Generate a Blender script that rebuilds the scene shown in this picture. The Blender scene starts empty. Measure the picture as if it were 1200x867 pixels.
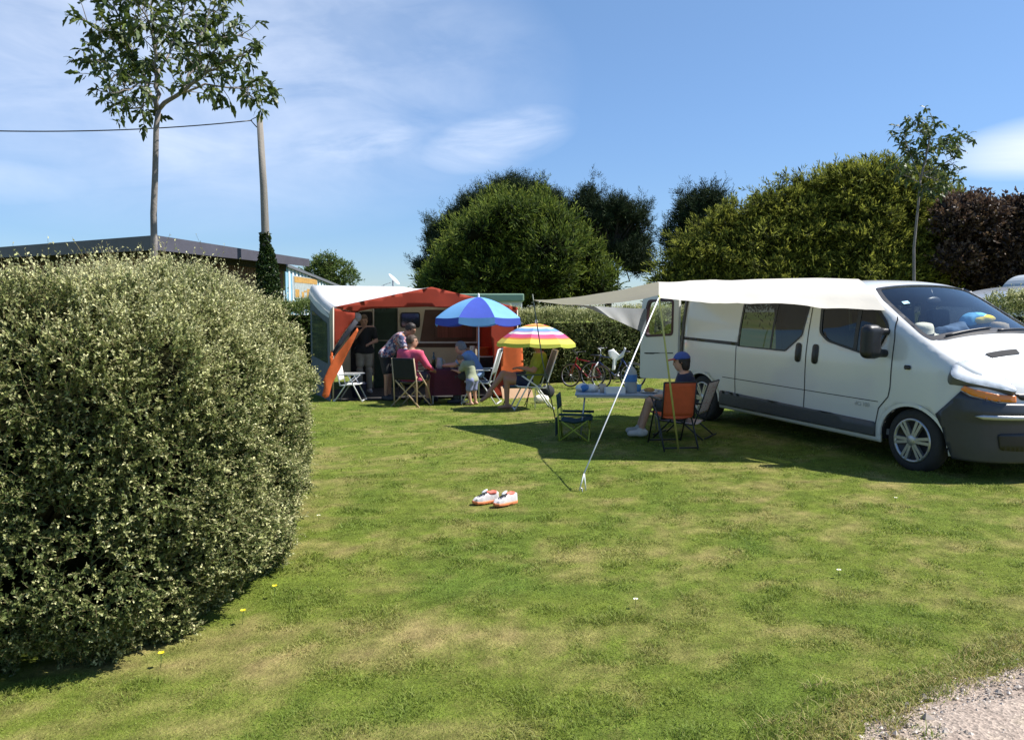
import bpy, bmesh, math, random
import numpy as np
from mathutils import Vector, Matrix
from mathutils.geometry import delaunay_2d_cdt

SC = bpy.context.scene
COL = SC.collection
RNG = np.random.default_rng(7)
R = math.radians

# ------------------------------------------------------------------ camera
FPX, CX, CY, EYE = 950.0, 600.0, 433.5, 1.6
PITCH = math.atan(68.5/950.0)
cp, sp = math.cos(PITCH), math.sin(PITCH)
cam_d = bpy.data.cameras.new('camera')
cam = bpy.data.objects.new('camera', cam_d); COL.objects.link(cam)
cam_d.sensor_width = 36.0; cam_d.lens = 36.0*FPX/1200.0
cam_d.clip_start = 0.05; cam_d.clip_end = 3000
cam.location = (0, 0, EYE); cam.rotation_euler = (math.pi/2-PITCH, 0, 0)
SC.camera = cam

def ray(px, py):
    dx = (px-CX)/FPX; dy = -(py-CY)/FPX
    return np.array([dx, cp+dy*sp, -sp+dy*cp])
def P(px, py, d):
    """world point on the sight line of a photo pixel at depth Y = d"""
    r = ray(px, py); r = r*(d/r[1]); r[2] += EYE
    return r

# ------------------------------------------------------------------ numpy noise
def _hash(ix, iy, iz, seed):
    h = (ix*374761393 + iy*668265263 + iz*2147483647 + seed*974711) & 0xffffffff
    h = ((h ^ (h >> 13))*1274126177) & 0xffffffff
    return ((h ^ (h >> 16)) & 0xffff)/65535.0
def vnoise(p, seed=0):
    p = np.asarray(p, float); i = np.floor(p).astype(np.int64); f = p-i
    f = f*f*(3-2*f); out = 0
    for dx in (0, 1):
        for dy in (0, 1):
            for dz in (0, 1):
                w = (f[:, 0] if dx else 1-f[:, 0])*(f[:, 1] if dy else 1-f[:, 1])*(f[:, 2] if dz else 1-f[:, 2])
                out = out + w*_hash(i[:, 0]+dx, i[:, 1]+dy, i[:, 2]+dz, seed)
    return out
def fbm(p, octv=4, seed=0):
    p = np.asarray(p, float); a, s, t = 0.5, 0, 0
    for k in range(octv):
        s = s+a*vnoise(p*(2.03**k)+k*17.3, seed+k); t += a; a *= 0.5
    return s/t

# ------------------------------------------------------------------ ground height
_ctl = []
for q in [(1070,552,7.85),(824,491,11.1),(797,530,8.9),(683,575,7.1),(400,470,15.0),(606,466,16.4),(600,478,13.7),(710,450,19.0),
          (180,788,3.65),(340,600,6.5),(717,512,10.2)]:
    _ctl.append(P(*q))
for q in [(0,0,0),(2,3,0),(4,3.5,0.01),(-4,1,0),(-6,8,-.03),(9,8,.05),(9,14,.08),(-10,17,-.1),(0,26,-.12),(12,24,0),(-14,28,-.1),(0,-8,0),(18,8,.05),(-16,4,0),(20,-5,0),(-18,-5,0)]:
    _ctl.append(np.array(q, float))
_ctl = np.array(_ctl)
def _tps_fit(c):
    n = len(c); d = np.linalg.norm(c[:, None, :2]-c[None, :, :2], axis=2)
    K = np.where(d > 0, d*d*np.log(d+1e-9), 0)+np.eye(n)*2.0
    Pm = np.hstack([np.ones((n, 1)), c[:, :2]])
    A = np.zeros((n+3, n+3)); A[:n, :n] = K; A[:n, n:] = Pm; A[n:, :n] = Pm.T
    return np.linalg.solve(A, np.concatenate([c[:, 2], np.zeros(3)]))
_w = _tps_fit(_ctl)
def gz(x, y):
    x = np.atleast_1d(np.asarray(x, float)); y = np.atleast_1d(np.asarray(y, float))
    d = np.sqrt((x[:, None]-_ctl[None, :, 0])**2+(y[:, None]-_ctl[None, :, 1])**2)
    z = np.where(d > 0, d*d*np.log(d+1e-9), 0)@_w[:-3]+_w[-3]+_w[-2]*x+_w[-1]*y
    k = np.exp(-((x/22)**4+((y-8)/24)**4))
    return z*k+(1-k)*(-0.1)
def g1(x, y): return float(gz(x, y)[0])
def G(px, py):
    """point of the ground seen at a photo pixel"""
    r = ray(px, py); z = 0.0
    for _ in range(30):
        t = (z-EYE)/r[2]; z = 0.5*z+0.5*g1(r[0]*t, r[1]*t)
    return np.array([r[0]*t, r[1]*t, z])

# ------------------------------------------------------------------ objects
def tag(o, label=None, cat=None, group=None, kind=None):
    if label: o['label'] = label
    if cat: o['category'] = cat
    if group: o['group'] = group
    if kind: o['kind'] = kind
    return o
def thing(name, label, cat, loc=(0, 0, 0), rz=0.0, group=None):
    o = bpy.data.objects.new(name, None); COL.objects.link(o)
    o.location = tuple(loc); o.rotation_euler = (0, 0, rz); o.empty_display_size = .1
    return tag(o, label, cat, group)
def link(name, me, mat=None, parent=None):
    o = bpy.data.objects.new(name, me); COL.objects.link(o)
    if mat is not None:
        for m in (mat if isinstance(mat, (list, tuple)) else [mat]): me.materials.append(m)
    if parent is not None: o.parent = parent
    return o
def copy_tree(o, parent=None):
    c = o.copy(); COL.objects.link(c)
    if parent is not None: c.parent = parent
    for ch in list(o.children): copy_tree(ch, c)
    return c
def np_mesh(name, verts, faces, smooth=False, attrs=None, matidx=None):
    """faces: (M,k) array or list of such arrays"""
    me = bpy.data.meshes.new(name)
    verts = np.ascontiguousarray(verts, np.float32)
    fl = faces if isinstance(faces, list) else [faces]
    fl = [np.asarray(f, np.int32) for f in fl if len(f)]
    me.vertices.add(len(verts)); me.vertices.foreach_set('co', verts.ravel())
    nl = sum(f.size for f in fl); npol = sum(len(f) for f in fl)
    me.loops.add(nl); me.polygons.add(npol)
    me.loops.foreach_set('vertex_index', np.concatenate([f.ravel() for f in fl]))
    tot = np.concatenate([np.full(len(f), f.shape[1], np.int32) for f in fl])
    st = np.concatenate([[0], np.cumsum(tot)[:-1]]).astype(np.int32)
    me.polygons.foreach_set('loop_start', st)
    try: me.polygons.foreach_set('loop_total', tot)
    except Exception: pass
    if matidx is not None: me.polygons.foreach_set('material_index', np.asarray(matidx, np.int32))
    me.polygons.foreach_set('use_smooth', np.full(npol, smooth, bool))
    me.update(calc_edges=True); me.validate()
    for k, v in (attrs or {}).items():
        a = me.attributes.new(k, 'FLOAT', 'POINT'); a.data.foreach_set('value', np.ascontiguousarray(v, np.float32))
    return me

class MB:
    """collects simple solids into one mesh"""
    def __init__(s): s.v = []; s.f = []; s.m = []; s.sm = []
    def add(s, vs, fs, mi=0, smooth=False):
        b = len(s.v); s.v += [tuple(map(float, v)) for v in vs]
        s.f += [tuple(i+b for i in f) for f in fs]; s.m += [mi]*len(fs); s.sm += [smooth]*len(fs); return s
    def box(s, lo, hi, mi=0, rot=None, ctr=None, bev=0.0):
        (x0, y0, z0), (x1, y1, z1) = lo, hi
        if bev > 0:
            bm = bmesh.new(); bmesh.ops.create_cube(bm, size=1)
            for v in bm.verts: v.co = Vector((x0+(v.co.x+.5)*(x1-x0), y0+(v.co.y+.5)*(y1-y0), z0+(v.co.z+.5)*(z1-z0)))
            bmesh.ops.bevel(bm, geom=bm.edges[:], offset=bev, segments=2, profile=.6, affect='EDGES')
            bm.verts.index_update(); vs = [np.array(v.co) for v in bm.verts]; fs = [[v.index for v in f.verts] for f in bm.faces]; bm.free()
        else:
            vs = [np.array(c) for c in [(x0,y0,z0),(x1,y0,z0),(x1,y1,z0),(x0,y1,z0),(x0,y0,z1),(x1,y0,z1),(x1,y1,z1),(x0,y1,z1)]]
            fs = [(3,2,1,0),(4,5,6,7),(0,1,5,4),(1,2,6,5),(2,3,7,6),(3,0,4,7)]
        if rot is not None:
            c = np.array(ctr if ctr is not None else [(x0+x1)/2, (y0+y1)/2, (z0+z1)/2]); m = np.array(rot)
            vs = [c+m@(v-c) for v in vs]
        return s.add(vs, fs, mi)
    def tube(s, pts, r, n=8, mi=0, closed=False, caps=True, sq=None):
        pts = [np.array(p, float) for p in pts]; k = len(pts)
        rs = r if hasattr(r, '__len__') else [r]*k
        vs = []; up = None
        for i in range(k):
            if closed: t = pts[(i+1) % k]-pts[i-1]
            else: t = pts[min(i+1, k-1)]-pts[max(i-1, 0)]
            t = t/(np.linalg.norm(t)+1e-12)
            if up is None:
                up = np.array([0, 0, 1.0]) if abs(t[2]) < .9 else np.array([1.0, 0, 0])
            a = np.cross(t, up); a /= np.linalg.norm(a)+1e-12; b = np.cross(a, t); up = b
            for j in range(n):
                an = 2*math.pi*j/n+(math.pi/n if sq else 0)
                vs.append(pts[i]+rs[i]*(math.cos(an)*a*(sq or 1)+math.sin(an)*b))
        fs = []
        for i in range(k if closed else k-1):
            i2 = (i+1) % k
            for j in range(n):
                j2 = (j+1) % n; fs.append((i*n+j, i*n+j2, i2*n+j2, i2*n+j))
        s.add(vs, fs, mi, n > 4)
        if caps and not closed:
            b = len(s.v)-len(vs)
            s.f += [tuple(b+j for j in reversed(range(n))), tuple(b+(k-1)*n+j for j in range(n))]; s.m += [mi]*2; s.sm += [False]*2
        return s
    def lathe(s, prof, n=24, ctr=(0, 0, 0), axis=None, mi=0, caps=True):
        """prof: (r,h) list; axis: 3x3 whose columns are x,y,axis"""
        A = np.eye(3) if axis is None else np.array(axis, float); c = np.array(ctr, float); vs = []
        for r, h in prof:
            for j in range(n):
                a = 2*math.pi*j/n; vs.append(c+A@np.array([r*math.cos(a), r*math.sin(a), h]))
        fs = []
        for i in range(len(prof)-1):
            for j in range(n):
                j2 = (j+1) % n; fs.append((i*n+j, i*n+j2, (i+1)*n+j2, (i+1)*n+j))
        s.add(vs, fs, mi, True)
        if caps:
            b = len(s.v)-len(vs); k = len(prof)
            s.f += [tuple(b+j for j in reversed(range(n))), tuple(b+(k-1)*n+j for j in range(n))]; s.m += [mi]*2; s.sm += [False]*2
        return s
    def ell(s, c, rx, ry, rz, n=12, m=8, mi=0, rot=None):
        vs = []; fs = []; A = np.eye(3) if rot is None else np.array(rot); c = np.array(c, float)
        for i in range(m+1):
            th = math.pi*i/m
            for j in range(n):
                a = 2*math.pi*j/n; vs.append(c+A@np.array([rx*math.sin(th)*math.cos(a), ry*math.sin(th)*math.sin(a), rz*math.cos(th)]))
        for i in range(m):
            for j in range(n):
                j2 = (j+1) % n; fs.append((i*n+j, (i+1)*n+j, (i+1)*n+j2, i*n+j2))
        return s.add(vs, fs, mi, True)
    def prism(s, poly, h0, h1, frame=None, mi=0):
        """poly in frame's xy, extruded along frame's z from h0 to h1; frame: 4x4"""
        A = np.eye(4) if frame is None else np.array(frame); n = len(poly); vs = []
        for h in (h0, h1):
            for x, y in poly: vs.append((A@np.array([x, y, h, 1.0]))[:3])
        fs = [tuple(reversed(range(n))), tuple(range(n, 2*n))]+[(i, (i+1) % n, n+(i+1) % n, n+i) for i in range(n)]
        return s.add(vs, fs, mi)
    def mesh(s, name):
        me = bpy.data.meshes.new(name); me.from_pydata(s.v, [], s.f)
        me.polygons.foreach_set('material_index', s.m); me.polygons.foreach_set('use_smooth', s.sm)
        bm = bmesh.new(); bm.from_mesh(me); bmesh.ops.remove_doubles(bm, verts=bm.verts, dist=1e-6)
        bmesh.ops.recalc_face_normals(bm, faces=bm.faces); bm.to_mesh(me); bm.free(); me.update()
        return me
    def build(s, name, mat, parent=None): return link(name, s.mesh(name), mat, parent)

def rotz(a): c, s_ = math.cos(a), math.sin(a); return np.array([[c,-s_,0],[s_,c,0],[0,0,1.0]])
def roty(a): c, s_ = math.cos(a), math.sin(a); return np.array([[c,0,s_],[0,1.0,0],[-s_,0,c]])
def rotx(a): c, s_ = math.cos(a), math.sin(a); return np.array([[1.0,0,0],[0,c,-s_],[0,s_,c]])
def axis_frame(z, x=None):
    z = np.array(z, float); z /= np.linalg.norm(z)
    x = np.array(x if x is not None else ((1, 0, 0) if abs(z[0]) < .9 else (0, 1, 0)), float)
    x = x-z*(x@z); x /= np.linalg.norm(x); return np.stack([x, np.cross(z, x), z], 1)
def f44(A, o): m = np.eye(4); m[:3, :3] = A; m[:3, 3] = o; return m

# polygons cut out of curved surfaces
def in_poly(p, poly):
    p = np.asarray(p); poly = np.asarray(poly); inside = np.zeros(len(p), bool); j = len(poly)-1
    for i in range(len(poly)):
        a, b = poly[i], poly[j]
        c = (a[1] > p[:, 1]) != (b[1] > p[:, 1])
        with np.errstate(divide='ignore', invalid='ignore'):
            xx = (b[0]-a[0])*(p[:, 1]-a[1])/(b[1]-a[1]+1e-15)+a[0]
        inside ^= c & (p[:, 0] < xx); j = i
    return inside
def densify(poly, h, closed=True):
    out = []; n = len(poly)
    for i in range(n if closed else n-1):
        a = np.array(poly[i], float); b = np.array(poly[(i+1) % n], float); k = max(1, int(math.ceil(np.linalg.norm(b-a)/h)))
        out += [tuple(a+(b-a)*t/k) for t in range(k)]
    if not closed: out.append(tuple(poly[-1]))
    return out
def rounded(poly, r, n=4):
    out = []; m = len(poly)
    for i in range(m):
        a, b, c = (np.array(poly[(i+k-1) % m], float) for k in range(3))
        u, v = a-b, c-b; lu, lv = np.linalg.norm(u), np.linalg.norm(v); rr = min(r, lu*.45, lv*.45)
        p0, p1 = b+u/lu*rr, b+v/lv*rr
        for k in range(n+1):
            t = k/n; out.append(tuple((1-t)**2*p0+2*t*(1-t)*b+t*t*p1))
    return out
def cdt_patch(outer, holes, h):
    outer = densify(outer, h); hs = [densify(x, h) for x in holes]
    vs = list(outer); es = [(i, (i+1) % len(outer)) for i in range(len(outer))]
    for x in hs:
        b = len(vs); vs += x; es += [(b+i, b+(i+1) % len(x)) for i in range(len(x))]
    o = np.array(outer); lo, hi = o.min(0), o.max(0)
    gx, gy = np.meshgrid(np.arange(lo[0]+h/2, hi[0], h), np.arange(lo[1]+h/2, hi[1], h)); gp = np.stack([gx.ravel(), gy.ravel()], 1)
    if len(gp):
        k = in_poly(gp, outer)
        for x in hs: k &= ~in_poly(gp, x)
        gp = gp[k]
        allb = np.array(vs)
        if len(gp): gp = gp[np.sqrt(((gp[:, None]-allb[None])**2).sum(2)).min(1) > h*.35]
        vs += [tuple(p) for p in gp]
    r = delaunay_2d_cdt([Vector(v) for v in vs], es, [], 0, 1e-6)
    V = np.array([tuple(v) for v in r[0]]); Fc = np.array([f for f in r[2]], int)
    cen = V[Fc].mean(1); k = in_poly(cen, outer)
    for x in hs: k &= ~in_poly(cen, x)
    return V, Fc[k]

# ------------------------------------------------------------------ implicit bodies
def sdf_mesh(f, lo, hi, h):
    lo = np.array(lo, float); n = np.ceil((np.array(hi)-lo)/h).astype(int)+1
    ax = [lo[i]+h*np.arange(n[i]) for i in range(3)]
    X = np.stack(np.meshgrid(*ax, indexing='ij'), -1); val = f(X.reshape(-1, 3)).reshape(n)
    s = val < 0
    corners = [(i, j, k) for i in (0, 1) for j in (0, 1) for k in (0, 1)]
    c = n-1
    sl = lambda a, d: a[d[0]:d[0]+c[0], d[1]:d[1]+c[1], d[2]:d[2]+c[2]]
    cnt = sum(sl(s, d).astype(int) for d in corners); act = (cnt > 0) & (cnt < 8)
    acc = np.zeros(tuple(c)+(3,)); num = np.zeros(tuple(c))
    for a in corners:
        for d in range(3):
            if a[d]: continue
            b = list(a); b[d] = 1; b = tuple(b)
            va, vb = sl(val, a), sl(val, b); x = (va < 0) != (vb < 0)
            t = np.where(x, va/(va-vb+1e-12), 0); pos = np.zeros(tuple(c)+(3,)); pos[:] = a; pos[..., d] = t
            acc += pos*x[..., None]; num += x
    idx = -np.ones(tuple(c), int); ii = np.argwhere(act); idx[act] = np.arange(len(ii))
    V = lo+h*(ii+acc[act]/num[act][:, None]); Fs = []
    for d in range(3):
        u, v = (d+1) % 3, (d+2) % 3
        a = [slice(1, c[0]), slice(1, c[1]), slice(1, c[2])]; a[d] = slice(0, c[d]); b = list(a); b[d] = slice(1, c[d]+1)
        s0, s1 = s[tuple(a)], s[tuple(b)]; base = np.argwhere(s0 != s1)
        if not len(base): continue
        off = np.ones(3, int); off[d] = 0; base = base+off
        fl = s0[s0 != s1]
        def at(du, dv): q = base.copy(); q[:, u] -= du; q[:, v] -= dv; return idx[q[:, 0], q[:, 1], q[:, 2]]
        q = np.stack([at(1, 1), at(0, 1), at(0, 0), at(1, 0)], 1); q[~fl] = q[~fl][:, ::-1]; Fs.append(q)
    Fq = np.concatenate(Fs); Fq = Fq[(Fq >= 0).all(1)]
    return V, Fq
def s_cap(p, a, b, ra, rb):
    a = np.array(a, float); b = np.array(b, float); d = b-a
    t = np.clip(((p-a)@d)/(d@d+1e-9), 0, 1); return np.linalg.norm(p-a-t[:, None]*d, axis=1)-(ra+(rb-ra)*t)
def s_ell(p, c, r, A=None):
    q = p-np.array(c); q = q if A is None else q@np.array(A)
    r = np.array(r); k0 = np.linalg.norm(q/r, axis=1); k1 = np.linalg.norm(q/(r*r), axis=1); return k0*(k0-1)/(k1+1e-9)
def s_box(p, c, hsz, rr=0.0, A=None):
    q = p-np.array(c); q = q if A is None else q@np.array(A)
    q = np.abs(q)-np.array(hsz)+rr; return np.linalg.norm(np.maximum(q, 0), axis=1)+np.minimum(q.max(1), 0)-rr
def smin(a, b, k):
    h = np.clip(.5+.5*(b-a)/k, 0, 1); return b*(1-h)+a*h-k*h*(1-h)

# ------------------------------------------------------------------ materials
def new_mat(name):
    m = bpy.data.materials.new(name); m.use_nodes = True; nt = m.node_tree
    return m, nt, nt.nodes['Principled BSDF'], nt.nodes['Material Output']
def N(nt, t, **kw):
    n = nt.nodes.new(t)
    for k, v in kw.items():
        if k in n.inputs.keys() if isinstance(k, str) else False: n.inputs[k].default_value = v
        else: setattr(n, k, v)
    return n
def noise_n(nt, scale, detail=4, rough=.55, coord='Object', stretch=None):
    tc = nt.nodes.new('ShaderNodeTexCoord'); n = nt.nodes.new('ShaderNodeTexNoise')
    n.inputs['Scale'].default_value = scale; n.inputs['Detail'].default_value = detail; n.inputs['Roughness'].default_value = rough
    if stretch:
        mp = nt.nodes.new('ShaderNodeMapping'); mp.inputs['Scale'].default_value = stretch
        nt.links.new(tc.outputs[coord], mp.inputs['Vector']); nt.links.new(mp.outputs['Vector'], n.inputs['Vector'])
    else: nt.links.new(tc.outputs[coord], n.inputs['Vector'])
    return n
def ramp(nt, fac, stops):
    r = nt.nodes.new('ShaderNodeValToRGB'); e = r.color_ramp.elements
    while len(e) > 1: e.remove(e[-1])
    e[0].position = stops[0][0]; e[0].color = (*stops[0][1], 1)
    for p, c in stops[1:]: x = e.new(p); x.color = (*c, 1)
    nt.links.new(fac, r.inputs['Fac']); return r
def mat(name, col, rough=.6, var=.12, scale=6, metal=0.0, bump=0.0, bscale=None, transl=0.0, coat=0.0, stretch=None, spec=None, tcol=None):
    m, nt, b, out = new_mat(name)
    c = np.array(col, float); n = noise_n(nt, scale, stretch=stretch)
    r = ramp(nt, n.outputs['Fac'], [(.3, tuple(np.clip(c*(1-var), 0, 1))), (.7, tuple(np.clip(c*(1+var), 0, 1)))])
    nt.links.new(r.outputs['Color'], b.inputs['Base Color'])
    b.inputs['Roughness'].default_value = rough; b.inputs['Metallic'].default_value = metal
    if coat: b.inputs['Coat Weight'].default_value = coat; b.inputs['Coat Roughness'].default_value = .08
    if spec is not None: b.inputs['Specular IOR Level'].default_value = spec
    if bump:
        n2 = noise_n(nt, bscale or scale*6, detail=3); bp = nt.nodes.new('ShaderNodeBump'); bp.inputs['Strength'].default_value = bump; bp.inputs['Distance'].default_value = .01
        nt.links.new(n2.outputs['Fac'], bp.inputs['Height']); nt.links.new(bp.outputs['Normal'], b.inputs['Normal'])
    if transl: add_transl(nt, b, out, r.outputs['Color'], transl, tcol)
    return m
def add_transl(nt, b, out, col, amt, tcol=None):
    t = nt.nodes.new('ShaderNodeBsdfTranslucent'); mx = nt.nodes.new('ShaderNodeMixShader'); mx.inputs['Fac'].default_value = amt
    if tcol is None: nt.links.new(col, t.inputs['Color'])
    else: t.inputs['Color'].default_value = (*tcol, 1)
    nt.links.new(b.outputs['BSDF'], mx.inputs[1]); nt.links.new(t.outputs['BSDF'], mx.inputs[2]); nt.links.new(mx.outputs['Shader'], out.inputs['Surface'])
def leaf_mat(name, stops, rough=.5, transl=.3, island=.25, spec=.4, attr='tip'):
    """colour runs along attribute tip (young growth; hedges add painted sunlight), varied per leaf"""
    m, nt, b, out = new_mat(name)
    a = nt.nodes.new('ShaderNodeAttribute'); a.attribute_name = attr
    r = ramp(nt, a.outputs['Fac'], stops)
    ge = nt.nodes.new('ShaderNodeNewGeometry'); hs = nt.nodes.new('ShaderNodeHueSaturation')
    mr = nt.nodes.new('ShaderNodeMapRange'); mr.inputs['To Min'].default_value = 1-island; mr.inputs['To Max'].default_value = 1+island
    nt.links.new(ge.outputs['Random Per Island'], mr.inputs['Value']); nt.links.new(mr.outputs['Result'], hs.inputs['Value'])
    nt.links.new(r.outputs['Color'], hs.inputs['Color']); nt.links.new(hs.outputs['Color'], b.inputs['Base Color'])
    b.inputs['Roughness'].default_value = rough; b.inputs['Specular IOR Level'].default_value = spec
    add_transl(nt, b, out, hs.outputs['Color'], transl)
    return m
def glass_mat(name, tint=(.8, .85, .85), base=.055, rough=.03):
    m, nt, b, out = new_mat(name)
    g = nt.nodes.new('ShaderNodeBsdfGlossy'); g.inputs['Roughness'].default_value = rough
    t = nt.nodes.new('ShaderNodeBsdfTransparent'); t.inputs['Color'].default_value = (*tint, 1)
    lw = nt.nodes.new('ShaderNodeLayerWeight'); lw.inputs['Blend'].default_value = .5; pw = nt.nodes.new('ShaderNodeMath'); pw.operation = 'POWER'; nt.links.new(lw.outputs['Facing'], pw.inputs[0]); pw.inputs[1].default_value = 4
    fr = nt.nodes.new('ShaderNodeMath'); fr.operation = 'MULTIPLY_ADD'; fr.inputs[1].default_value = .85; fr.inputs[2].default_value = base; nt.links.new(pw.outputs[0], fr.inputs[0])
    mx = nt.nodes.new('ShaderNodeMixShader'); nt.links.new(fr.outputs[0], mx.inputs['Fac'])
    nt.links.new(t.outputs['BSDF'], mx.inputs[1]); nt.links.new(g.outputs['BSDF'], mx.inputs[2]); nt.links.new(mx.outputs['Shader'], out.inputs['Surface'])
    nt.nodes.remove(b); return m

# ------------------------------------------------------------------ light and sky
SUNV = np.array([0.72, 0.0, 1.0]); SUNV /= np.linalg.norm(SUNV)
EL = math.asin(SUNV[2]); AZ = math.atan2(SUNV[0], SUNV[1])       # azimuth from +Y towards +X
sd = bpy.data.lights.new('sun', 'SUN'); sd.energy = 5.0; sd.angle = R(.53); sd.color = (1, .955, .89)
so = bpy.data.objects.new('sun', sd); COL.objects.link(so)
so.rotation_euler = Vector(SUNV).to_track_quat('Z', 'Y').to_euler(); so.location = (20, 0, 30)
wd = bpy.data.worlds.new('World'); SC.world = wd; wd.use_nodes = True
nt = wd.node_tree; bg = nt.nodes['Background']
sky = nt.nodes.new('ShaderNodeTexSky'); sky.sky_type = 'NISHITA'; sky.sun_disc = False
sky.sun_elevation = EL; sky.sun_rotation = AZ; sky.air_density = 1.0; sky.dust_density = .1; sky.ozone_density = 2.2; sky.altitude = 0
# thin high cloud: noise on a plane overhead, in a few banks of the sky (direction of the sky itself)
tc = nt.nodes.new('ShaderNodeTexCoord'); sep = nt.nodes.new('ShaderNodeSeparateXYZ'); nt.links.new(tc.outputs['Generated'], sep.inputs[0])
def mth(op, a, b=None, clamp=False):
    n = nt.nodes.new('ShaderNodeMath'); n.operation = op; n.use_clamp = clamp
    for i, v in enumerate((a, b)):
        if v is None: continue
        if isinstance(v, (int, float)): n.inputs[i].default_value = v
        else: nt.links.new(v, n.inputs[i])
    return n.outputs[0]
azn = mth('ARCTAN2', sep.outputs['X'], sep.outputs['Y'])
eln = mth('ARCSINE', sep.outputs['Z'])
cmb = nt.nodes.new('ShaderNodeCombineXYZ'); nt.links.new(azn, cmb.inputs[0]); nt.links.new(eln, cmb.inputs[1])
def skynoise(sx, sy, rot, scale, detail, dist=0.0):
    mp = nt.nodes.new('ShaderNodeMapping'); mp.inputs['Scale'].default_value = (sx, sy, 1); mp.inputs['Rotation'].default_value = (0, 0, R(rot))
    nz = nt.nodes.new('ShaderNodeTexNoise'); nz.inputs['Scale'].default_value = scale; nz.inputs['Detail'].default_value = detail; nz.inputs['Roughness'].default_value = .6; nz.inputs['Distortion'].default_value = dist
    nt.links.new(cmb.outputs[0], mp.inputs['Vector']); nt.links.new(mp.outputs['Vector'], nz.inputs['Vector']); return nz.outputs['Fac']
def bank(a0, e0, wa, we, tilt=0.0):
    """soft elliptical bank of cloud round azimuth a0, elevation e0 (degrees)"""
    da = mth('SUBTRACT', azn, R(a0)); de = mth('SUBTRACT', mth('SUBTRACT', eln, R(e0)), mth('MULTIPLY', da, tilt))
    q = mth('ADD', mth('POWER', mth('ABSOLUTE', mth('DIVIDE', da, R(wa))), 2.0), mth('POWER', mth('ABSOLUTE', mth('DIVIDE', de, R(we))), 2.0))
    return mth('SUBTRACT', 1.0, q, True)
n1 = skynoise(1, 3.2, -8, 5.5, 8, .6); n2 = skynoise(1, 1.6, 12, 2.2, 6, .3)
wisp = nt.nodes.new('ShaderNodeMapRange'); nt.links.new(n1, wisp.inputs['Value']); wisp.inputs['From Min'].default_value = .38; wisp.inputs['From Max'].default_value = .72
soft = nt.nodes.new('ShaderNodeMapRange'); nt.links.new(n2, soft.inputs['Value']); soft.inputs['From Min'].default_value = .3; soft.inputs['From Max'].default_value = .7
cl = mth('MULTIPLY', bank(-22, 15.5, 27, 11), mth('ADD', mth('MULTIPLY', soft.outputs[0], .55), mth('MULTIPLY', wisp.outputs[0], .35)))
c2 = mth('MULTIPLY', bank(-.8, 11.7, 5.6, 2.1, .20), mth('ADD', mth('MULTIPLY', wisp.outputs[0], .72), .14))
c3 = mth('MULTIPLY', bank(-10.5, 11.4, 4.5, 1.4, .12), mth('ADD', mth('MULTIPLY', wisp.outputs[0], .35), .08))
c4 = mth('MULTIPLY', bank(34, 9.6, 7.0, 2.0, .05), mth('ADD', mth('MULTIPLY', wisp.outputs[0], .6), .7))
c5 = mth('MULTIPLY', bank(-33, 7.6, 6.0, 1.4), mth('MULTIPLY', soft.outputs[0], .45))
tot = mth('ADD', mth('ADD', mth('ADD', cl, c2), mth('ADD', c3, c4)), c5)
tot = mth('MINIMUM', mth('MULTIPLY', tot, .9), .88)
mulc = nt.nodes.new('ShaderNodeMix'); mulc.data_type = 'RGBA'; mulc.blend_type = 'MULTIPLY'; mulc.inputs['Factor'].default_value = 1
nt.links.new(sky.outputs['Color'], mulc.inputs['A']); 
elr = nt.nodes.new('ShaderNodeMapRange'); nt.links.new(sep.outputs['Z'], elr.inputs['Value']); elr.inputs['From Min'].default_value = 0; elr.inputs['From Max'].default_value = 1
tint = ramp(nt, elr.outputs[0], [(0, (.46, .55, .72)), (.08, (.47, .58, .76)), (.22, (.60, .70, .84)), (.42, (.76, .84, .90)), (1, (.8, .9, 1.0))])
nt.links.new(tint.outputs['Color'], mulc.inputs['B']); skyc = mulc.outputs['Result']
mixc = nt.nodes.new('ShaderNodeMix'); mixc.data_type = 'RGBA'
nt.links.new(tot, mixc.inputs['Factor']); nt.links.new(skyc, mixc.inputs['A']); mixc.inputs['B'].default_value = (5.4, 5.9, 6.9, 1)
nt.links.new(mixc.outputs['Result'], bg.inputs['Color']); bg.inputs['Strength'].default_value = .105
SC.view_settings.view_transform = 'Standard'; SC.view_settings.look = 'None'; SC.view_settings.gamma = 1; SC.view_settings.exposure = 0.82
SC.cycles.max_bounces = 8; SC.cycles.transparent_max_bounces = 16; SC.cycles.use_denoising = True
SC.cycles.sample_clamp_indirect = 6
# ================================================================== lawn and track
def track_edge(y):
    """X of the left edge of the gravel track at depth y"""
    return np.interp(y, [-60, 1.0, 3.03, 3.08, 3.17, 3.27, 3.38, 3.48, 3.59, 4.0, 5.0, 10, 60], [-6, .3, 1.19, 1.27, 1.42, 1.58, 1.75, 1.96, 2.21, 2.95, 4.4, 11.0, 110])
_dry = [(680,650,.55,.30,.9),(560,745,.75,.22,.9),(640,748,.5,.2,.6),(470,640,.5,.22,.6),(450,690,.35,.25,.5),(455,730,.5,.16,.7),(600,590,.6,.3,.35),(820,655,.3,.14,.7),(715,682,.35,.1,.8),
        (905,608,.9,.2,.5),(1160,636,.7,.1,.9),(1090,685,.35,.09,.9),(525,545,.8,.25,.4),(700,592,.5,.2,.4),(250,770,.5,.22,.8),(330,745,.4,.2,.5),(930,740,.5,.15,.35),(430,545,.4,.3,.4),(180,785,.6,.12,.7)]
_dry = [(G(a, b), sx, sy, k) for a, b, sx, sy, k in _dry]
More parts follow.
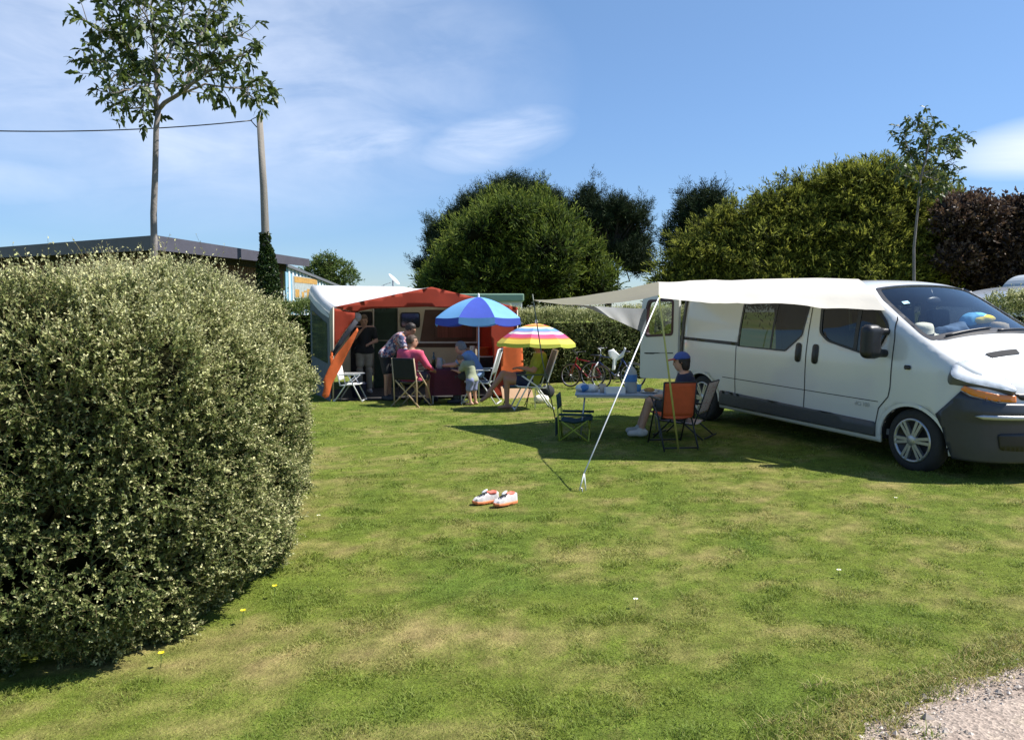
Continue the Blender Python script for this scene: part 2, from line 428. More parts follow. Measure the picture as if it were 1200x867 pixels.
_lush = [(520,610,.5,.35,.6),(540,680,.6,.3,.7),(640,690,.5,.2,.7),(560,640,.3,.2,.6),(810,600,.5,.4,.6),(900,645,.6,.2,.5),(450,520,.6,1.0,.5),(880,770,.6,.2,.5),(700,770,.7,.25,.4),(1050,720,.6,.25,.4),(340,700,.3,.3,.4),(640,560,.6,.6,.3)]
_lush = [(G(a, b), sx, sy, k) for a, b, sx, sy, k in _lush]
def lawn_state(x, y):
    """0..1: how dry the turf is, and how lush"""
    p = np.stack([x, y, np.zeros_like(x)], 1)
    d = np.clip((fbm(p*np.array([2.3, 1.5, 1])+3, 5, 3)-.50)*1.7, 0, .30)+np.clip((fbm(p*4.3+9, 4, 5)-.5)*2.6, 0, .5)
    d = d+np.clip((fbm(p*13+2, 3, 61)-.5)*1.1, -.12, .3)
    l = np.clip((fbm(p*np.array([2.4, 1.3, 1])+31, 5, 11)-.46)*2.0, 0, .6)
    ed = fbm(p*3.6+5, 4, 21)*2.4+.05
    for c, sx, sy, k in _dry: d = d+.62*k*np.exp(-(((x-c[0])/sx)**2+((y-c[1])/sy)**2)*ed*1.6)
    for c, sx, sy, k in _lush: l = l+.6*k*np.exp(-(((x-c[0])/sx)**2+((y-c[1])/sy)**2)*ed)
    te = track_edge(y)-x
    d = d+.75*np.clip(1-np.abs(te)/.30, 0, 1)*np.clip(fbm(p*5.5, 3, 66)*2.2-.45, 0, 1.1)
    l = l*np.clip(te/.3, 0, 1)
    return np.clip(d*.85-l*.35, 0, 1), np.clip(l-d*.4, 0, 1)

def _axis(near, step, far, lim0, lim1, c):
    a = [c]; s_ = step
    while a[-1] < lim1:
        if a[-1]-c > near: s_ *= 1.22
        a.append(a[-1]+s_)
    b = [c]; s_ = step
    while b[-1] > lim0:
        if c-b[-1] > near: s_ *= 1.22
        b.append(b[-1]-s_)
    return np.array(sorted(set(a+b)))
gx_ = _axis(7.5, .1, 1.2, -900, 900, .5); gy_ = _axis(8.5, .1, 1.2, -200, 1600, 9.0)
GX, GY = np.meshgrid(gx_, gy_, indexing='ij'); gxf, gyf = GX.ravel(), GY.ravel()
gzf = np.concatenate([gz(gxf[i:i+20000], gyf[i:i+20000]) for i in range(0, len(gxf), 20000)])
pn = np.stack([gxf, gyf, 0*gxf], 1)
gzf = gzf+(fbm(pn*2.5, 3, 40)-.5)*.025
dr, lu = lawn_state(gxf, gyf)
ny_ = len(gy_); ii = np.arange(len(gx_)-1)[:, None]*ny_+np.arange(ny_-1)[None]
gf = np.stack([ii, ii+ny_, ii+ny_+1, ii+1], -1).reshape(-1, 4)
def lawn_mat(name, blades):
    m, nt, b, out = new_mat(name)
    a = nt.nodes.new('ShaderNodeAttribute'); a.attribute_name = 'dry'; l = nt.nodes.new('ShaderNodeAttribute'); l.attribute_name = 'lush'
    base = nt.nodes.new('ShaderNodeMix'); base.data_type = 'RGBA'
    base.inputs['A'].default_value = (.180, .236, .036, 1); base.inputs['B'].default_value = (.125, .200, .030, 1); nt.links.new(l.outputs['Fac'], base.inputs['Factor'])
    mx = nt.nodes.new('ShaderNodeMix'); mx.data_type = 'RGBA'; nt.links.new(base.outputs['Result'], mx.inputs['A']); mx.inputs['B'].default_value = (.40, .325, .14, 1)
    if blades:
        ge = nt.nodes.new('ShaderNodeNewGeometry')
        jit = nt.nodes.new('ShaderNodeMath'); jit.operation = 'MULTIPLY_ADD'; jit.inputs[1].default_value = .5; jit.inputs[2].default_value = -.30; nt.links.new(ge.outputs['Random Per Island'], jit.inputs[0])
        sm = nt.nodes.new('ShaderNodeMath'); sm.operation = 'ADD'; sm.use_clamp = True; nt.links.new(jit.outputs[0], sm.inputs[0]); nt.links.new(a.outputs['Fac'], sm.inputs[1]); nt.links.new(sm.outputs[0], mx.inputs['Factor'])
        wn = nt.nodes.new('ShaderNodeTexWhiteNoise'); wn.noise_dimensions = '1D'; nt.links.new(ge.outputs['Random Per Island'], wn.inputs['W'])
        hs = nt.nodes.new('ShaderNodeHueSaturation'); mr = nt.nodes.new('ShaderNodeMapRange'); mr.inputs['To Min'].default_value = .65; mr.inputs['To Max'].default_value = 1.45
        nt.links.new(wn.outputs['Value'], mr.inputs['Value']); nt.links.new(mr.outputs['Result'], hs.inputs['Value']); nt.links.new(mx.outputs['Result'], hs.inputs['Color']); col = hs.outputs['Color']
        nt.links.new(col, b.inputs['Base Color']); b.inputs['Roughness'].default_value = .6; b.inputs['Specular IOR Level'].default_value = .25
        add_transl(nt, b, out, col, .34)
    else:
        nz = noise_n(nt, 55, 4, .7); nz2 = noise_n(nt, 9, 5, .7)
        ad = nt.nodes.new('ShaderNodeMath'); ad.operation = 'MULTIPLY_ADD'; nt.links.new(nz.outputs['Fac'], ad.inputs[0]); ad.inputs[1].default_value = .9; ad.inputs[2].default_value = -.48
        ad2 = nt.nodes.new('ShaderNodeMath'); ad2.operation = 'ADD'; ad2.use_clamp = True; nt.links.new(ad.outputs[0], ad2.inputs[0]); nt.links.new(a.outputs['Fac'], ad2.inputs[1]); nt.links.new(ad2.outputs[0], mx.inputs['Factor'])
        dk = ramp(nt, nz2.outputs['Fac'], [(.3, (.42, .41, .39)), (.7, (.98, .96, .91))])
        ml = nt.nodes.new('ShaderNodeMix'); ml.data_type = 'RGBA'; ml.blend_type = 'MULTIPLY'; ml.inputs['Factor'].default_value = 1
        nt.links.new(mx.outputs['Result'], ml.inputs['A']); nt.links.new(dk.outputs['Color'], ml.inputs['B']); nt.links.new(ml.outputs['Result'], b.inputs['Base Color'])
        b.inputs['Roughness'].default_value = .95; b.inputs['Specular IOR Level'].default_value = .1
        bp = nt.nodes.new('ShaderNodeBump'); bp.inputs['Strength'].default_value = .8; bp.inputs['Distance'].default_value = .03
        nt.links.new(nz.outputs['Fac'], bp.inputs['Height']); nt.links.new(bp.outputs['Normal'], b.inputs['Normal'])
    return m
ground = link('lawn_ground', np_mesh('lawn_ground', np.stack([gxf, gyf, gzf], 1), gf, True, {'dry': dr, 'lush': lu}), lawn_mat('lawn_earth', False))
tag(ground, 'mown green lawn with dry straw coloured patches', None, None, 'structure')

# gravel track in the corner nearest the camera
ty = np.concatenate([np.linspace(-6, 2, 9), np.arange(2.15, 7, .08), np.linspace(7.2, 30, 14)]); tv = []; K = 34
for y in ty:
    e = track_edge(y)+(fbm(np.array([[0, y*3.1, 1.0]]), 4, 77)[0]-.5)*.38+(fbm(np.array([[3.0, y*11.0, 1.0]]), 3, 78)[0]-.5)*.16
    for k in range(K):
        w = (k/(K-1))**1.25*5.0; tv.append((e+w, y-w*.35))
tv = np.array(tv); tz = gz(tv[:, 0], tv[:, 1])
pt = np.stack([tv[:, 0], tv[:, 1], 0*tz], 1)
ew = np.tile((np.arange(K)/(K-1))**1.25*5.0, len(ty))
tz = tz-.004+.032*np.clip(ew/.45, 0, 1)+(fbm(pt*5, 4, 8)-.5)*.036*np.clip(1.3-ew/.6, .25, 1)
ii = np.arange(len(ty)-1)[:, None]*K+np.arange(K-1)[None]; tf = np.stack([ii, ii+1, ii+K+1, ii+K], -1).reshape(-1, 4)
m, nt, b, out = new_mat('track_gravel')
v1 = nt.nodes.new('ShaderNodeTexVoronoi'); v1.inputs['Scale'].default_value = 95; tcn = nt.nodes.new('ShaderNodeTexCoord'); nt.links.new(tcn.outputs['Object'], v1.inputs['Vector'])
nz = noise_n(nt, 3.2, 6, .65)
c1 = ramp(nt, nz.outputs['Fac'], [(.3, (.25, .195, .155)), (.55, (.335, .275, .225)), (.72, (.42, .35, .26))])
bw = nt.nodes.new('ShaderNodeRGBToBW'); nt.links.new(v1.outputs['Color'], bw.inputs[0])
c2 = ramp(nt, bw.outputs[0], [(.15, (.55, .54, .53)), (.5, (.95, .93, .92)), (.85, (1.3, 1.28, 1.25))])
ml = nt.nodes.new('ShaderNodeMix'); ml.data_type = 'RGBA'; ml.blend_type = 'MULTIPLY'; ml.inputs['Factor'].default_value = 1
nt.links.new(c1.outputs['Color'], ml.inputs['A']); nt.links.new(c2.outputs['Color'], ml.inputs['B']); nt.links.new(ml.outputs['Result'], b.inputs['Base Color']); b.inputs['Roughness'].default_value = .95
bp = nt.nodes.new('ShaderNodeBump'); bp.inputs['Strength'].default_value = .45; bp.inputs['Distance'].default_value = .010; nt.links.new(v1.outputs['Distance'], bp.inputs['Height']); nt.links.new(bp.outputs['Normal'], b.inputs['Normal'])
trk = link('gravel_track', np_mesh('gravel_track', np.stack([tv[:, 0], tv[:, 1], tz], 1), tf, True), m)
tag(trk, 'pale grey brown gravel track beside the lawn', None, None, 'structure')

# loose stones on the track
def stones(n):
    y = RNG.uniform(2.4, 5.2, n); w = np.abs(RNG.normal(0, 1.0, n))*.9+RNG.uniform(.06, .5, n); x = track_edge(y)+w
    s = np.exp(RNG.normal(-5.5, .55, n)); bz = gz(x, y)+.02
    o = np.array([(1,0,0),(0,1,0),(-1,0,0),(0,-1,0),(0,0,.8),(0,0,-.6)], float)
    an = RNG.uniform(0, 6.28, n); c, s_ = np.cos(an), np.sin(an); jit = RNG.uniform(.6, 1.3, (n, 6, 3)); q = o[None]*jit*s[:, None, None]
    v = np.stack([q[..., 0]*c[:, None]-q[..., 1]*s_[:, None]+x[:, None], q[..., 0]*s_[:, None]+q[..., 1]*c[:, None]+y[:, None], q[..., 2]+bz[:, None]], -1)
    f = np.array([(0,1,4),(1,2,4),(2,3,4),(3,0,4),(1,0,5),(2,1,5),(3,2,5),(0,3,5)])
    return v.reshape(-1, 3), (np.arange(n)[:, None, None]*6+f[None]).reshape(-1, 3)
sv, sf = stones(17000)
st_ = link('gravel_stones', np_mesh('gravel_stones', sv, sf), leaf_mat('loose_stone', [(0, (.38, .33, .28)), (1, (.38, .33, .28))], .9, .0, .7, .2))
tag(st_, 'loose pebbles scattered over the gravel track', 'gravel', None, 'stuff')

# grass blades
def blades(n, y0, y1, h0, w0, seed):
    r = np.random.default_rng(seed)
    y = np.sqrt(r.uniform(y0*y0, y1*y1, n)); x = y*r.uniform(-.70, .70, n)
    te = track_edge(y)-x
    rag = (fbm(np.stack([x, y, 0*x], 1)*4.5, 3, 55)-.5)*.75; keep = (te+rag > -.14) & (r.uniform(0, 1, n) < np.clip(.45+(te+rag)/.3, .05, 1))
    hd = in_poly(np.stack([x, y], 1), HEDGE_IN); keep &= ~hd
    x, y, te = x[keep], y[keep], te[keep]; n = len(x)
    d, l = lawn_state(x, y)
    keep = r.uniform(0, 1, n) > d*.28; x, y, d, l, te = x[keep], y[keep], d[keep], l[keep], te[keep]; n = len(x)
    p = np.stack([x, y, 0*x], 1); lump = np.clip((fbm(p*6, 3, 91)-.35)*2.2, .3, 1.6)
    near_edge = np.clip(1-np.abs(te-.12)/.25, 0, 1)
    h = h0*lump*r.uniform(.5, 1.25, n)*(1-.35*d)*(1+.1*l)*(1+1.5*near_edge*r.uniform(0, 1, n)**2); w = w0*r.uniform(.6, 1.3, n)
    z = gz(x, y)+(fbm(p*2.5, 3, 40)-.5)*.025-.004+.022*np.clip(-te/.3, 0, 1)
    an = r.uniform(0, 6.283, n); la = r.uniform(0, 6.283, n); lean = r.uniform(.4, 1.6, n)*h
    ax, ay = np.cos(an)*w, np.sin(an)*w; lx, ly = np.cos(la)*lean, np.sin(la)*lean
    v = np.empty((n, 5, 3))
    v[:, 0] = np.stack([x-ax, y-ay, z], 1); v[:, 1] = np.stack([x+ax, y+ay, z], 1)
    v[:, 2] = np.stack([x+ax*.8+lx*.35, y+ay*.8+ly*.35, z+h*.6], 1); v[:, 3] = np.stack([x-ax*.8+lx*.35, y-ay*.8+ly*.35, z+h*.6], 1)
    v[:, 4] = np.stack([x+lx, y+ly, z+h*.95], 1)
    i = np.arange(n)[:, None]*5
    return v.reshape(-1, 3), i+np.array([[0, 1, 2, 3]]), i+np.array([[3, 2, 4]]), np.repeat(d, 5), np.repeat(l, 5)
HEDGE_FOOT = np.array([(-6.0, 3.15), (-3.0, 3.35), (-2.2, 3.50), (-1.80, 3.66), (-1.56, 3.95), (-1.50, 4.5), (-1.52, 5.2), (-1.60, 5.9), (-1.85, 6.6), (-2.5, 7.2), (-4.0, 7.6), (-6.2, 7.8)])
HEDGE_IN = [(x*.985-.12, y) for x, y in HEDGE_FOOT]
def edge_tufts():
    """dry thatch and small tufts creeping over the edge of the track"""
    r = np.random.default_rng(77); C = 1500; cy = r.uniform(2.4, 5.5, C); ce = np.abs(r.normal(0, .16, C))*np.where(r.uniform(0, 1, C) < .6, 1, -1)*1.0+r.normal(0, .03, C); k = r.integers(6, 26, C)
    y = np.repeat(cy, k)+r.normal(0, .022, k.sum()); off = np.repeat(ce, k)+r.normal(0, .022, k.sum()); x = track_edge(y)+off; n = len(x)
    h = np.repeat(r.uniform(.012, .038, C), k)*r.uniform(.5, 1.3, n); z = gz(x, y)+.012*np.clip(off/.2+.3, 0, 1.6); an = r.uniform(0, 6.283, n); la = r.uniform(0, 6.283, n); le = h*r.uniform(.5, 1.9, n); w = .0019
    ax, ay, lx, ly = np.cos(an)*w, np.sin(an)*w, np.cos(la)*le, np.sin(la)*le; v = np.empty((n, 5, 3))
    v[:, 0] = np.stack([x-ax, y-ay, z], 1); v[:, 1] = np.stack([x+ax, y+ay, z], 1); v[:, 2] = np.stack([x+ax*.8+lx*.35, y+ay*.8+ly*.35, z+h*.6], 1); v[:, 3] = np.stack([x-ax*.8+lx*.35, y-ay*.8+ly*.35, z+h*.6], 1); v[:, 4] = np.stack([x+lx, y+ly, z+h*.9], 1)
    i = np.arange(n)[:, None]*5; d = np.repeat(np.clip(r.normal(.55, .35, C), 0, 1), k); return v.reshape(-1, 3), i+np.array([[0, 1, 2, 3]]), i+np.array([[3, 2, 4]]), np.repeat(d, 5), np.repeat((1-d)*.6, 5)
def build_grass():
    V, Q, T, D, L, b = [], [], [], [], [], 0
    v, q, t, d, l = edge_tufts(); V.append(v); Q.append(q); T.append(t); D.append(d); L.append(l); b = len(v)
    for n, y0, y1, h, w, sd_ in [(150000, 2.6, 4.6, .034, .0018, 1), (190000, 4.6, 8.0, .034, .0026, 2), (130000, 8, 14, .034, .0048, 3), (70000, 14, 30, .04, .010, 4)]:
        v, q, t, d, l = blades(n, y0, y1, h, w, sd_); V.append(v); Q.append(q+b); T.append(t+b); D.append(d); L.append(l); b += len(v)
    me = np_mesh('grass', np.concatenate(V), [np.concatenate(Q), np.concatenate(T)], False, {'dry': np.concatenate(D), 'lush': np.concatenate(L)})
    tag(link('grass', me, lawn_mat('grass_blades', True)), 'short mown grass blades covering the lawn', 'grass', None, 'stuff')
build_grass()

# ================================================================== foliage tools
def basis(d):
    d = d/(np.linalg.norm(d, axis=1, keepdims=True)+1e-9)
    u = np.where(np.abs(d[:, 2:3]) < .95, np.array([[0, 0, 1.0]]), np.array([[1.0, 0, 0]]))
    s = np.cross(d, u); s /= np.linalg.norm(s, axis=1, keepdims=True)+1e-9
    return d, s, np.cross(s, d)
def leaves(pos, dirs, L, W, tip, roll=None, fold=.25, r=RNG):
    """kite leaves of two faces folded along the rib"""
    n = len(pos); d, s, u = basis(dirs)
    a = r.uniform(0, 6.283, n) if roll is None else roll
    s2 = s*np.cos(a)[:, None]+u*np.sin(a)[:, None]; n2 = np.cross(s2, d)
    L = np.broadcast_to(L, n)[:, None]; W = np.broadcast_to(W, n)[:, None]
    v = np.empty((n, 4, 3)); v[:, 0] = pos; v[:, 1] = pos+d*L*.45+s2*W*.5+n2*W*fold; v[:, 2] = pos+d*L; v[:, 3] = pos+d*L*.45-s2*W*.5+n2*W*fold
    i = np.arange(n)[:, None]*4
    f = np.concatenate([i+np.array([[0, 1, 2]]), i+np.array([[0, 2, 3]])])
    return v.reshape(-1, 3), f, np.repeat(tip, 4)
def rand_unit(n, r=RNG):
    v = r.normal(size=(n, 3)); return v/np.linalg.norm(v, axis=1, keepdims=True)

# ================================================================== big hedge
def hedge_surface(foot, H, n, r, rtop=.32, bulge=.10, top_share=None, seed=0, lump=.14, hfun=None, holes=0.0):
    """points and outward normals on a clipped hedge standing on a footprint"""
    foot = np.array(foot); m = len(foot); e = np.roll(foot, -1, 0)-foot; el = np.linalg.norm(e, axis=1); per = el.sum()
    cen = foot.mean(0)
    area = .5*abs(np.sum(foot[:, 0]*np.roll(foot[:, 1], -1)-np.roll(foot[:, 0], -1)*foot[:, 1]))
    side_a = per*H; ns = int(n*side_a/(side_a+area*.9)); nt_ = n-ns
    # smooth normals round the outline
    en = np.stack([e[:, 1], -e[:, 0]], 1)/el[:, None]
    if ((foot+en*.01-cen)**2).sum() < ((foot-cen)**2).sum(): en = -en
    vn = en+np.roll(en, 1, 0); vn /= np.linalg.norm(vn, axis=1, keepdims=True)
    k = r.choice(m, ns, p=el/per); t = r.uniform(0, 1, ns)[:, None]
    p2 = foot[k]+e[k]*t; n2 = vn[k]*(1-t)+vn[(k+1) % m]*t; n2 /= np.linalg.norm(n2, axis=1, keepdims=True)
    z = H*r.uniform(0.0, 1, ns); tt = np.clip((z-(H-rtop))/rtop, 0, 1); ins = rtop*(1-np.sqrt(np.maximum(1-tt**2, 0)))
    prof = bulge*np.sin(np.clip(z/H, 0, 1)*math.pi*.85)-.10*np.clip(1-z/.3, 0, 1)
    ps = np.concatenate([p2+n2*(prof-ins)[:, None], z[:, None]], 1); nz_ = tt
    nr = np.concatenate([n2*np.sqrt(np.maximum(1-nz_**2, .0))[:, None], nz_[:, None]], 1)
    lo, hi = foot.min(0), foot.max(0); q = r.uniform(lo, hi, (nt_*4, 2))
    shr = cen+(foot-cen)*(1-rtop*.9/np.linalg.norm(foot-cen, axis=1, keepdims=True)); q = q[in_poly(q, shr)][:nt_]
    pt_ = np.concatenate([q, np.full((len(q), 1), H)], 1); ntp = np.tile([0, 0, 1.0], (len(q), 1))
    ps = np.concatenate([ps, pt_]); nr = np.concatenate([nr, ntp])
    if hfun is not None: ps[:, 2] *= hfun(ps[:, 0], ps[:, 1])
    dsp = (fbm(ps*2.6, 3, seed)-.5)*lump*2+(fbm(ps*7, 2, seed+9)-.5)*lump*.9
    if holes:
        k_ = fbm(ps*4.2+7, 3, seed+3) > holes+.10*r.uniform(-1, 1, len(ps)); ps, nr, dsp = ps[k_], nr[k_], dsp[k_]
    ps = ps+nr*dsp[:, None]; ps[:, 2] += gz(ps[:, 0], ps[:, 1])
    return ps, nr
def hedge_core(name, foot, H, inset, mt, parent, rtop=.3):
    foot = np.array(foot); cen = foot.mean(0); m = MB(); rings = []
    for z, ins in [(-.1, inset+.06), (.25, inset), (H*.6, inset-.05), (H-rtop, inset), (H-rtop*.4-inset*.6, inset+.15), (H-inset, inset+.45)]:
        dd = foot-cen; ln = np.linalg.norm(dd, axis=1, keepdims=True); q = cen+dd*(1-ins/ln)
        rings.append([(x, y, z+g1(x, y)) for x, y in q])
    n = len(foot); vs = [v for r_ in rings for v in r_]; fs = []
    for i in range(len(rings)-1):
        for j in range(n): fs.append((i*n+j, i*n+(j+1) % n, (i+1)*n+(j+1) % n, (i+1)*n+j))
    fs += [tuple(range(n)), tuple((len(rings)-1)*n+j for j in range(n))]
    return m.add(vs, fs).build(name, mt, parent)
M_CORE = mat('dark_core_shade', (.010, .011, .005), 1.0, .4, 30, spec=0.0)  # near black, paints the shade inside hedges and tree crowns
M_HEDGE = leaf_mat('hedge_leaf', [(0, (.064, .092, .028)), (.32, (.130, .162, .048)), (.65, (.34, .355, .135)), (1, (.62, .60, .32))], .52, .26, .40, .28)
M_STEM = mat('hedge_stem', (.20, .165, .075), .8, .25, 20)
def shoots(pos, nor, r, nleaf=16, L=.11, leafL=.021, leafW=.0125, tall=0.0, up=.35, tipbias=0.0, stems=True):
    n = len(pos); d = nor*.75+rand_unit(n, r)*.65+np.array([0, 0, up]); d /= np.linalg.norm(d, axis=1, keepdims=True)
    ln = L*r.uniform(.5, 1.4, n)+tall*np.clip(nor[:, 2], 0, 1)*r.uniform(0, 1, n)**5
    base = pos-d*(ln*.62)[:, None]-nor*np.abs(r.normal(0, .035, n))[:, None]
    bend = rand_unit(n, r)*(ln*.18)[:, None]
    t = (np.arange(nleaf)+.5)/nleaf; t = np.clip(t[None]+r.uniform(-.03, .03, (n, nleaf)), 0, 1)
    pp = base[:, None]+d[:, None]*(ln[:, None]*t)[..., None]+bend[:, None]*(t**2)[..., None]
    side = rand_unit(n*nleaf, r).reshape(n, nleaf, 3)
    ld = d[:, None]*(.35+.5*t[..., None])+side*.8+np.array([0, 0, .12])
    yng_lit = np.clip((t-.55)/.45, 0, 1)**1.3*np.clip(r.uniform(-.25, 1.1, (n, 1))+tipbias+.55*np.clip(nor[:, 2:3]*.9+nor[:, 0:1]*.35, 0, 1), 0, 1)  # young tips, plus sunlight painted on upward and sun-facing sides
    tip = np.clip(yng_lit+r.uniform(0, .30, (n, nleaf))+.34*np.clip(nor[:, 2:3]*.9+nor[:, 0:1]*.35, 0, 1), 0, 1)  # all leaves lightened further where the hedge faces the sun
    sz = (1-.35*t**3)*r.uniform(.7, 1.25, (n, nleaf))
    V, Fc, Tp = leaves(pp.reshape(-1, 3), ld.reshape(-1, 3), leafL*sz.ravel(), leafW*sz.ravel(), tip.ravel(), roll=r.normal(0, .75, n*nleaf), r=r)
    st_v = None
    if stems:
        tt = np.array([0, .5, 1.0]); ctr = base[:, None]+d[:, None]*(ln[:, None]*tt)[..., None]+bend[:, None]*(tt**2)[None, :, None]
        _, s, u = basis(d); w = .0016
        ring = [s*w, -s*.5*w+u*.87*w, -s*.5*w-u*.87*w]
        vs = np.stack([ctr+k[:, None]*np.array([1, .8, .45])[None, :, None] for k in ring], 2)     # n,3,3ring,3
        i = np.arange(n)[:, None]*9; fs = []
        for a in range(2):
            for b_ in range(3): fs.append(i+np.array([[a*3+b_, a*3+(b_+1) % 3, (a+1)*3+(b_+1) % 3, (a+1)*3+b_]]))
        st_v = (vs.reshape(-1, 3), np.concatenate(fs))
    return V, Fc, Tp, st_v
def hedge(name, label, foot, H, n, r, loc=None, group=None, cull=None, mt=None, **kw):
    foot = np.array(foot); c = foot.mean(0); root = thing(name, label, 'hedge', (0, 0, 0), 0, group)
    sk = {k: kw.pop(k) for k in ('rtop', 'bulge', 'lump', 'seed', 'hfun', 'holes') if k in kw}; ci = kw.pop('core_inset', .24)
    pos, nor = hedge_surface(foot, H, n, r, **sk)
    if cull is not None: k = cull(pos, nor); pos, nor = pos[k], nor[k]
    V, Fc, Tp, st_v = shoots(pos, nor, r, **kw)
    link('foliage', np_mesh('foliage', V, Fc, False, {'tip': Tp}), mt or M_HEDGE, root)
    if st_v: link('stems', np_mesh('stems', *st_v), M_STEM, root)
    hedge_core('shade_core', foot, H, ci, M_CORE, root, sk.get('rtop', .3))  # dark solid added for the shaded inside, not modelled branches
    return root
_r = np.random.default_rng(5)
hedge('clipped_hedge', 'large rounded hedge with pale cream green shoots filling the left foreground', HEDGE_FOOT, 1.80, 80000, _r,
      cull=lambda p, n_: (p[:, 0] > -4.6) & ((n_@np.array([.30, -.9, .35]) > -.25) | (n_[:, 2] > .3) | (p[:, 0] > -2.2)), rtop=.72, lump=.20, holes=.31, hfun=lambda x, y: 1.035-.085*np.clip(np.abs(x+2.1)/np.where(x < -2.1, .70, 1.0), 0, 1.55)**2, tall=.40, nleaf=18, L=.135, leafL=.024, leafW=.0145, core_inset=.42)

# small buttercups by the hedge
M_YEL = mat('buttercup_petal', (.75, .60, .02), .5, .1, 40); M_GST = mat('flower_stem', (.10, .16, .04), .7, .2, 40)
def flower(px, py, label):
    g = G(px, py); t = thing('buttercup', label, 'flower', g, 0, 'buttercups at the foot of the hedge')
    h = .07; MB().tube([(0, 0, -.01), (.004, .002, h*.6), (.006, .0, h)], .0016, 5).build('stem', M_GST, t)
    mb = MB()
    for k in range(5):
        a = k*1.2566; c, s_ = math.cos(a), math.sin(a); c2, s2 = -s_, c; w, l = .009, .017
        mb.add([(.006, 0, h), (.006+c*l*.6+c2*w, s_*l*.6+s2*w, h+.006), (.006+c*l, s_*l, h+.009), (.006+c*l*.6-c2*w, s_*l*.6-s2*w, h+.006)], [(0, 1, 2, 3)])
    mb.build('petals', M_YEL, t)
flower(321, 701, 'yellow buttercup farthest from the hedge foot'); flower(284, 731, 'yellow buttercup between the two others beside the hedge')
flower(188, 783, 'yellow buttercup nearest the camera at the hedge foot')
M_DAI = mat('daisy_petal', (.8, .8, .76), .6, .05, 40)
def daisy(px, py, label):
    g = G(px, py); t = thing('daisy', label, 'flower', g, 0, 'white daisies dotted in the lawn')
    MB().tube([(0, 0, -.01), (.003, .002, .03), (.004, 0, .05)], .0014, 5).build('stem', M_GST, t)
    mb = MB()
    for k in range(9):
        a = k*.698; c, s_ = math.cos(a), math.sin(a); w, l = .004, .015
        mb.add([(.004, 0, .05), (.004+c*l*.7-s_*w, s_*l*.7+c*w, .053), (.004+c*l, s_*l, .052), (.004+c*l*.7+s_*w, s_*l*.7-c*w, .053)], [(0, 1, 2, 3)])
    mb.build('petals', M_DAI, t); MB().ell((.004, 0, .052), .005, .005, .003, 8, 5).build('flower_centre', M_YEL, t)
daisy(982, 677, 'single white daisy open on the lawn in front of the van'); daisy(373, 611, 'white daisy close beside the big hedge'); daisy(1049, 590, 'white daisy just below the van shadow')
daisy(744, 712, 'white daisy among grass below the peg of the white guy rope')
# ================================================================== white van
VF = np.array([.37198, -.92795, -.02301]); VL = np.array([.9282, .37208, 0.0]); VU = np.array([.00856, -.02136, .99974])
VO = np.array([4.73523, 8.18487, .04077])
def van_world(p): p = np.asarray(p, float); return VO+p[..., 0:1]*VF+p[..., 1:2]*VL+p[..., 2:3]*VU
M_PAINT = mat('white_van_paint', (.64, .645, .63), .22, .012, 3, coat=.5, spec=.5)
M_LINING = mat('grey_cab_lining', (.20, .20, .205), .8, .1, 8)
M_CLAD = mat('grey_plastic_cladding', (.060, .066, .074), .5, .1, 25, bump=.15, bscale=250)
M_BUMP = mat('bumper_grey_plastic', (.040, .043, .052), .36, .07, 18, bump=.1, bscale=200)
M_BLACK = mat('black_plastic', (.014, .014, .016), .42, .2, 30)
M_RUBBER = mat('black_rubber', (.017, .017, .017), .8, .2, 25)
M_TYRE = mat('tyre_rubber', (.024, .024, .024), .85, .2, 30)
M_TRIM = mat('silver_wheel_trim', (.42, .43, .44), .33, .06, 18, metal=.75)
M_WELL = mat('wheel_well_dark', (.008, .008, .008), .95, .1, 9)
M_TINT = glass_mat('dark_tinted_window', (.10, .115, .11)); M_WIND = glass_mat('clear_windscreen', (.86, .90, .90), .10)
M_LAMPG = glass_mat('clear_lamp_lens', (.92, .94, .95), rough=.02)
M_LAMPC = mat('lamp_reflector', (.66, .67, .68), .35, .12, 14, metal=.25)
M_AMBER = mat('amber_indicator', (.72, .20, .02), .18, .06, 9, coat=.6)
M_GAP = mat('dark_panel_gap', (.03, .03, .032), .9, .1, 5)
M_GREYMET = mat('grey_metal', (.45, .46, .47), .4, .05, 20, metal=.6)

X_R, X_F = -4.02, .83
_bz = ([.18, .24, .35, .6, .8, 1.0, 1.3, 1.55, 1.64, 1.71, 1.76, 1.79, 1.81], [.885, .90, .915, .93, .932, .93, .905, .868, .850, .826, .795, .765, .72])
_zs = ([-4.1, -1.25, -1.05, -.90, -.78, -.60, -.30, .05, .24, .42, .60, .72, .80, .83], [1.81, 1.81, 1.805, 1.785, 1.745, 1.645, 1.475, 1.285, 1.180, 1.085, .985, .915, .862, .84])
_cr = ([-4.1, -1.3, -1.0, -.7, -.2, .1, .4, .65, .83], [.075, .075, .072, .075, .095, .105, .115, .09, .0])
_bu = ([-4.1, -1.4, -.9, -.6, .1, .5, .83], [0, 0, .05, .10, .12, .07, .0])
def plan(x):
    """half width factor at x (rounded nose)"""
    x = np.asarray(x, float); t = np.clip((x-.10)/(X_F-.10), 0, 1)
    rear = np.clip((-3.80-x)/.26, 0, 1)
    return (1-t**2.5)**(1/2.3)*(1-.06*rear**2.5)
def zs(x): return np.interp(x, *_zs)
def nose_x(s):
    """outline parameter s (metres from front axle, forward) -> x and width factor"""
    s = np.asarray(s, float); return np.interp(s, _S, _SX), np.interp(s, _S, _SW)
_xx = np.concatenate([np.linspace(-4.1, .1, 100), .1+(X_F-.10)*(1-(1-np.linspace(0, 1, 260))**3)[1:]]); _ww = plan(_xx)
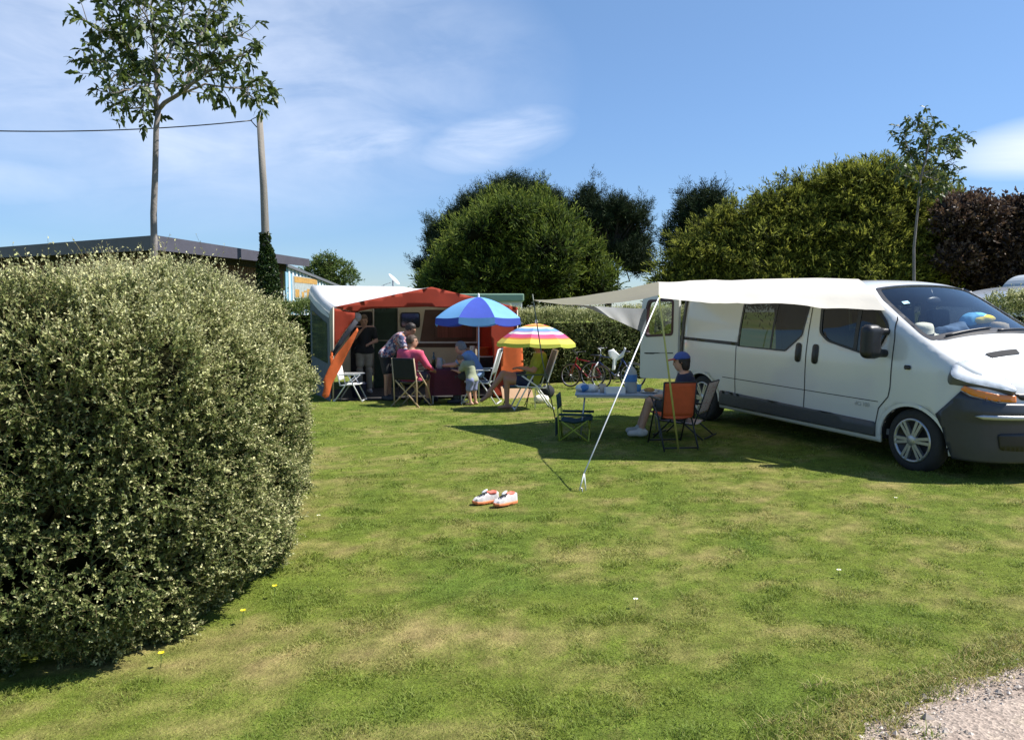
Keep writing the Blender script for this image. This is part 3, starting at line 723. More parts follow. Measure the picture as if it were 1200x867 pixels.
_dl = np.sqrt(np.diff(_xx)**2+np.diff(_ww*.93)**2); _S = np.concatenate([[0], np.cumsum(_dl)]); _S = _S-np.interp(0, _xx, _S); _SX, _SW = _xx, _ww
S_END = _S[-1]
def side(s, z, off=0.0, sg=-1):
    """the van's flank and nose: outline position s, height z -> van coordinates (sg -1 right flank, +1 left)"""
    s = np.asarray(s, float); z = np.asarray(z, float)
    def pos(s_, z_):
        x, w = nose_x(s_); b = np.interp(z_, *_bz)
        # flanks draw in towards the top edge where it runs down the pillar and bonnet
        top = zs(np.minimum(x, .80)); k = np.clip((z_-(top-.10))/.10, 0, 1)*np.clip((x+.95)/.4, 0, 1)
        y = w*b-.035*k*k*np.clip(w*3, 0, 1)
        front = 1-np.clip(w, 0, 1)**2
        lean = np.clip((z_-.62)/.3, 0, 1.2)**1.5*.055+.03*np.clip((.35-z_)/.15, 0, 1)
        return np.stack([x-front*lean, y, z_], -1)
    p = pos(s, z)
    if np.any(off):
        e = .004; n = np.cross(pos(s+e, z)-pos(s-e, z), pos(s, z+e)-pos(s, z-e)); n /= np.linalg.norm(n, axis=-1, keepdims=True)+1e-12
        n = np.where((n[..., 1:2]*1.0+n[..., 0:1]*.6) < 0, -n, n)
        p = p+n*np.asarray(off)[..., None] if hasattr(off, '__len__') else p+n*off
    p[..., 1] *= sg; return p
def seam_pt(s):
    x, w = nose_x(s); return side(s, zs(np.minimum(x, X_F)), 0.0, 1)
def top(s, t, off=0.0):
    """roof, windscreen and bonnet: station s, across t in -1..1"""
    s = np.asarray(s, float); t = np.asarray(t, float)
    def pos(s_, t_):
        q = seam_pt(s_); x0 = q[..., 0]
        return np.stack([x0+np.interp(x0, *_bu)*(1-t_*t_), q[..., 1]*t_, q[..., 2]+np.interp(x0, *_cr)*(1-np.abs(t_)**2.4)], -1)
    p = pos(s, t)
    if off:
        e = .004; n = np.cross(pos(s+e, t)-pos(s-e, t), pos(s, t+e)-pos(s, t-e)); n /= np.linalg.norm(n, axis=-1, keepdims=True)+1e-12
        n = np.where(n[..., 2:3]+n[..., 0:1]*.5 < 0, -n, n); p = p+n*off
    return p
van = thing('camper_van', 'white panel van with grey bumper, dark side windows and awning fixed to its roof edge', 'van')
van.matrix_world = Matrix(((VF[0], VL[0], VU[0], VO[0]), (VF[1], VL[1], VU[1], VO[1]), (VF[2], VL[2], VU[2], VO[2]), (0, 0, 0, 1)))
def surf(name, fn, V, Fc, mt, parent=None, thick=0.0, smooth=True, seamfix=None):
    co = fn(V[:, 0], V[:, 1]); me = np_mesh(name, co, Fc, smooth)
    bm = bmesh.new(); bm.from_mesh(me); bmesh.ops.recalc_face_normals(bm, faces=bm.faces); bm.to_mesh(me); bm.free()
    o = link(name, me, mt, parent or van)
    if thick:
        md = o.modifiers.new('shell', 'SOLIDIFY'); md.thickness = thick; md.offset = 0
    return o
def side_patch(name, poly, mt, off=.003, parent=None, holes=(), h=.05, sg=-1, thick=0.0):
    V, Fc = cdt_patch(poly, holes, h); return surf(name, lambda s, z: side(s, z, off, sg), V, Fc, mt, parent, thick)
def top_patch(name, poly, mt, off=.003, parent=None, h=.05, holes=(), thick=0.0):
    V, Fc = cdt_patch(poly, holes, h); return surf(name, lambda s, t: top(s, t, off), V, Fc, mt, parent, thick)
def line_side(name, pts, w, mt, off=.0035, parent=None, sg=-1):
    """a thin strip (shut line) along a polyline on the flank"""
    p = np.array(densify(pts, .04, False)); d = np.gradient(p, axis=0); d /= np.linalg.norm(d, axis=1, keepdims=True); n = np.stack([-d[:, 1], d[:, 0]], 1)*w/2
    q = np.concatenate([p+n, p-n]); k = len(p); co = side(q[:, 0], q[:, 1], off, sg)
    return link(name, np_mesh(name, co, np.array([(i, i+1, k+i+1, k+i) for i in range(k-1)])), mt, parent or van)
# windows (outline s, height z), measured on the near flank
W_FRONT = rounded([(-1.315, 1.60), (-1.285, 1.30), (-1.16, 1.215), (-.50, 1.085), (-.36, 1.36), (-.40, 1.44), (-.56, 1.575)], .05)
W_SLIDE = rounded([(-2.68, 1.64), (-2.71, 1.06), (-1.82, 1.06), (-1.57, 1.25), (-1.505, 1.635)], .03)
ARCH = lambda x0: [(x0+.385*math.cos(a), .30+.345*math.sin(a)) for a in np.linspace(0, math.pi, 15)]
arch_f, arch_r = ARCH(0.0), ARCH(-3.47)
s_top = np.concatenate([np.arange(X_R, -1.3, .066), np.arange(-1.3, S_END-.02, .045), [S_END]])
rim = [(s_, float(zs(nose_x(s_)[0]))) for s_ in s_top]
def flank(sg, fw, sw):
    outer = [(s_, z) for s_, z in rim]+[(S_END, .22), (.385, .22)]+[(x, max(z, .22)) for x, z in arch_f]+[(-.385, .22), (-3.085, .22)]+[(x, max(z, .22)) for x, z in arch_r]+[(-3.855, .22), (X_R, .24)]
    out = []
    for p in outer:
        if not out or np.hypot(p[0]-out[-1][0], p[1]-out[-1][1]) > 1e-4: out.append(p)
    V, Fc = cdt_patch(out, [fw, sw], .07)
    return side(V[:, 0], V[:, 1], 0.0, sg), Fc
# windscreen opening on the top surface
s_wt, s_wb = -.80, .03
WS = [(s_wt, -.80), (s_wt, .80), (-.60, .885), (s_wb-.05, .945), (s_wb+.035, .92), (s_wb+.035, -.92), (s_wb-.05, -.945), (-.60, -.885)]
WS = rounded(WS, .04)
def top_shell():
    # rows along s_top, matching the rim of the flanks
    outer = [(s_, -1.0) for s_ in s_top[:-1]]+[(S_END, 0.0)]+[(s_, 1.0) for s_ in s_top[:-1][::-1]]
    V, Fc = cdt_patch(outer, [WS], .07); return top(V[:, 0], V[:, 1]), Fc
def van_body():
    A, Fa = flank(-1, W_FRONT, W_SLIDE); B, Fb = flank(1, W_FRONT, W_SLIDE); T, Ft = top_shell()
    v = np.concatenate([A, B, T]); f = np.concatenate([Fa, Fb+len(A), Ft+len(A)+len(B)])
    me = np_mesh('body', v, f, True); bm = bmesh.new(); bm.from_mesh(me)
    bmesh.ops.remove_doubles(bm, verts=bm.verts, dist=.006); bmesh.ops.recalc_face_normals(bm, faces=bm.faces)
    bm.verts.ensure_lookup_table()
    fz = max(bm.faces, key=lambda q: q.calc_center_median().z)
    if fz.normal.z < 0: bmesh.ops.reverse_faces(bm, faces=bm.faces)
    bm.to_mesh(me); bm.free()
    o = link('body', me, [M_PAINT, M_LINING], van)
    md = o.modifiers.new('panel_thickness', 'SOLIDIFY'); md.thickness = .025; md.offset = -1; md.material_offset = 1; md.use_quality_normals = True
    return o
body = van_body()
# glazing set just inside the openings
fwp = side_patch('front_side_window', [tuple(p) for p in W_FRONT], M_TINT, -.008)
swp = side_patch('sliding_door_window', [tuple(p) for p in W_SLIDE], M_TINT, -.008)
side_patch('front_side_window', [tuple(p) for p in W_FRONT], M_TINT, -.008, sg=1); side_patch('sliding_door_window', [tuple(p) for p in W_SLIDE], M_TINT, -.008, sg=1)
def grow(poly, k):
    p = np.array(poly); c = p.mean(0); d = p-c; return [tuple(c+q*(1+k/np.linalg.norm(q))) for q in d]
side_patch('window_seal', grow(W_FRONT, .022), M_BLACK, .003, fwp, [grow(W_FRONT, -.010)], .06)
side_patch('window_seal', grow(W_SLIDE, .012), M_BLACK, .003, swp, [grow(W_SLIDE, -.012)], .06)
line_side('window_divider', [(-2.09, 1.07), (-2.06, 1.63)], .035, M_BLACK, -.004, swp)
line_side('window_divider', [(-.77, 1.14), (-.765, 1.6)], .05, M_BLACK, -.004, fwp)
ws = top_patch('windscreen', [tuple(p) for p in WS], M_WIND, -.006)
WSo = rounded([(s_wt-.015, -.82), (s_wt-.015, .82), (-.60, .91), (s_wb-.05, .965), (s_wb+.055, .94), (s_wb+.055, -.94), (s_wb-.05, -.965), (-.60, -.91)], .04)
WSi = rounded([(s_wt+.02, -.78), (s_wt+.02, .78), (-.58, .865), (s_wb-.06, .92), (s_wb-.0, .895), (s_wb-.0, -.895), (s_wb-.06, -.92), (-.58, -.865)], .05)
top_patch('windscreen_seal', WSo, M_BLACK, .003, ws, .05, [WSi])
# shut lines and the sliding door rail
for sg in (-1, 1):
    pass
line_side('door_gap', [(-.30, 1.50), (-.262, 1.30), (-.265, .80), (-.285, .70), (-.40, .57), (-.44, .40), (-.45, .27)], .012, M_GAP)
line_side('door_gap', [(-1.46, 1.66), (-1.475, 1.1), (-1.47, .62), (-1.485, .42), (-1.485, .27)], .012, M_GAP)
line_side('door_gap', [(-2.735, 1.06), (-2.735, .27)], .010, M_GAP)
rail = side_patch('door_rail', [(-3.93, 1.075), (-2.70, 1.062), (-2.70, 1.105), (-3.93, 1.115)], M_BLACK, .006, h=.06)
side_patch('side_crease', [(-3.0, .640), (-.41, .640), (-.41, .632), (-3.0, .632)], M_GAP, .002, h=.08)
side_patch('sill_cladding', [(-3.05, .425), (-3.03, .455), (-.455, .425), (-.435, .40), (-.445, .275), (-3.075, .262)], M_CLAD, .010, h=.06, thick=.012)
side_patch('rear_cladding', [(-3.865, .425), (-4.0, .44), (-4.0, .25), (-3.865, .25)], M_CLAD, .010, h=.06, thick=.012)
# wheel arch lips, wells, wheels
def wheel(x, sgn):
    w = thing('wheel', None, None); w.parent = van; del_ = None
    w.location = (x, sgn*.905, .305)
    if sgn > 0: w.rotation_euler = (0, 0, math.pi)
    A = np.stack([[1, 0, 0], [0, 0, 1], [0, -1.0, 0]], 1)      # lathe axis points outwards (-y)
    MB().lathe([(.19, -.19), (.255, -.19), (.297, -.175), (.312, -.15), (.315, -.10), (.314, -.06), (.306, -.03), (.285, -.010), (.255, -.004), (.228, -.003), (.215, -.012), (.20, -.02)], 40, axis=A, caps=False).build('tyre', M_TYRE, w)
    m = MB(); m.lathe([(.218, -.012), (.212, .002), (.20, .001), (.196, -.012), (.19, -.03), (.0, -.032)], 40, axis=A, mi=1, caps=False)
    m.lathe([(.218, -.014), (.214, .004), (.196, .003), (.190, -.014)], 40, axis=A, caps=False)
    m.lathe([(.0, .010), (.042, .009), (.056, .003), (.06, -.02)], 20, axis=A, caps=False)
    for k in range(6):                # paired spokes of the trim
        for q in (-.20, .20):
            a = k*math.pi/3+.1
            d0 = a+q*1.25; d1 = a+q*.62
            p = lambda r_, an: np.array([r_*math.cos(an), 0, r_*math.sin(an)])
            i0, i1 = p(.05, d0), p(.203, d1); tdir = (i1-i0)/np.linalg.norm(i1-i0); nrm = np.cross(tdir, [0, 1, 0])*.0135
            y0, y1 = -.006, .03
            vs = [i0-nrm, i0+nrm, i1+nrm*1.15, i1-nrm*1.15]
            m.add([v+np.array([0, y0, 0]) for v in vs]+[v*1.0+np.array([0, y1, 0]) for v in vs], [(0, 1, 2, 3), (7, 6, 5, 4), (0, 4, 5, 1), (1, 5, 6, 2), (2, 6, 7, 3), (3, 7, 4, 0)])
    m.build('wheel_trim', [M_TRIM, M_BLACK], w)
    wm = MB(); vs = []
    an = np.linspace(-.12, math.pi+.12, 22); rr = .372
    for y in (.015, .36):
        for a in an: vs.append((rr*math.cos(a), y, rr*.92*math.sin(a)-.005))
    n = len(an); fs = [(i, i+1, n+i+1, n+i) for i in range(n-1)]+[tuple(range(n, 2*n))]
    wm.add(vs, fs, 0, True); wm.build('wheel_well', M_WELL, w)
for x in (0.0, -3.47):
    for sgn in (-1, 1): wheel(x, sgn)
for x0 in (0.0, -3.47):
    a = np.linspace(.0, math.pi, 24); o_ = [(x0+.415*math.cos(t), .30+.372*math.sin(t)) for t in a]; i_ = [(x0+.378*math.cos(t), .30+.338*math.sin(t)) for t in a[::-1]]
    side_patch('arch_lip', o_+i_, M_PAINT, .008, h=.04)
# bumper: grey, wraps the nose
s_b0 = .395
bump = [(.385, .30), (.335, .48), (.27, .605), (.36, .70), (.485, .842), (.56, .800), (.80, .745), (S_END, .735), (S_END, .215), (.42, .205)]
Vb, Fb = cdt_patch(bump, [], .045)
def bump_fn(s, z):
    grow_ = np.clip((s-.40)/.25, 0, 1)
    ledge = .030*np.clip((z-.60)/.03, 0, 1)*np.clip((.80-z)/.14, 0, 1)
    off = .010+grow_*(.022+ledge*1.0+.012*np.clip((.40-z)/.2, 0, 1))
    return side(s, z, off, -1)
def mirror_pair(name, fn, V, Fc, mt, parent=None, thick=0.0):
    a = fn(V[:, 0], V[:, 1]); b = a.copy(); b[:, 1] *= -1
    me = np_mesh(name, np.concatenate([a, b]), np.concatenate([Fc, Fc[:, ::-1]+len(a)]), True); bm = bmesh.new(); bm.from_mesh(me); bmesh.ops.remove_doubles(bm, verts=bm.verts, dist=.004); bmesh.ops.recalc_face_normals(bm, faces=bm.faces); bm.to_mesh(me); bm.free()
    o = link(name, me, mt, parent or van)
    if thick: md = o.modifiers.new('t', 'SOLIDIFY'); md.thickness = thick; md.offset = -1
    return o
bumper = mirror_pair('bumper', bump_fn, Vb, Fb, M_BUMP, thick=.03)
Vs, Fs_ = cdt_patch([(.60, .625), (.66, .640), (S_END, .640), (S_END, .602), (.66, .602)], [], .04)
mirror_pair('bumper_lip_highlight', lambda s, z: side(s, z, .050+.012, -1), Vs, Fs_, M_GREYMET, bumper, .012)  # pale strip paints the light caught by the moulded lip
Vs, Fs_ = cdt_patch(rounded([(.78, .47), (S_END, .50), (S_END, .31), (.80, .33)], .03), [], .04)
mirror_pair('air_intake', lambda s, z: side(s, z, .046, -1), Vs, Fs_, M_BLACK, bumper, .006)
Vs, Fs_ = cdt_patch([(1.10, .575), (S_END, .575), (S_END, .47), (1.10, .47)], [], .05)
npl = mirror_pair('number_plate', lambda s, z: side(s, z, .075, -1), Vs, Fs_, mat('plate_white', (.75, .75, .72), .4, .03, 5), bumper, .008)
# grille between the lamps
Vs, Fs_ = cdt_patch(rounded([(.93, .835), (1.0, .775), (S_END, .765), (S_END, .825)], .015), [], .03)
mirror_pair('grille', lambda s, z: side(s, z, .012, -1), Vs, Fs_, M_BLACK, None, .01)
# headlamps: long teardrops on the corner of the nose, amber indicators beneath
LAMP_L, LAMP_T = np.array([.385, -.905, 1.005]), np.array([.755, -.50, .862])
def lamp_unit(sg):
    C = (LAMP_L+LAMP_T)/2+np.array([.012, -.012, .016]); e1 = LAMP_T-LAMP_L; ln = np.linalg.norm(e1); e1 /= ln; n = np.array([.50, -.52, .69]); n -= e1*(n@e1); n /= np.linalg.norm(n); e2 = np.cross(n, e1)
    if e2[2] < 0: e2 = -e2
    h = ln/2; poly = rounded([(-h, -.02), (-h*.95, .095), (-h*.62, .172), (-h*.05, .172), (h*.45, .105), (h, -.015), (h*.92, -.045), (h*.3, -.062), (-h*.45, -.085), (-h*.9, -.07)], .06)
    V, Fc = cdt_patch(poly, [], .022); B = np.array(densify(poly, .012)); dist = np.sqrt(((V[:, None]-B[None])**2).sum(2)).min(1)
    puff = np.sqrt(np.clip(1-(1-np.clip(dist/.075, 0, 1))**2, 0, 1))
    def put(v, off):
        p = C+v[:, :1]*e1+v[:, 1:]*e2+np.asarray(off)[:, None]*n; p[:, 1] *= -sg; return p
    k = len(B); hp = np.concatenate([put(B, np.full(k, .006)), put(B, np.full(k, -.16))]); hf = np.array([(i, (i+1) % k, k+(i+1) % k, k+i) for i in range(k)])
    hl = link('headlight', np_mesh('headlight', hp, hf, True), M_LAMPH, van)
    link('lamp_lens', np_mesh('lamp_lens', put(V, .006+.040*puff), Fc, True), M_LAMPG, hl)
    link('lamp_reflector', np_mesh('lamp_reflector', put(V, .004+.016*puff), Fc, True), M_LAMPC, hl)
    return hl
M_LAMPH = mat('lamp_housing_grey', (.13, .135, .14), .5, .1, 20); M_LAMPB = mat('lamp_bowl_chrome', (.80, .81, .83), .15, .08, 14, metal=.9)
for sg in (-1, 1):
    lamp_unit(sg)
    side_patch('indicator', rounded([(.485, .858), (.515, .895), (.60, .865), (.78, .826), (.93, .812), (.93, .752), (.75, .766), (.58, .808)], .012), M_AMBER, .030, h=.02, sg=sg, thick=.02)
# door handles, mirror, side repeater, fuel flap line, model lettering strip
def handle(s_, z0, z1):
    q = rounded([(s_-.05, z0), (s_+.05, z0), (s_+.05, z1), (s_-.05, z1)], .045, 5)
    V, Fc = cdt_patch(q, [], .02); c = np.array([s_, (z0+z1)/2]); d = np.sqrt((((V-c)/np.array([.05, (z1-z0)/2]))**2).sum(1))
    o = surf('door_handle', lambda a, b: side(a, b, .006+.022*np.clip(1-d**3, 0, 1), -1), V, Fc, M_BLACK); return o
handle(-1.60, .945, 1.165); handle(-1.33, .945, 1.165)
side_patch('side_indicator', rounded([(-.10, .995), (-.03, .995), (-.03, 1.035), (-.10, 1.035)], .015), M_BLACK, .010, h=.02, thick=.01)
def mirror_arm():
    m = MB(); o = side(np.array([-.36]), np.array([1.25]), 0)[0]
    f = lambda p: s_ell(p, (0, 0, 0), (.085, .125, .165))
    V, Q = sdf_mesh(lambda p: smin(np.maximum(s_box(p, (-.02, -.19, 0), (.075, .10, .17), .065), -1), smin(s_cap(p, (0, .0, .10), (0, -.16, .10), .035, .04), s_cap(p, (0, .0, -.12), (0, -.16, -.11), .04, .045), .03), .03), (-.15, -.36, -.22), (.13, .07, .22), .016)
    o_ = link('door_mirror', np_mesh('door_mirror', V, Q, True), M_BLACK, van); o_.location = tuple(o+np.array([.0, -.0, .0])); return o_
mirror_arm()
# wipers
for (s0, t0, s1, t1) in [(.08, -.78, .045, -.15), (.09, -.10, .05, .55)]:
    pts = [top(np.array(s0+(s1-s0)*k), np.array(t0+(t1-t0)*k), .018) for k in np.linspace(0, 1, 8)]
    MB().tube(pts, .010, 6).build('wiper', M_BLACK, van)
top_patch('scuttle_panel', rounded([(.088, -.90), (.115, -.80), (.115, .80), (.088, .90)], .01), M_BLACK, .004, h=.05)
for t0 in (-.42, .42):
    top_patch('bonnet_vent', rounded([(.40, t0-.22), (.47, t0-.20), (.47, t0+.20), (.40, t0+.22)], .01), M_GAP, .008, h=.03)
# roof seam and front roof bar under the awning edge
# small lettering on the front wing door
def letters(word, size, loc, rot, mt, parent, name='lettering', ext=.001):
    cu = bpy.data.curves.new(name, 'FONT'); cu.body = word; cu.size = size; cu.extrude = ext; cu.align_x = 'CENTER'; cu.align_y = 'CENTER'
    o = bpy.data.objects.new(name, cu); COL.objects.link(o); cu.materials.append(mt); bpy.context.view_layer.update(); me = bpy.data.meshes.new_from_object(o.evaluated_get(bpy.context.evaluated_depsgraph_get())); bpy.data.objects.remove(o); o = link(name, me, None, parent); o.location = loc; o.rotation_euler = rot; return o
q = side(np.array([-.615]), np.array([.585]), .006)[0]
letters('dCi 100', .062, tuple(q), (math.pi/2, 0, 0), M_GREYMET, van, 'lettering')
# rear end: body back frame, open barn door
rear = MB()
ry = [side(np.array([X_R]), np.array([z]), 0, -1)[0] for z in np.linspace(.25, 1.81, 14)]
fr = [(p[1]*-1, p[2]) for p in ry]
outl = [(-y, z) for y, z in fr]+[(y, z) for y, z in fr[::-1]]
inn = [(y*.86 if abs(y) > .2 else y, .42+(z-.25)*.82) for y, z in outl]
m_ = MB(); k = len(outl)
vs = [(X_R+.0, y, z) for y, z in outl]+[(X_R, y, z) for y, z in inn]
m_.add(vs, [(i, (i+1) % k, k+(i+1) % k, k+i) for i in range(k)]); m_.build('rear_frame', M_PAINT, van)
M_TAIL = mat('tail_lamp_red', (.10, .02, .02), .25, .1, 20)
side_patch('tail_light', [(-3.93, .82), (-4.015, .82), (-4.015, 1.62), (-3.95, 1.62)], mat('dark_rear_pillar', (.07, .065, .06), .5, .1, 10), .012, h=.05, thick=.02)
# door leaf swung round to face the awning side
hinge = np.array([X_R-.03, -.90, 0.0])
leaf_a = R(-82)      # direction of the leaf from the hinge: outwards and a little back
du = np.array([math.cos(R(180+20)), math.sin(R(180+20)), 0.0])
fr_ = np.eye(4); fr_[:3, 0] = du; fr_[:3, 1] = [0, 0, 1]; fr_[:3, 2] = np.cross(du, [0, 0, 1]); fr_[:3, 3] = hinge
leaf_o = rounded([(0.02, .50), (.70, .46), (.70, 1.45), (.66, 1.72), (.02, 1.74)], .05); leaf_w = rounded([(.13, 1.14), (.60, 1.10), (.60, 1.42), (.56, 1.60), (.13, 1.62)], .05)
def leaf_mesh(name, outer, holes, off, mt, parent, thick):
    V, Fc = cdt_patch(outer, holes, .12); co = (fr_@np.concatenate([V, np.full((len(V), 1), off), np.ones((len(V), 1))], 1).T).T[:, :3]
    o = link(name, np_mesh(name, co, Fc), mt, parent)
    if thick: md = o.modifiers.new('t', 'SOLIDIFY'); md.thickness = thick; md.offset = 0
    return o
rd = leaf_mesh('rear_door', leaf_o, [leaf_w], 0, M_PAINT, van, .05)
leaf_mesh('door_window', leaf_w, [], 0, M_WIND, rd, .006)
leaf_mesh('window_seal', grow(leaf_w, .03), [grow(leaf_w, -.012)], -.0, mat('dark_red_seal', (.06, .02, .025), .5, .1, 8), rd, .062)
leaf_mesh('door_panel', [(.10, .86), (.62, .83), (.62, .845), (.10, .875)], [], 0, M_GAP, rd, .056)
# interior: floor, dashboard, seats, wheel
MB().box((X_R+.05, -.84, .30), (.28, .84, .36)).build('cab_floor', M_LINING, van)
M_SEAT = mat('dark_seat_fabric', (.035, .038, .045), .9, .2, 30)
def seat(x, y):
    m = MB(); m.box((x-.05, y-.24, .62), (x+.42, y+.24, .80), bev=.05); m.box((x-.20, y-.24, .74), (x-.04, y+.24, 1.36), rot=roty(R(-10)), bev=.06); m.box((x-.30, y-.14, 1.36), (x-.19, y+.14, 1.56), rot=roty(R(-8)), bev=.05)
    m.tube([(x-.23, y-.07, 1.3), (x-.24, y-.07, 1.42)], .008); m.tube([(x-.23, y+.07, 1.3), (x-.24, y+.07, 1.42)], .008)
    m.build('seat', M_SEAT, van)
for y in (-.55, .02, .56): seat(-.78, y)
def dash():
    m = MB(); vs = []; ys_ = np.linspace(-.80, .80, 11)
    pr = [(-.28, .70), (-.30, .98), (-.24, 1.07), (-.10, 1.105), (.06, 1.12), (.17, 1.15), (.26, 1.12), (.3, .8)]
    for y in ys_:
        for x, z in pr:
            b = .11*(1-(y/.85)**2); vs.append((x+b*(1 if x > -.2 else .2), y, z+.025*(1-(y/.85)**2)+.135*np.clip((z-.7)/.3, 0, 1)*np.clip((.16-x)/.12, 0, 1)+.03*(z > .9)))
    n = len(pr); fs = [(i*n+j, i*n+j+1, (i+1)*n+j+1, (i+1)*n+j) for i in range(10) for j in range(n-1)]
    m.add(vs, fs, 0, True); return m.build('dashboard', mat('dark_dashboard', (.05, .053, .06), .6, .15, 30), van)
dash()
A_ = axis_frame((-.62, 0, .78))
ang = np.linspace(0, 2*math.pi, 25)[:-1]; MB().tube([np.array([-.42, .52, 1.14])+A_@np.array([.19*math.cos(a), .19*math.sin(a), 0]) for a in ang], .014, 8, closed=True).tube([(-.42, .33, 1.14), (-.42, .71, 1.14)], .016, 6).tube([(-.42, .52, 1.14), (-.2, .52, .95)], .03, 8).build('steering_wheel', M_BLACK, van)
MB().ell((-.62, .0, 1.66), .03, .11, .045, 12, 8).tube([(-.62, 0, 1.69), (-.66, 0, 1.78)], .01).build('rear_view_mirror', M_BLACK, van)
top_patch('windscreen_sticker', [(-.53, -.735), (-.53, -.65), (-.485, -.66), (-.485, -.745)], mat('pale_blue_sticker', (.35, .62, .75), .5, .05, 20), .002, ws, .03)
# things lying on the dashboard (each its own)
def on_van(name, label, cat, x, y, z, rz=0.0):
    w = van_world(np.array([x-.22, y, z+.135])); t = thing(name, label, cat, w, math.atan2(VF[1], VF[0])+rz); return t
M_STRAW = mat('straw', (.42, .31, .17), .85, .2, 60, bump=.4, bscale=120); M_CREAM = mat('cream_cloth', (.72, .68, .56), .9, .08, 12, bump=.3, bscale=30)
def hat(name, label, x, y, z, mt, rim=.17, crown=.10, tilt=(0, 0)):
    t = on_van(name, label, 'hat', x, y, z); t.rotation_euler[0] = tilt[0]; t.rotation_euler[1] = tilt[1]
    m = MB(); m.lathe([(.0, crown*.97), (.05, crown), (.080, crown*.93), (.092, crown*.7), (.10, .015), (.12, .004), (rim, .012), (rim+.004, .004), (.12, -.004), (.0, -.004)], 28, caps=False); m.build('crown', mt, t)
    MB().lathe([(.0995, .016), (.1015, .018), (.098, .042), (.096, .042)], 28, caps=False).build('hat_band', M_SEAT, t)
hat('sun_hat', 'floppy cream sun hat lying on the dashboard in the near corner of the windscreen', .02, -.60, 1.175, M_CREAM, .23, .13, (.15, .2))
hat('straw_hat', 'brown straw hat lying on the dashboard far from the cream one', .05, .42, 1.17, M_STRAW, .19, .14, (0, .15))
def blob(name, label, cat, x, y, z, prims, mt, k=.04, h=.014, box=.25, lump=.02, seed=0):
    w = van_world(np.array([x-.22, y, z+.135])); t = thing(name, label, cat, w, math.atan2(VF[1], VF[0]))
    def f(p):
        d = None
        for c, r_ in prims:
            e = s_ell(p, c, r_); d = e if d is None else smin(d, e, k)
        return d+(fbm(p*14+seed, 3, seed)-.5)*lump*2
    V, Q = sdf_mesh(f, (-box, -box, -.1), (box, box, box), h); link('folds', np_mesh('folds', V, Q, True), mt, t); return t
M_DENIM = mat('blue_grey_cloth', (.075, .125, .21), .9, .3, 10, bump=.3, bscale=40); M_BLUEC = mat('bright_blue_cloth', (.10, .36, .62), .8, .12, 12); M_YELC = mat('yellow_cloth', (.80, .58, .05), .8, .1, 12)
blob('jacket', 'crumpled blue grey jacket lying on the dashboard beside the cream hat', 'clothing', .06, -.24, 1.18, [((0, -.06, .04), (.11, .14, .06)), ((0, .08, .05), (.10, .12, .075))], M_DENIM, lump=.03, seed=3)
bb = blob('beach_bag', 'bright blue and yellow bundle lying on the dashboard in the middle of the windscreen', 'bag', .03, .10, 1.19, [((0, 0, .17), (.10, .15, .055)), ((0, -.10, .12), (.08, .08, .05))], M_BLUEC, lump=.015, seed=5)
Vq, Qq = sdf_mesh(lambda p: np.minimum(s_ell(p, (.065, .07, .155), (.06, .13, .045)), s_ell(p, (.06, .0, .145), (.055, .11, .042)))+(fbm(p*14, 2, 8)-.5)*.015, (-.2, -.25, -.1), (.25, .3, .25), .012); link('yellow_panel', np_mesh('yellow_panel', Vq, Qq, True), M_YELC, bb)
blob('dark_bundle', 'dark blue folded bundle on the dashboard under the bright blue and yellow one', 'clothing', .03, .11, 1.16, [((0, 0, .06), (.11, .18, .085))], mat('navy_cloth', (.04, .06, .10), .9, .2, 10), lump=.02, seed=9)
pp_ = on_van('paper', 'white folded paper lying on the dashboard beside the straw hat', 'paper', .20, .62, 1.18, .3); MB().box((-.05, -.10, 0), (.05, .10, .004)).build('sheet', mat('paper_white', (.8, .8, .78), .7, .02, 9), pp_)
# ================================================================== trees and hedges behind
M_BARK = mat('grey_brown_bark', (.17, .135, .10), .9, .3, 9, bump=.6, bscale=40, stretch=(1, 1, .25)); M_PALEB = mat('pale_bark', (.30, .27, .23), .85, .35, 7, bump=.5, bscale=30, stretch=(1, 1, .3)); M_DBARK = mat('dark_bark', (.055, .042, .032), .95, .3, 6)
M_STEMB = mat('mottled_grey_bark', (.19, .17, .155), .85, .45, 9, bump=.5, bscale=40, stretch=(1, 1, .4))
def limbs(mb, segs):
    for a, b, r0, r1 in segs:
        a = np.array(a, float); b = np.array(b, float); k = np.linspace(0, 1, 6); off = rand_unit(1)[0]*np.linalg.norm(b-a)*.05
        mb.tube([a+(b-a)*t+off*math.sin(t*math.pi) for t in k], list(r0+(r1-r0)*k), 7)
def sprays(pos, d, r, m, L, lw, tipgain=1.0, flat=.5, droop=0.0):
    """feathery sprays: m narrow leaves along each short axis"""
    n = len(pos); d, s, u = basis(d); Lr = L*r.uniform(.6, 1.35, n)
    t = np.tile((np.arange(m)+.5)/m, (n, 1)); sg = np.where(np.arange(m) % 2, 1, -1)[None]*np.ones((n, 1))
    roll = r.uniform(0, 6.283, n); s2 = s*np.cos(roll)[:, None]+u*np.sin(roll)[:, None]; u2 = np.cross(s2, d)
    pp = pos[:, None]+d[:, None]*(Lr[:, None]*t)[..., None]; pp[..., 2] -= droop*(t**2)*Lr[:, None]
    ld = d[:, None]*.75+s2[:, None]*(sg*(1-t*.7))[..., None]*.9+u2[:, None]*r.normal(0, flat, (n, m))[..., None]
    ll = (lw[0]*Lr[:, None]*(1.1-.55*t))*r.uniform(.7, 1.3, (n, m)); tip = np.clip(t*.9*tipgain+r.uniform(-.15, .15, (n, m)), 0, 1)
    return leaves(pp.reshape(-1, 3), ld.reshape(-1, 3), ll.ravel(), ll.ravel()*lw[1], tip.ravel(), r=r)
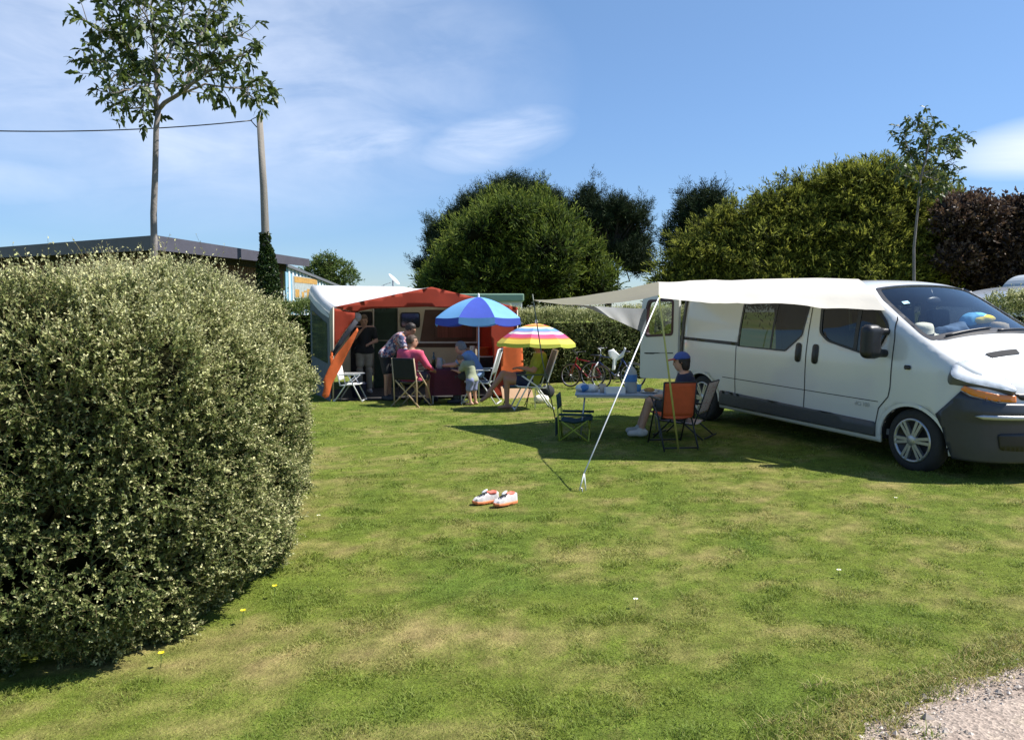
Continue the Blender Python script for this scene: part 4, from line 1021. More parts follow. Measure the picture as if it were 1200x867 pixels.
def shell_pts(clumps, dens, r, lower=.35, thick=.35):
    """points in the outer part of ellipsoid clumps, with outward direction"""
    Ps, Ds = [], []
    for c, rad in clumps:
        rad = np.array(rad, float); n = int(dens*(rad[0]*rad[1]+rad[0]*rad[2]+rad[1]*rad[2])); v = rand_unit(n, r)
        v = v[(v[:, 2] > -.25) | (r.uniform(0, 1, len(v)) < lower)]
        q = v*rad*(1-thick*r.uniform(0, 1, len(v))**2)[:, None]; Ps.append(np.array(c)+q); nn = v/rad; Ds.append(nn/np.linalg.norm(nn, axis=1, keepdims=True))
    Pt, D = np.concatenate(Ps), np.concatenate(Ds)
    keep = np.ones(len(Pt), bool)
    for c, rad in clumps:       # drop what is deep inside another clump
        keep &= (((Pt-np.array(c))/(np.array(rad)*.62))**2).sum(1) > 1
    return Pt[keep], D[keep]
def plumes(pts, dirs, L, rad, n, r):
    """pointed feathery plumes: sprays set along an axis, spreading from it"""
    Ps, Ds = [], []
    for o, d in zip(pts, dirs):
        d = d/np.linalg.norm(d); l = L*r.uniform(.65, 1.35); t = r.uniform(0, 1, n)**.8; v = rand_unit(n, r); v -= d*(v@d)[:, None]; v /= np.linalg.norm(v, axis=1, keepdims=True)+1e-9
        Ps.append(o+d*(l*t)[:, None]+v*(rad*(1-t*.75)*r.uniform(.3, 1, n))[:, None]); Ds.append(d*(.55+.6*t)[:, None]+v*.6+np.array([0, 0, .12]))
    return np.concatenate(Ps), np.concatenate(Ds)
def add_plumes(t, surf_pts, surf_dirs, L, rad, n, r, sp, mt, **kw):
    pos, d = plumes(surf_pts, surf_dirs, L, rad, n, r); V, Fc, Tp = sprays(pos, d, r, *sp, **kw); V2 = np.array([])
    cr = [c for c in t.children if c.name.startswith('crown')][0]; old = cr.data; nv = len(old.vertices); co = np.empty(nv*3, np.float32); old.vertices.foreach_get('co', co)
    fi = np.empty(len(old.polygons)*3, np.int32); old.polygons.foreach_get('vertices', fi); tp = np.empty(nv, np.float32); old.attributes['tip'].data.foreach_get('value', tp)
    me = np_mesh('crown', np.concatenate([co.reshape(-1, 3), V]), np.concatenate([fi.reshape(-1, 3), Fc+nv]), False, {'tip': np.concatenate([tp, Tp])}); me.materials.append(mt); cr.data = me; bpy.data.meshes.remove(old); me.name = 'crown'
def tuft(t, pin, r, n, L, rad, m):
    pts, dr = [], []
    for c, rr in pin:
        for _ in range(max(2, int(n*rr[0]))):
            v = rand_unit(1, r)[0]; v[2] = abs(v[2])*.8-.05; pts.append(np.array(c)+v*np.array(rr)*.75); dr.append(v*.7+np.array([0, 0, .75]))
    add_plumes(t, pts, dr, L, rad, m, r, (7, .34, (.5, .16)), L_PINE, flat=.5)
def dome_clumps(c, rad, n, cr, r, power=.5, zlo=-.2):
    out = [(c, tuple(np.array(rad)*.66))]
    for v in rand_unit(n*3, r):
        if v[2] < zlo: continue
        if len(out) > n: break
        k = r.uniform(.62, .95); s = cr*r.uniform(.65, 1.3); out.append((tuple(np.array(c)+v*np.array(rad)*k), (s, s, s*r.uniform(.55, .8))))
    return out
def tree(name, label, base, clumps, mt, dens, r, sp, segs, bark, group=None, up=.3, mixd=.55, lower=.35, thick=.35, core=None, shift=1.0, cat='tree', **kw):
    t = thing(name, label, cat, (0, 0, 0), 0, group)
    pos, d = shell_pts(clumps, dens, r, lower, thick); d = d*(1-mixd)+rand_unit(len(d), r)*mixd*.8+np.array([0, 0, up]); 
    V, Fc, Tp = sprays(pos-d*sp[1]*.3, d, r, sp[0], sp[1], sp[2], **kw)
    link('crown', np_mesh('crown', V, Fc, False, {'tip': Tp}), mt, t)
    mb = MB(); limbs(mb, segs); mb.build('trunk', bark, t)
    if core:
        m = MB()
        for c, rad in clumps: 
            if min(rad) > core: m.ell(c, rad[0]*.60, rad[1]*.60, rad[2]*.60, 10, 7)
        if m.v: m.build('inner_boughs', M_CORE, t)  # dark ellipsoids added for the shade inside the crown
    return t
L_CYP = leaf_mat('cypress_needles', [(0, (.010, .019, .005)), (.4, (.075, .112, .019)), (1, (.32, .36, .052))], .7, .28, .4, .15)  # crown shade painted into spray bases, sunlight into the tips
L_CYP2 = leaf_mat('golden_cypress_needles', [(0, (.016, .022, .006)), (.4, (.122, .145, .025)), (1, (.42, .42, .072))], .7, .3, .45, .15)  # same painted shade at the spray bases
L_PINE = leaf_mat('dark_pine_needles', [(0, (.014, .024, .012)), (.6, (.034, .052, .022)), (1, (.06, .085, .032))], .75, .08, .35, .15)
L_COP = leaf_mat('copper_leaves', [(0, (.030, .018, .014)), (.6, (.075, .046, .032)), (1, (.18, .12, .075))], .45, .25, .45, .35)
L_OAK = leaf_mat('young_tree_leaves', [(0, (.045, .072, .018)), (.6, (.075, .112, .026)), (1, (.15, .185, .036))], .45, .3, .35, .4)
L_IVY = leaf_mat('ivy_leaves', [(0, (.018, .036, .010)), (1, (.05, .085, .018))], .4, .15, .35, .4)
L_SHRUB = leaf_mat('bright_shrub_leaves', [(0, (.05, .085, .02)), (.6, (.10, .15, .03)), (1, (.20, .24, .06))], .5, .3, .35, .3)
r1 = np.random.default_rng(11)
# the cypress in the middle
D = 37.0; m_px = D/FPX
def W(px, py, d=D): return P(px, py, d)
c0 = W(602, 318); cyp = [(tuple(c0+np.array([0, 0, -.3])), (2.45, 2.4, 2.3))]
for v in rand_unit(150, r1):
    if v[2] < -.3 or v[1] > .4: continue
    s_ = r1.uniform(.35, .7); q = c0+np.array([0, 0, -.4])+v*np.array([2.85, 2.7, 2.75])*r1.uniform(.80, 1.0); cyp.append((tuple(q), (s_*1.2, s_*1.2, s_*.55)))
for px, py, s in [(530,320,1.0),(520,335,1.0),(540,296,1.0),(560,274,1.0),(585,258,.95),(604,250,.9),(628,256,.95),(650,268,.95),(668,284,1.0),(680,302,1.0),(690,322,1.0),(695,338,1.0),(560,300,1.2),(590,285,1.2),(620,280,1.2),(645,295,1.2),(610,310,1.3),(575,325,1.2),(640,325,1.3),(665,330,1.1),(600,335,1.2),(545,338,1.1)]:
    q = W(px, py, D-1.6+r1.uniform(-.8, .8)-1.2*(abs(px-605) < 60)); k_ = r1.uniform(.62, 1.05); cyp.append((tuple(q), (s*1.0*k_, s*1.0*k_, s*.62*k_)))
    q2 = np.array([q[0]*1.0, D+1.7, q[2]]); cyp.append((tuple(q2), (s*1.1, s*1.1, s*.8)))
gb = g1(0, D)
cyt = tree('cypress_tree', 'broad green cypress tree standing in front of the dark pines', None, cyp, L_CYP, 110, r1, (9, .80, (.36, .26)), [((c0[0], D, gb-.2), (c0[0], D, c0[2]), .30, .18)]+[((c0[0], D, c0[2]-1.2), tuple(c), .12, .04) for c, _ in cyp[1:12]], M_DBARK, up=.42, mixd=.45, core=.45, flat=.25, tipgain=.7)
cpts, cdir = [], []
for v in rand_unit(1000, r1):
    if v[2] < -.45 or v[1] > .35: continue
    ang_ = math.atan2(v[2], v[0]); k_ = .66+.12*math.sin(ang_*8+v[1]*6)+.07*r1.normal(); zz_ = np.clip(v[2], 0, 1); cpts.append(c0+np.array([0, 0, -.45])+v*np.array([3.1*(1-.30*zz_), 3.1, 3.3])*k_*(1+.10*math.sin(v[0]*9+v[2]*4))); cdir.append(v*np.array([.75, .8, .5])+np.array([-.12, 0, .62]))
add_plumes(cyt, cpts, cdir, 1.35, .30, 30, r1, (8, .42, (.42, .26)), L_CYP, flat=.25)
# pines behind it
D2 = 43.0; pin = []
for px, py, s in [(512,268,.7),(520,262,.8),(545,248,1.0),(560,235,1.0),(575,228,1.0),(592,222,1.05),(610,220,1.0),(630,222,1.0),(645,232,.9),(655,242,.85),(530,290,.9),(508,305,.8),(504,325,.8),(515,285,.7),(600,245,1.4),(560,260,1.3),(640,258,1.1)]:
    q = P(px, py+9, D2+r1.uniform(-.8, .8)); s *= r1.uniform(.55, .9); pin.append((tuple(q), (s*1.0, s*1.0, s*.55))); pin += [(tuple(q+r1.normal(0, .55, 3)*s), (s*.45, s*.45, s*.32)) for _ in range(4)]
b0 = P(575, 330, D2)
pt_tree = tree('pine_tree', 'dark pine crown showing above and behind the broad cypress', None, pin, L_PINE, 330, r1, (9, .5, (.55, .15)), [((b0[0], D2, g1(b0[0], D2)-.2), tuple(P(578, 260, D2)), .32, .18)]+[(tuple(P(578, 285, D2)), c, .13, .05) for c, _ in pin], M_DBARK, 'dark pines on the skyline', up=.5, mixd=.6, core=.5, flat=.6)
tuft(pt_tree, pin, r1, 9, .75, .17, 15)
D3 = 41.0; pin = []
for px, py, s in [(680,245,.7),(690,240,.75),(703,250,.8),(716,255,.8),(728,252,.75),(740,256,.75),(748,262,.75),(710,272,.9),(730,278,.95),(746,288,.85),(752,303,.7),(745,312,.65),(735,300,.8),(700,288,.8),(690,268,.8),(756,318,.45),(722,300,.7)]:
    q = P(px, py, D3+r1.uniform(-.7, .7)); s *= r1.uniform(.55, .9); pin.append((tuple(q), (s*.95, s*.95, s*.55))); pin += [(tuple(q+r1.normal(0, .6, 3)*s), (s*.45, s*.45, s*.32)) for _ in range(4)]
b0 = P(714, 345, D3)
pt_tree = tree('pine_tree', 'dark pine leaning out right of the cypress with bare twigs beneath', None, pin, L_PINE, 330, r1, (9, .5, (.55, .15)),
     [((b0[0]-.3, D3, g1(b0[0], D3)-.2), tuple(P(712, 300, D3)), .22, .13), (tuple(P(712, 300, D3)), tuple(P(725, 262, D3)), .12, .05), (tuple(P(716, 345, D3)), tuple(P(719, 308, D3)), .05, .04), (tuple(P(724, 338, D3)), tuple(P(722, 305, D3)), .04, .03), (tuple(P(738, 330, D3)), tuple(P(728, 300, D3)), .03, .04), (tuple(P(745, 322, D3)), tuple(P(732, 300, D3)), .03, .05)]+[(tuple(P(714, 298, D3)), c, .08, .03) for c, _ in pin], M_DBARK, 'dark pines on the skyline', up=.5, mixd=.6, core=.45, flat=.6)
tuft(pt_tree, pin, r1, 9, .75, .17, 15)
D4 = 36.0; pin = []
for px, py, s in [(786,285,.55),(792,276,.6),(805,262,.75),(812,248,.8),(822,240,.8),(833,238,.7),(800,292,.8),(820,262,1.0),(840,250,.8)]:
    pin.append((tuple(P(px, py, D4)), (s*.9, s*.9, s*.6)))
b0 = P(822, 330, D4)
pt_tree = tree('pine_tree', 'small dark pine poking out left of the long golden green trees', None, pin, L_PINE, 300, r1, (8, .4, (.6, .14)), [((b0[0], D4, g1(b0[0], D4)-.2), tuple(P(820, 262, D4)), .2, .1)]+[(tuple(P(820, 290, D4)), c, .08, .03) for c, _ in pin], M_DBARK, 'dark pines on the skyline', up=.5, mixd=.6, core=.4, flat=.6)
tuft(pt_tree, pin, r1, 9, .75, .17, 15)
# golden green cypresses in a row on the right
def row_cyp(label, xs, D, n, seed):
    r = np.random.default_rng(seed); cl = []
    top = lambda px: np.interp(px, [785, 800, 830, 850, 880, 900, 930, 960, 985, 1010, 1035, 1060, 1085, 1110], [315, 292, 262, 244, 240, 226, 216, 209, 196, 186, 184, 190, 205, 230])
    for px in np.arange(xs[0], xs[1], 13):
        y0 = top(px)
        for py in np.arange(y0+24, 352, 22):
            s = r.uniform(.5, .85); a = px+r.uniform(-7, 7); b = py+r.uniform(-6, 6)
            q = P(a, b, D+r.uniform(-.7, .5)-1.3*(b-y0)/120); s *= r.uniform(.6, 1.1); cl.append((tuple(q), (s*1.15, s*1.0, s*.45)))
    for px in np.arange(xs[0]+15, xs[1]-10, 28):
        y0 = top(px); q = P(px, (y0+40+355)/2, D+1.2); h = (355-y0-35)/2*D/FPX; cl.append((tuple(q), (1.0, 1.2, max(.4, h*.9))))
    cx = (xs[0]+xs[1])/2; b = P(cx, 330, D+.8); pp_, dd_ = [], []
    for _ in range(int((xs[1]-xs[0])*2.6)):
        a = r.uniform(*xs); y0 = top(a)+24; e = y0+(355-y0)*r.uniform(0, 1)**1.25; pp_.append(P(a, e, D-.35-1.3*(e-y0)/120+r.normal(0, .25))); dd_.append(np.array([r.normal(-.05, .75), r.normal(-.55, .3), r.uniform(-.1, .75) if e > y0+14 else r.uniform(.5, 1.2)]))
    tt_ = tree('golden_cypress', label, None, cl, L_CYP2, 110, r, (9, .66, (.36, .24)), [((b[0], D+.8, g1(b[0], D)-.2), tuple(P(cx, top(cx)+50, D+.8)), .25, .1)], M_DBARK, 'golden green cypresses behind the van', up=.3, mixd=.45, core=.48, flat=.25, droop=.25)
    add_plumes(tt_, pp_, dd_, .95, .24, 26, r, (8, .36, (.42, .26)), L_CYP2, flat=.25, droop=.3)
row_cyp('low golden green cypress at the left end of the row behind the van', (792, 900), 29.0, 0, 21)
row_cyp('golden green cypress in the middle of the row behind the van', (895, 1000), 28.5, 0, 22)
row_cyp('tallest golden green cypress, behind the thin young tree', (995, 1110), 28.0, 0, 23)
# copper beech
cop = []; r2 = np.random.default_rng(31)
for px in np.arange(1126, 1330, 15):
    y0 = np.interp(px, [1105, 1118, 1135, 1160, 1185, 1200, 1330], [250, 236, 228, 236, 228, 224, 230])
    for py in np.arange(y0+16, 345, 20):
        s = r2.uniform(.38, .62); cop.append((tuple(P(px+r2.uniform(-6, 6), py+r2.uniform(-6, 6), 25.5+r2.uniform(-.8, .8))), (s, s, s*.75)))
cb = P(1180, 330, 26); cop.append(((cb[0], 26.6, 2.6), (2.2, .9, 1.9)))
tree('copper_beech', 'copper leaved tree with dark purple brown foliage at the right edge', None, cop, L_COP, 300, r2, (7, .38, (.42, .62)), [((cb[0], 26, g1(cb[0], 26)-.2), (cb[0], 26, 3.2), .16, .08)]+[((cb[0], 26, 2.2), c, .05, .015) for c, _ in cop[::4]], M_DBARK, up=.3, mixd=.7, core=.8, flat=.5)
# small far tree beyond the striped shed
ft = [(tuple(P(px, py, 48)), (s, s, s*.8)) for px, py, s in [(372,322,.8),(384,314,.9),(396,320,.85),(404,328,.75),(386,330,1.1),(374,332,.8),(381,308,.5)]]
fb = P(387, 335, 48); tree('far_tree', 'small soft grey green tree far beyond the striped shed', None, ft, L_SHRUB, 160, r2, (7, .4, (.45, .4)), [((fb[0], 48, -.3), (fb[0], 48, 3.2), .14, .06)], M_BARK, up=.2, core=.7)
# young broadleaf trees with thin stems
def lobed(pos, dirs, L, r, tip, roll):
    """leaf with toothed margin, folded along the rib: 8 points"""
    n = len(pos); d, s, u = basis(dirs); s2 = s*np.cos(roll)[:, None]+u*np.sin(roll)[:, None]; n2 = np.cross(s2, d); L = np.broadcast_to(L, n)[:, None]
    prof = [(.0, .0), (.28, .15), (.40, .11), (.58, .21), (.70, .13), (.84, .10), (1.0, 0)]
    pl = [pos+d*L*a+s2*L*b+n2*L*b*.45-np.array([0, 0, 1.0])*L*.22*a*a for a, b in prof]; pr_ = [pos+d*L*a-s2*L*b+n2*L*b*.45-np.array([0, 0, 1.0])*L*.22*a*a for a, b in prof[1:-1]]
    v = np.stack(pl+pr_, 1); k = v.shape[1]; i = np.arange(n)[:, None]*k
    A = np.array([[0, 1, 7], [1, 2, 8], [1, 8, 7], [2, 3, 9], [2, 9, 8], [3, 4, 10], [3, 10, 9], [4, 5, 11], [4, 11, 10], [5, 6, 11]])
    return v.reshape(-1, 3), (i[:, None]+A[None]).reshape(-1, 3), np.repeat(tip, k)
def young_tree(label, base, stem, branches, leafL, per, r, bark, mt=L_OAK):
    t = thing('young_tree', label, 'tree', base, 0, 'young trees with thin stems'); b0 = np.array(base, float)
    mb = MB(); k = np.linspace(0, 1, len(stem)); mb.tube([np.array(s)-b0 for s in stem], list(np.interp(k, [0, 1], [.040, .026]))if len(stem) > 5 else list(np.interp(k, [0, 1], [.04, .022])), 8); 
    P_, D_ = [], []
    for pts, r0 in branches:
        pts = [np.array(p)-b0 for p in pts]; dens = []
        for i in range(len(pts)-1):
            for q in np.linspace(0, 1, 5)[:-1]: dens.append(pts[i]+(pts[i+1]-pts[i])*q+r.normal(0, .012, 3))
        dens.append(pts[-1]); m = len(dens); mb.tube(dens, list(np.linspace(r0, .004, m)), 6)
        tot = sum(np.linalg.norm(dens[i+1]-dens[i]) for i in range(m-1)); acc = 0
        for i in range(m-1):
            seg = dens[i+1]-dens[i]; ln = np.linalg.norm(seg); acc += ln; f = acc/tot
            if f < .22: continue
            nt2 = max(1, int(per[0]*ln/.1*r.uniform(.6, 1.4)))
            for _ in range(nt2):        # side twigs carrying leaf rosettes
                o = dens[i]+seg*r.uniform(); dr = seg/ln*.6+rand_unit(1, r)[0]*.9+np.array([0, 0, .15]); dr /= np.linalg.norm(dr); tl = r.uniform(.10, .34); e = o+dr*tl
                mb.tube([o, o+dr*tl*.5+r.normal(0, .01, 3), e], [.005, .004, .002], 4)
                n = r.integers(per[1][0], per[1][1]); tt = r.uniform(.35, 1.0, n)**.6
                P_.append(o+dr*tl*tt[:, None]); D_.append(dr*.5+rand_unit(n, r)*.85+np.array([0, 0, -.12]))
    mb.build('trunk', bark, t); Pp = np.concatenate(P_); Dd = np.concatenate(D_); n = len(Pp)
    V, Fc, Tp = lobed(Pp, Dd, leafL*r.uniform(.55, 1.15, n), r, r.uniform(0, 1, n)**1.5, r.normal(0, .9, n))
    link('crown', np_mesh('crown', V, Fc, False, {'tip': Tp}), mt, t); return t
d = 8.4; Q = lambda px, py, dd=0: P(px, py, d+dd)
r3 = np.random.default_rng(41); bx, by = Q(181, 300)[0], d
stem = [(bx-.02, by, g1(bx, by)-.1), Q(181, 310), Q(180, 250), Q(182, 200), Q(183, 150), Q(186, 128)]
br = [([Q(186, 130), Q(170, 95, .1), Q(150, 60, .2), Q(128, 40, .2), Q(108, 28, .3), Q(95, 20, .3)], .024), ([Q(186, 130), Q(182, 90), Q(180, 40, -.1), Q(178, -20), Q(180, -80)], .026), ([Q(187, 128), Q(212, 108, -.1), Q(240, 88, -.2), Q(268, 70, -.3), Q(295, 60, -.3)], .024),
      ([Q(212, 108, -.1), Q(250, 100, 0), Q(285, 105, .1), Q(312, 95, .1)], .013), ([Q(212, 108, -.1), Q(232, 70, .3), Q(240, 30, .5), Q(258, -10, .6)], .016), ([Q(170, 95, .1), Q(150, 105, -.3), Q(130, 112, -.4), Q(120, 90, -.5)], .012),
      ([Q(183, 115), Q(160, 128, .3), Q(145, 125, .4)], .009), ([Q(150, 60, .2), Q(140, 20, 0), Q(120, -20, 0)], .014), ([Q(182, 90), Q(200, 55, .5), Q(215, 15, .7), Q(222, -40, .8)], .016), ([Q(150, 60, .2), Q(118, 72, .4), Q(100, 60, .4)], .010), ([Q(240, 88, -.2), Q(262, 45, -.4), Q(285, 40, -.5)], .010), ([Q(180, 40, -.1), Q(165, 10, -.5), Q(150, -15, -.6)], .010), ([Q(285, 105, .1), Q(300, 118, .2)], .007)]
young_tree('young tree with lobed leaves rising from behind the big hedge', (bx, by, g1(bx, by)), stem, br, .122, (3.7, (5, 12)), r3, M_STEMB)
d = 19.0; bx = Q(1071, 330)[0]; by = d
stem = [(bx, by, g1(bx, by)-.1), Q(1071, 330), Q(1071, 290), Q(1076, 240), Q(1079, 205)]
br = [([Q(1079, 210), Q(1086, 180), Q(1092, 150), Q(1092, 136)], .028), ([Q(1079, 210), Q(1070, 190), Q(1062, 170, .3), Q(1060, 152, .3)], .02), ([Q(1080, 205), Q(1100, 195, -.3), Q(1118, 185, -.4), Q(1128, 165, -.4)], .02), ([Q(1078, 215), Q(1060, 205, -.3), Q(1050, 195, -.3)], .014), ([Q(1080, 205), Q(1102, 212, .4), Q(1118, 210, .4)], .013), ([Q(1086, 180), Q(1108, 170, .4), Q(1120, 160, .5)], .013), ([Q(1090, 165), Q(1076, 150, -.4), Q(1070, 142, -.4)], .01), ([Q(1078, 215), Q(1090, 222, -.4), Q(1098, 220, -.4)], .01)]
young_tree('young tree with bare thin stem standing behind the van roof', (bx, by, g1(bx, by)), stem, br, .17, (3.2, (5, 9)), np.random.default_rng(43), M_STEMB)
# utility pole, ivy and cable
D5 = 24.0; pb = P(312, 300, D5); pt_ = P(304, 136, D5)
pole = thing('utility_pole', 'tall grey wooden utility pole with ivy round its foot', 'utility pole', (pb[0]+.03, D5, g1(pb[0], D5)))
po = np.array([pb[0]+.03, D5, g1(pb[0], D5)])
MB().tube([(0.05, 0, -.2), pb-po, P(309, 220, D5)-po, pt_-po], [.14, .125, .105, .088], 12).build('shaft', mat('weathered_pole_wood', (.21, .19, .165), .9, .25, 5, bump=.5, bscale=20, stretch=(3, 3, .3)), pole)
MB().tube([pt_-po+np.array([-.10, -.02, -.05]), pt_-po+np.array([-.26, 0, -.12]), pt_-po+np.array([-.09, .02, -.32])], .016, 6).build('bracket', M_BLACK, pole)
rv = np.random.default_rng(51); n = 5200; tz_ = rv.uniform(0, 1, n); yy = 290+(352-290)*tz_; zz = np.array([P(312, y, D5)[2] for y in yy]); rad = np.interp(yy, [268, 290, 296, 315, 352], [.09, .11, .16, .27, .40])*np.sqrt(rv.uniform(.3, 1.1, n)); an = rv.uniform(0, 6.28, n)
ip = np.stack([pb[0]+rad*np.cos(an)+.02, D5+rad*np.sin(an), zz], 1)
n2 = 500; y2 = rv.uniform(274, 294, n2); a2 = rv.uniform(0, 6.28, n2); ip = np.concatenate([ip, np.stack([np.array([P(np.interp(y, [262, 300], [310.3, 312]), y, D5)[0] for y in y2])+.11*np.cos(a2), D5+.11*np.sin(a2), np.array([P(312, y, D5)[2] for y in y2])], 1)])
V, Fc, Tp = leaves(ip, rand_unit(len(ip), rv)+np.array([0, -.4, -.2]), .10, .09, rv.uniform(0, 1, len(ip)), r=rv)
ivy = link('ivy', np_mesh('ivy', V, Fc, False, {'tip': Tp}), L_IVY); tag(ivy, 'dark ivy climbing the foot of the utility pole', 'ivy')
ca = pt_+np.array([-.22, 0, -.13]); cbp = P(-260, 138, D5-4); cab = [ca+(cbp-ca)*t-np.array([0, 0, 1.6*4*t*(1-t)*.2]) for t in np.linspace(0, 1, 30)]
o = MB().tube(cab, .017, 6).build('overhead_cable', M_BLACK); tag(o, 'black overhead cable sagging from the utility pole to the left', 'cable')
# hedges behind
rh = np.random.default_rng(61); U2 = np.array([.928, .372]); V2 = np.array([-.372, .928])
def strip(o, L, Wd): o = np.array(o, float); q = [o, o+U2*L*.5, o+U2*L, o+U2*(L+.25)+V2*Wd*.5, o+U2*L+V2*Wd, o+U2*L*.5+V2*Wd, o+V2*Wd, o-U2*.25+V2*Wd*.5]; return np.array(q)
kwf = dict(nleaf=12, leafL=.042, leafW=.026, L=.2, tall=.22, core_inset=.3, stems=False)
hedge('clipped_hedge', 'pale tipped clipped hedge behind the bicycles and the van tail', strip((-.6, 18.9), 6.6, 1.6), 1.72, 15000, rh, cull=lambda p, n_: (n_[:, 1] < .2) | (n_[:, 2] > .3), seed=3, tipbias=-.35, **kwf)  # negative tipbias paints its weakly lit front darker
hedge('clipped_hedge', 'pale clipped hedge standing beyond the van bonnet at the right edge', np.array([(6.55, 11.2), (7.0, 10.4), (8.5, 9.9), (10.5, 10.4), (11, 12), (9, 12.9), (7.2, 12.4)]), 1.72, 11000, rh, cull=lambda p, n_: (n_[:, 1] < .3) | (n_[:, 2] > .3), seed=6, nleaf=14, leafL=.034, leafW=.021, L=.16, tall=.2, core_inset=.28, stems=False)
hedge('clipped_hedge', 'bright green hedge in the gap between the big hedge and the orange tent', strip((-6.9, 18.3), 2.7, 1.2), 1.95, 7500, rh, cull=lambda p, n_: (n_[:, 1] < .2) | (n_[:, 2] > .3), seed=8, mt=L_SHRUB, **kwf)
# ================================================================== buildings at the back left
M_SLATE = mat('dark_slate_fascia', (.075, .072, .092), .55, .1, 3); M_ROOFF = mat('flat_roof_grey', (.09, .09, .10), .9, .1, 2)
M_WOOD = mat('brown_timber_cladding', (.115, .062, .040), .8, .25, 4, bump=.5, bscale=14, stretch=(6, 6, .3))
def quad_wall(a, b, z0, z1, th=.15):
    a = np.array(a, float); b = np.array(b, float); d = (b-a)/np.linalg.norm(b-a); n = np.array([-d[1], d[0]])
    return [(a[0], a[1]), (b[0], b[1]), (b[0]+n[0]*th, b[1]+n[1]*th), (a[0]+n[0]*th, a[1]+n[1]*th)], z0, z1
C0 = P(182, 277, 20.0); Rr = P(361, 305, 29.0); Ll = P(-60, 293, 25.2)
zt = C0[2]
def lodge():
    t = thing('timber_lodge', 'brown timber clad building with flat dark slate roof behind the big hedge', 'building', (C0[0], C0[1], g1(C0[0], C0[1])))
    o = np.array([C0[0], C0[1], g1(C0[0], C0[1])]); c, r, l = (np.array([*q[:2]])-o[:2] for q in (C0, Rr, Ll)); h = zt-o[2]; f = l+r-c
    MB().prism([tuple(c), tuple(r), tuple(f), tuple(l)], h-.05, h).prism([tuple(c*.985+f*.015), tuple(r*.985+l*.015), tuple(f*.985+c*.015), tuple(l*.985+r*.015)], h, h+.03).build('roof', M_ROOFF, t)
    def fas(a, b, h0a, h0b, name):
        d = (b-a)/np.linalg.norm(b-a); n = np.array([d[1], -d[0]])*.05; n = n if n[1] < 0 or n[0] > 0 and abs(n[0]) > abs(n[1]) else -n
        m = MB(); vs = [(*a, h-h0a), (*b, h-h0b), (*b, h+.02), (*a, h+.02)]; vs += [(x+n[0], y+n[1], z) for x, y, z in vs]
        m.add(vs, [(0, 1, 2, 3), (7, 6, 5, 4), (0, 4, 5, 1), (1, 5, 6, 2), (2, 6, 7, 3), (3, 7, 4, 0)]).build(name, M_SLATE, t)
    fas(c, r, .34, .24, 'fascia'); fas(c, l, .34, .26, 'fascia')
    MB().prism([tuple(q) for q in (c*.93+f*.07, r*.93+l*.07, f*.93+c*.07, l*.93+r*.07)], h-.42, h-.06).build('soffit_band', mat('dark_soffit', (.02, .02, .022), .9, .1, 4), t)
    q = [c*.92+f*.08, r*.92+l*.08, f*.92+c*.08, l*.92+r*.08]
    m = MB(); m.prism([tuple(v) for v in q], -.3, h-.41).build('wall', M_WOOD, t)
    m = MB()
    for a, b in ((q[0], q[1]), (q[3], q[0])):      # board joints standing proud
        ln = np.linalg.norm(b-a); d = (b-a)/ln; n = np.array([d[1], -d[0]])
        for k in range(int(ln/.16)):
            p0 = a+d*(k*.16+.02); p1 = p0+d*.125; m.prism([tuple(p0), tuple(p1), tuple(p1+n*.02), tuple(p0+n*.02)], -.2, h-.42)
    o_ = m.build('cladding_boards', M_WOOD, t); o_['kind'] = 'stuff'
lodge()
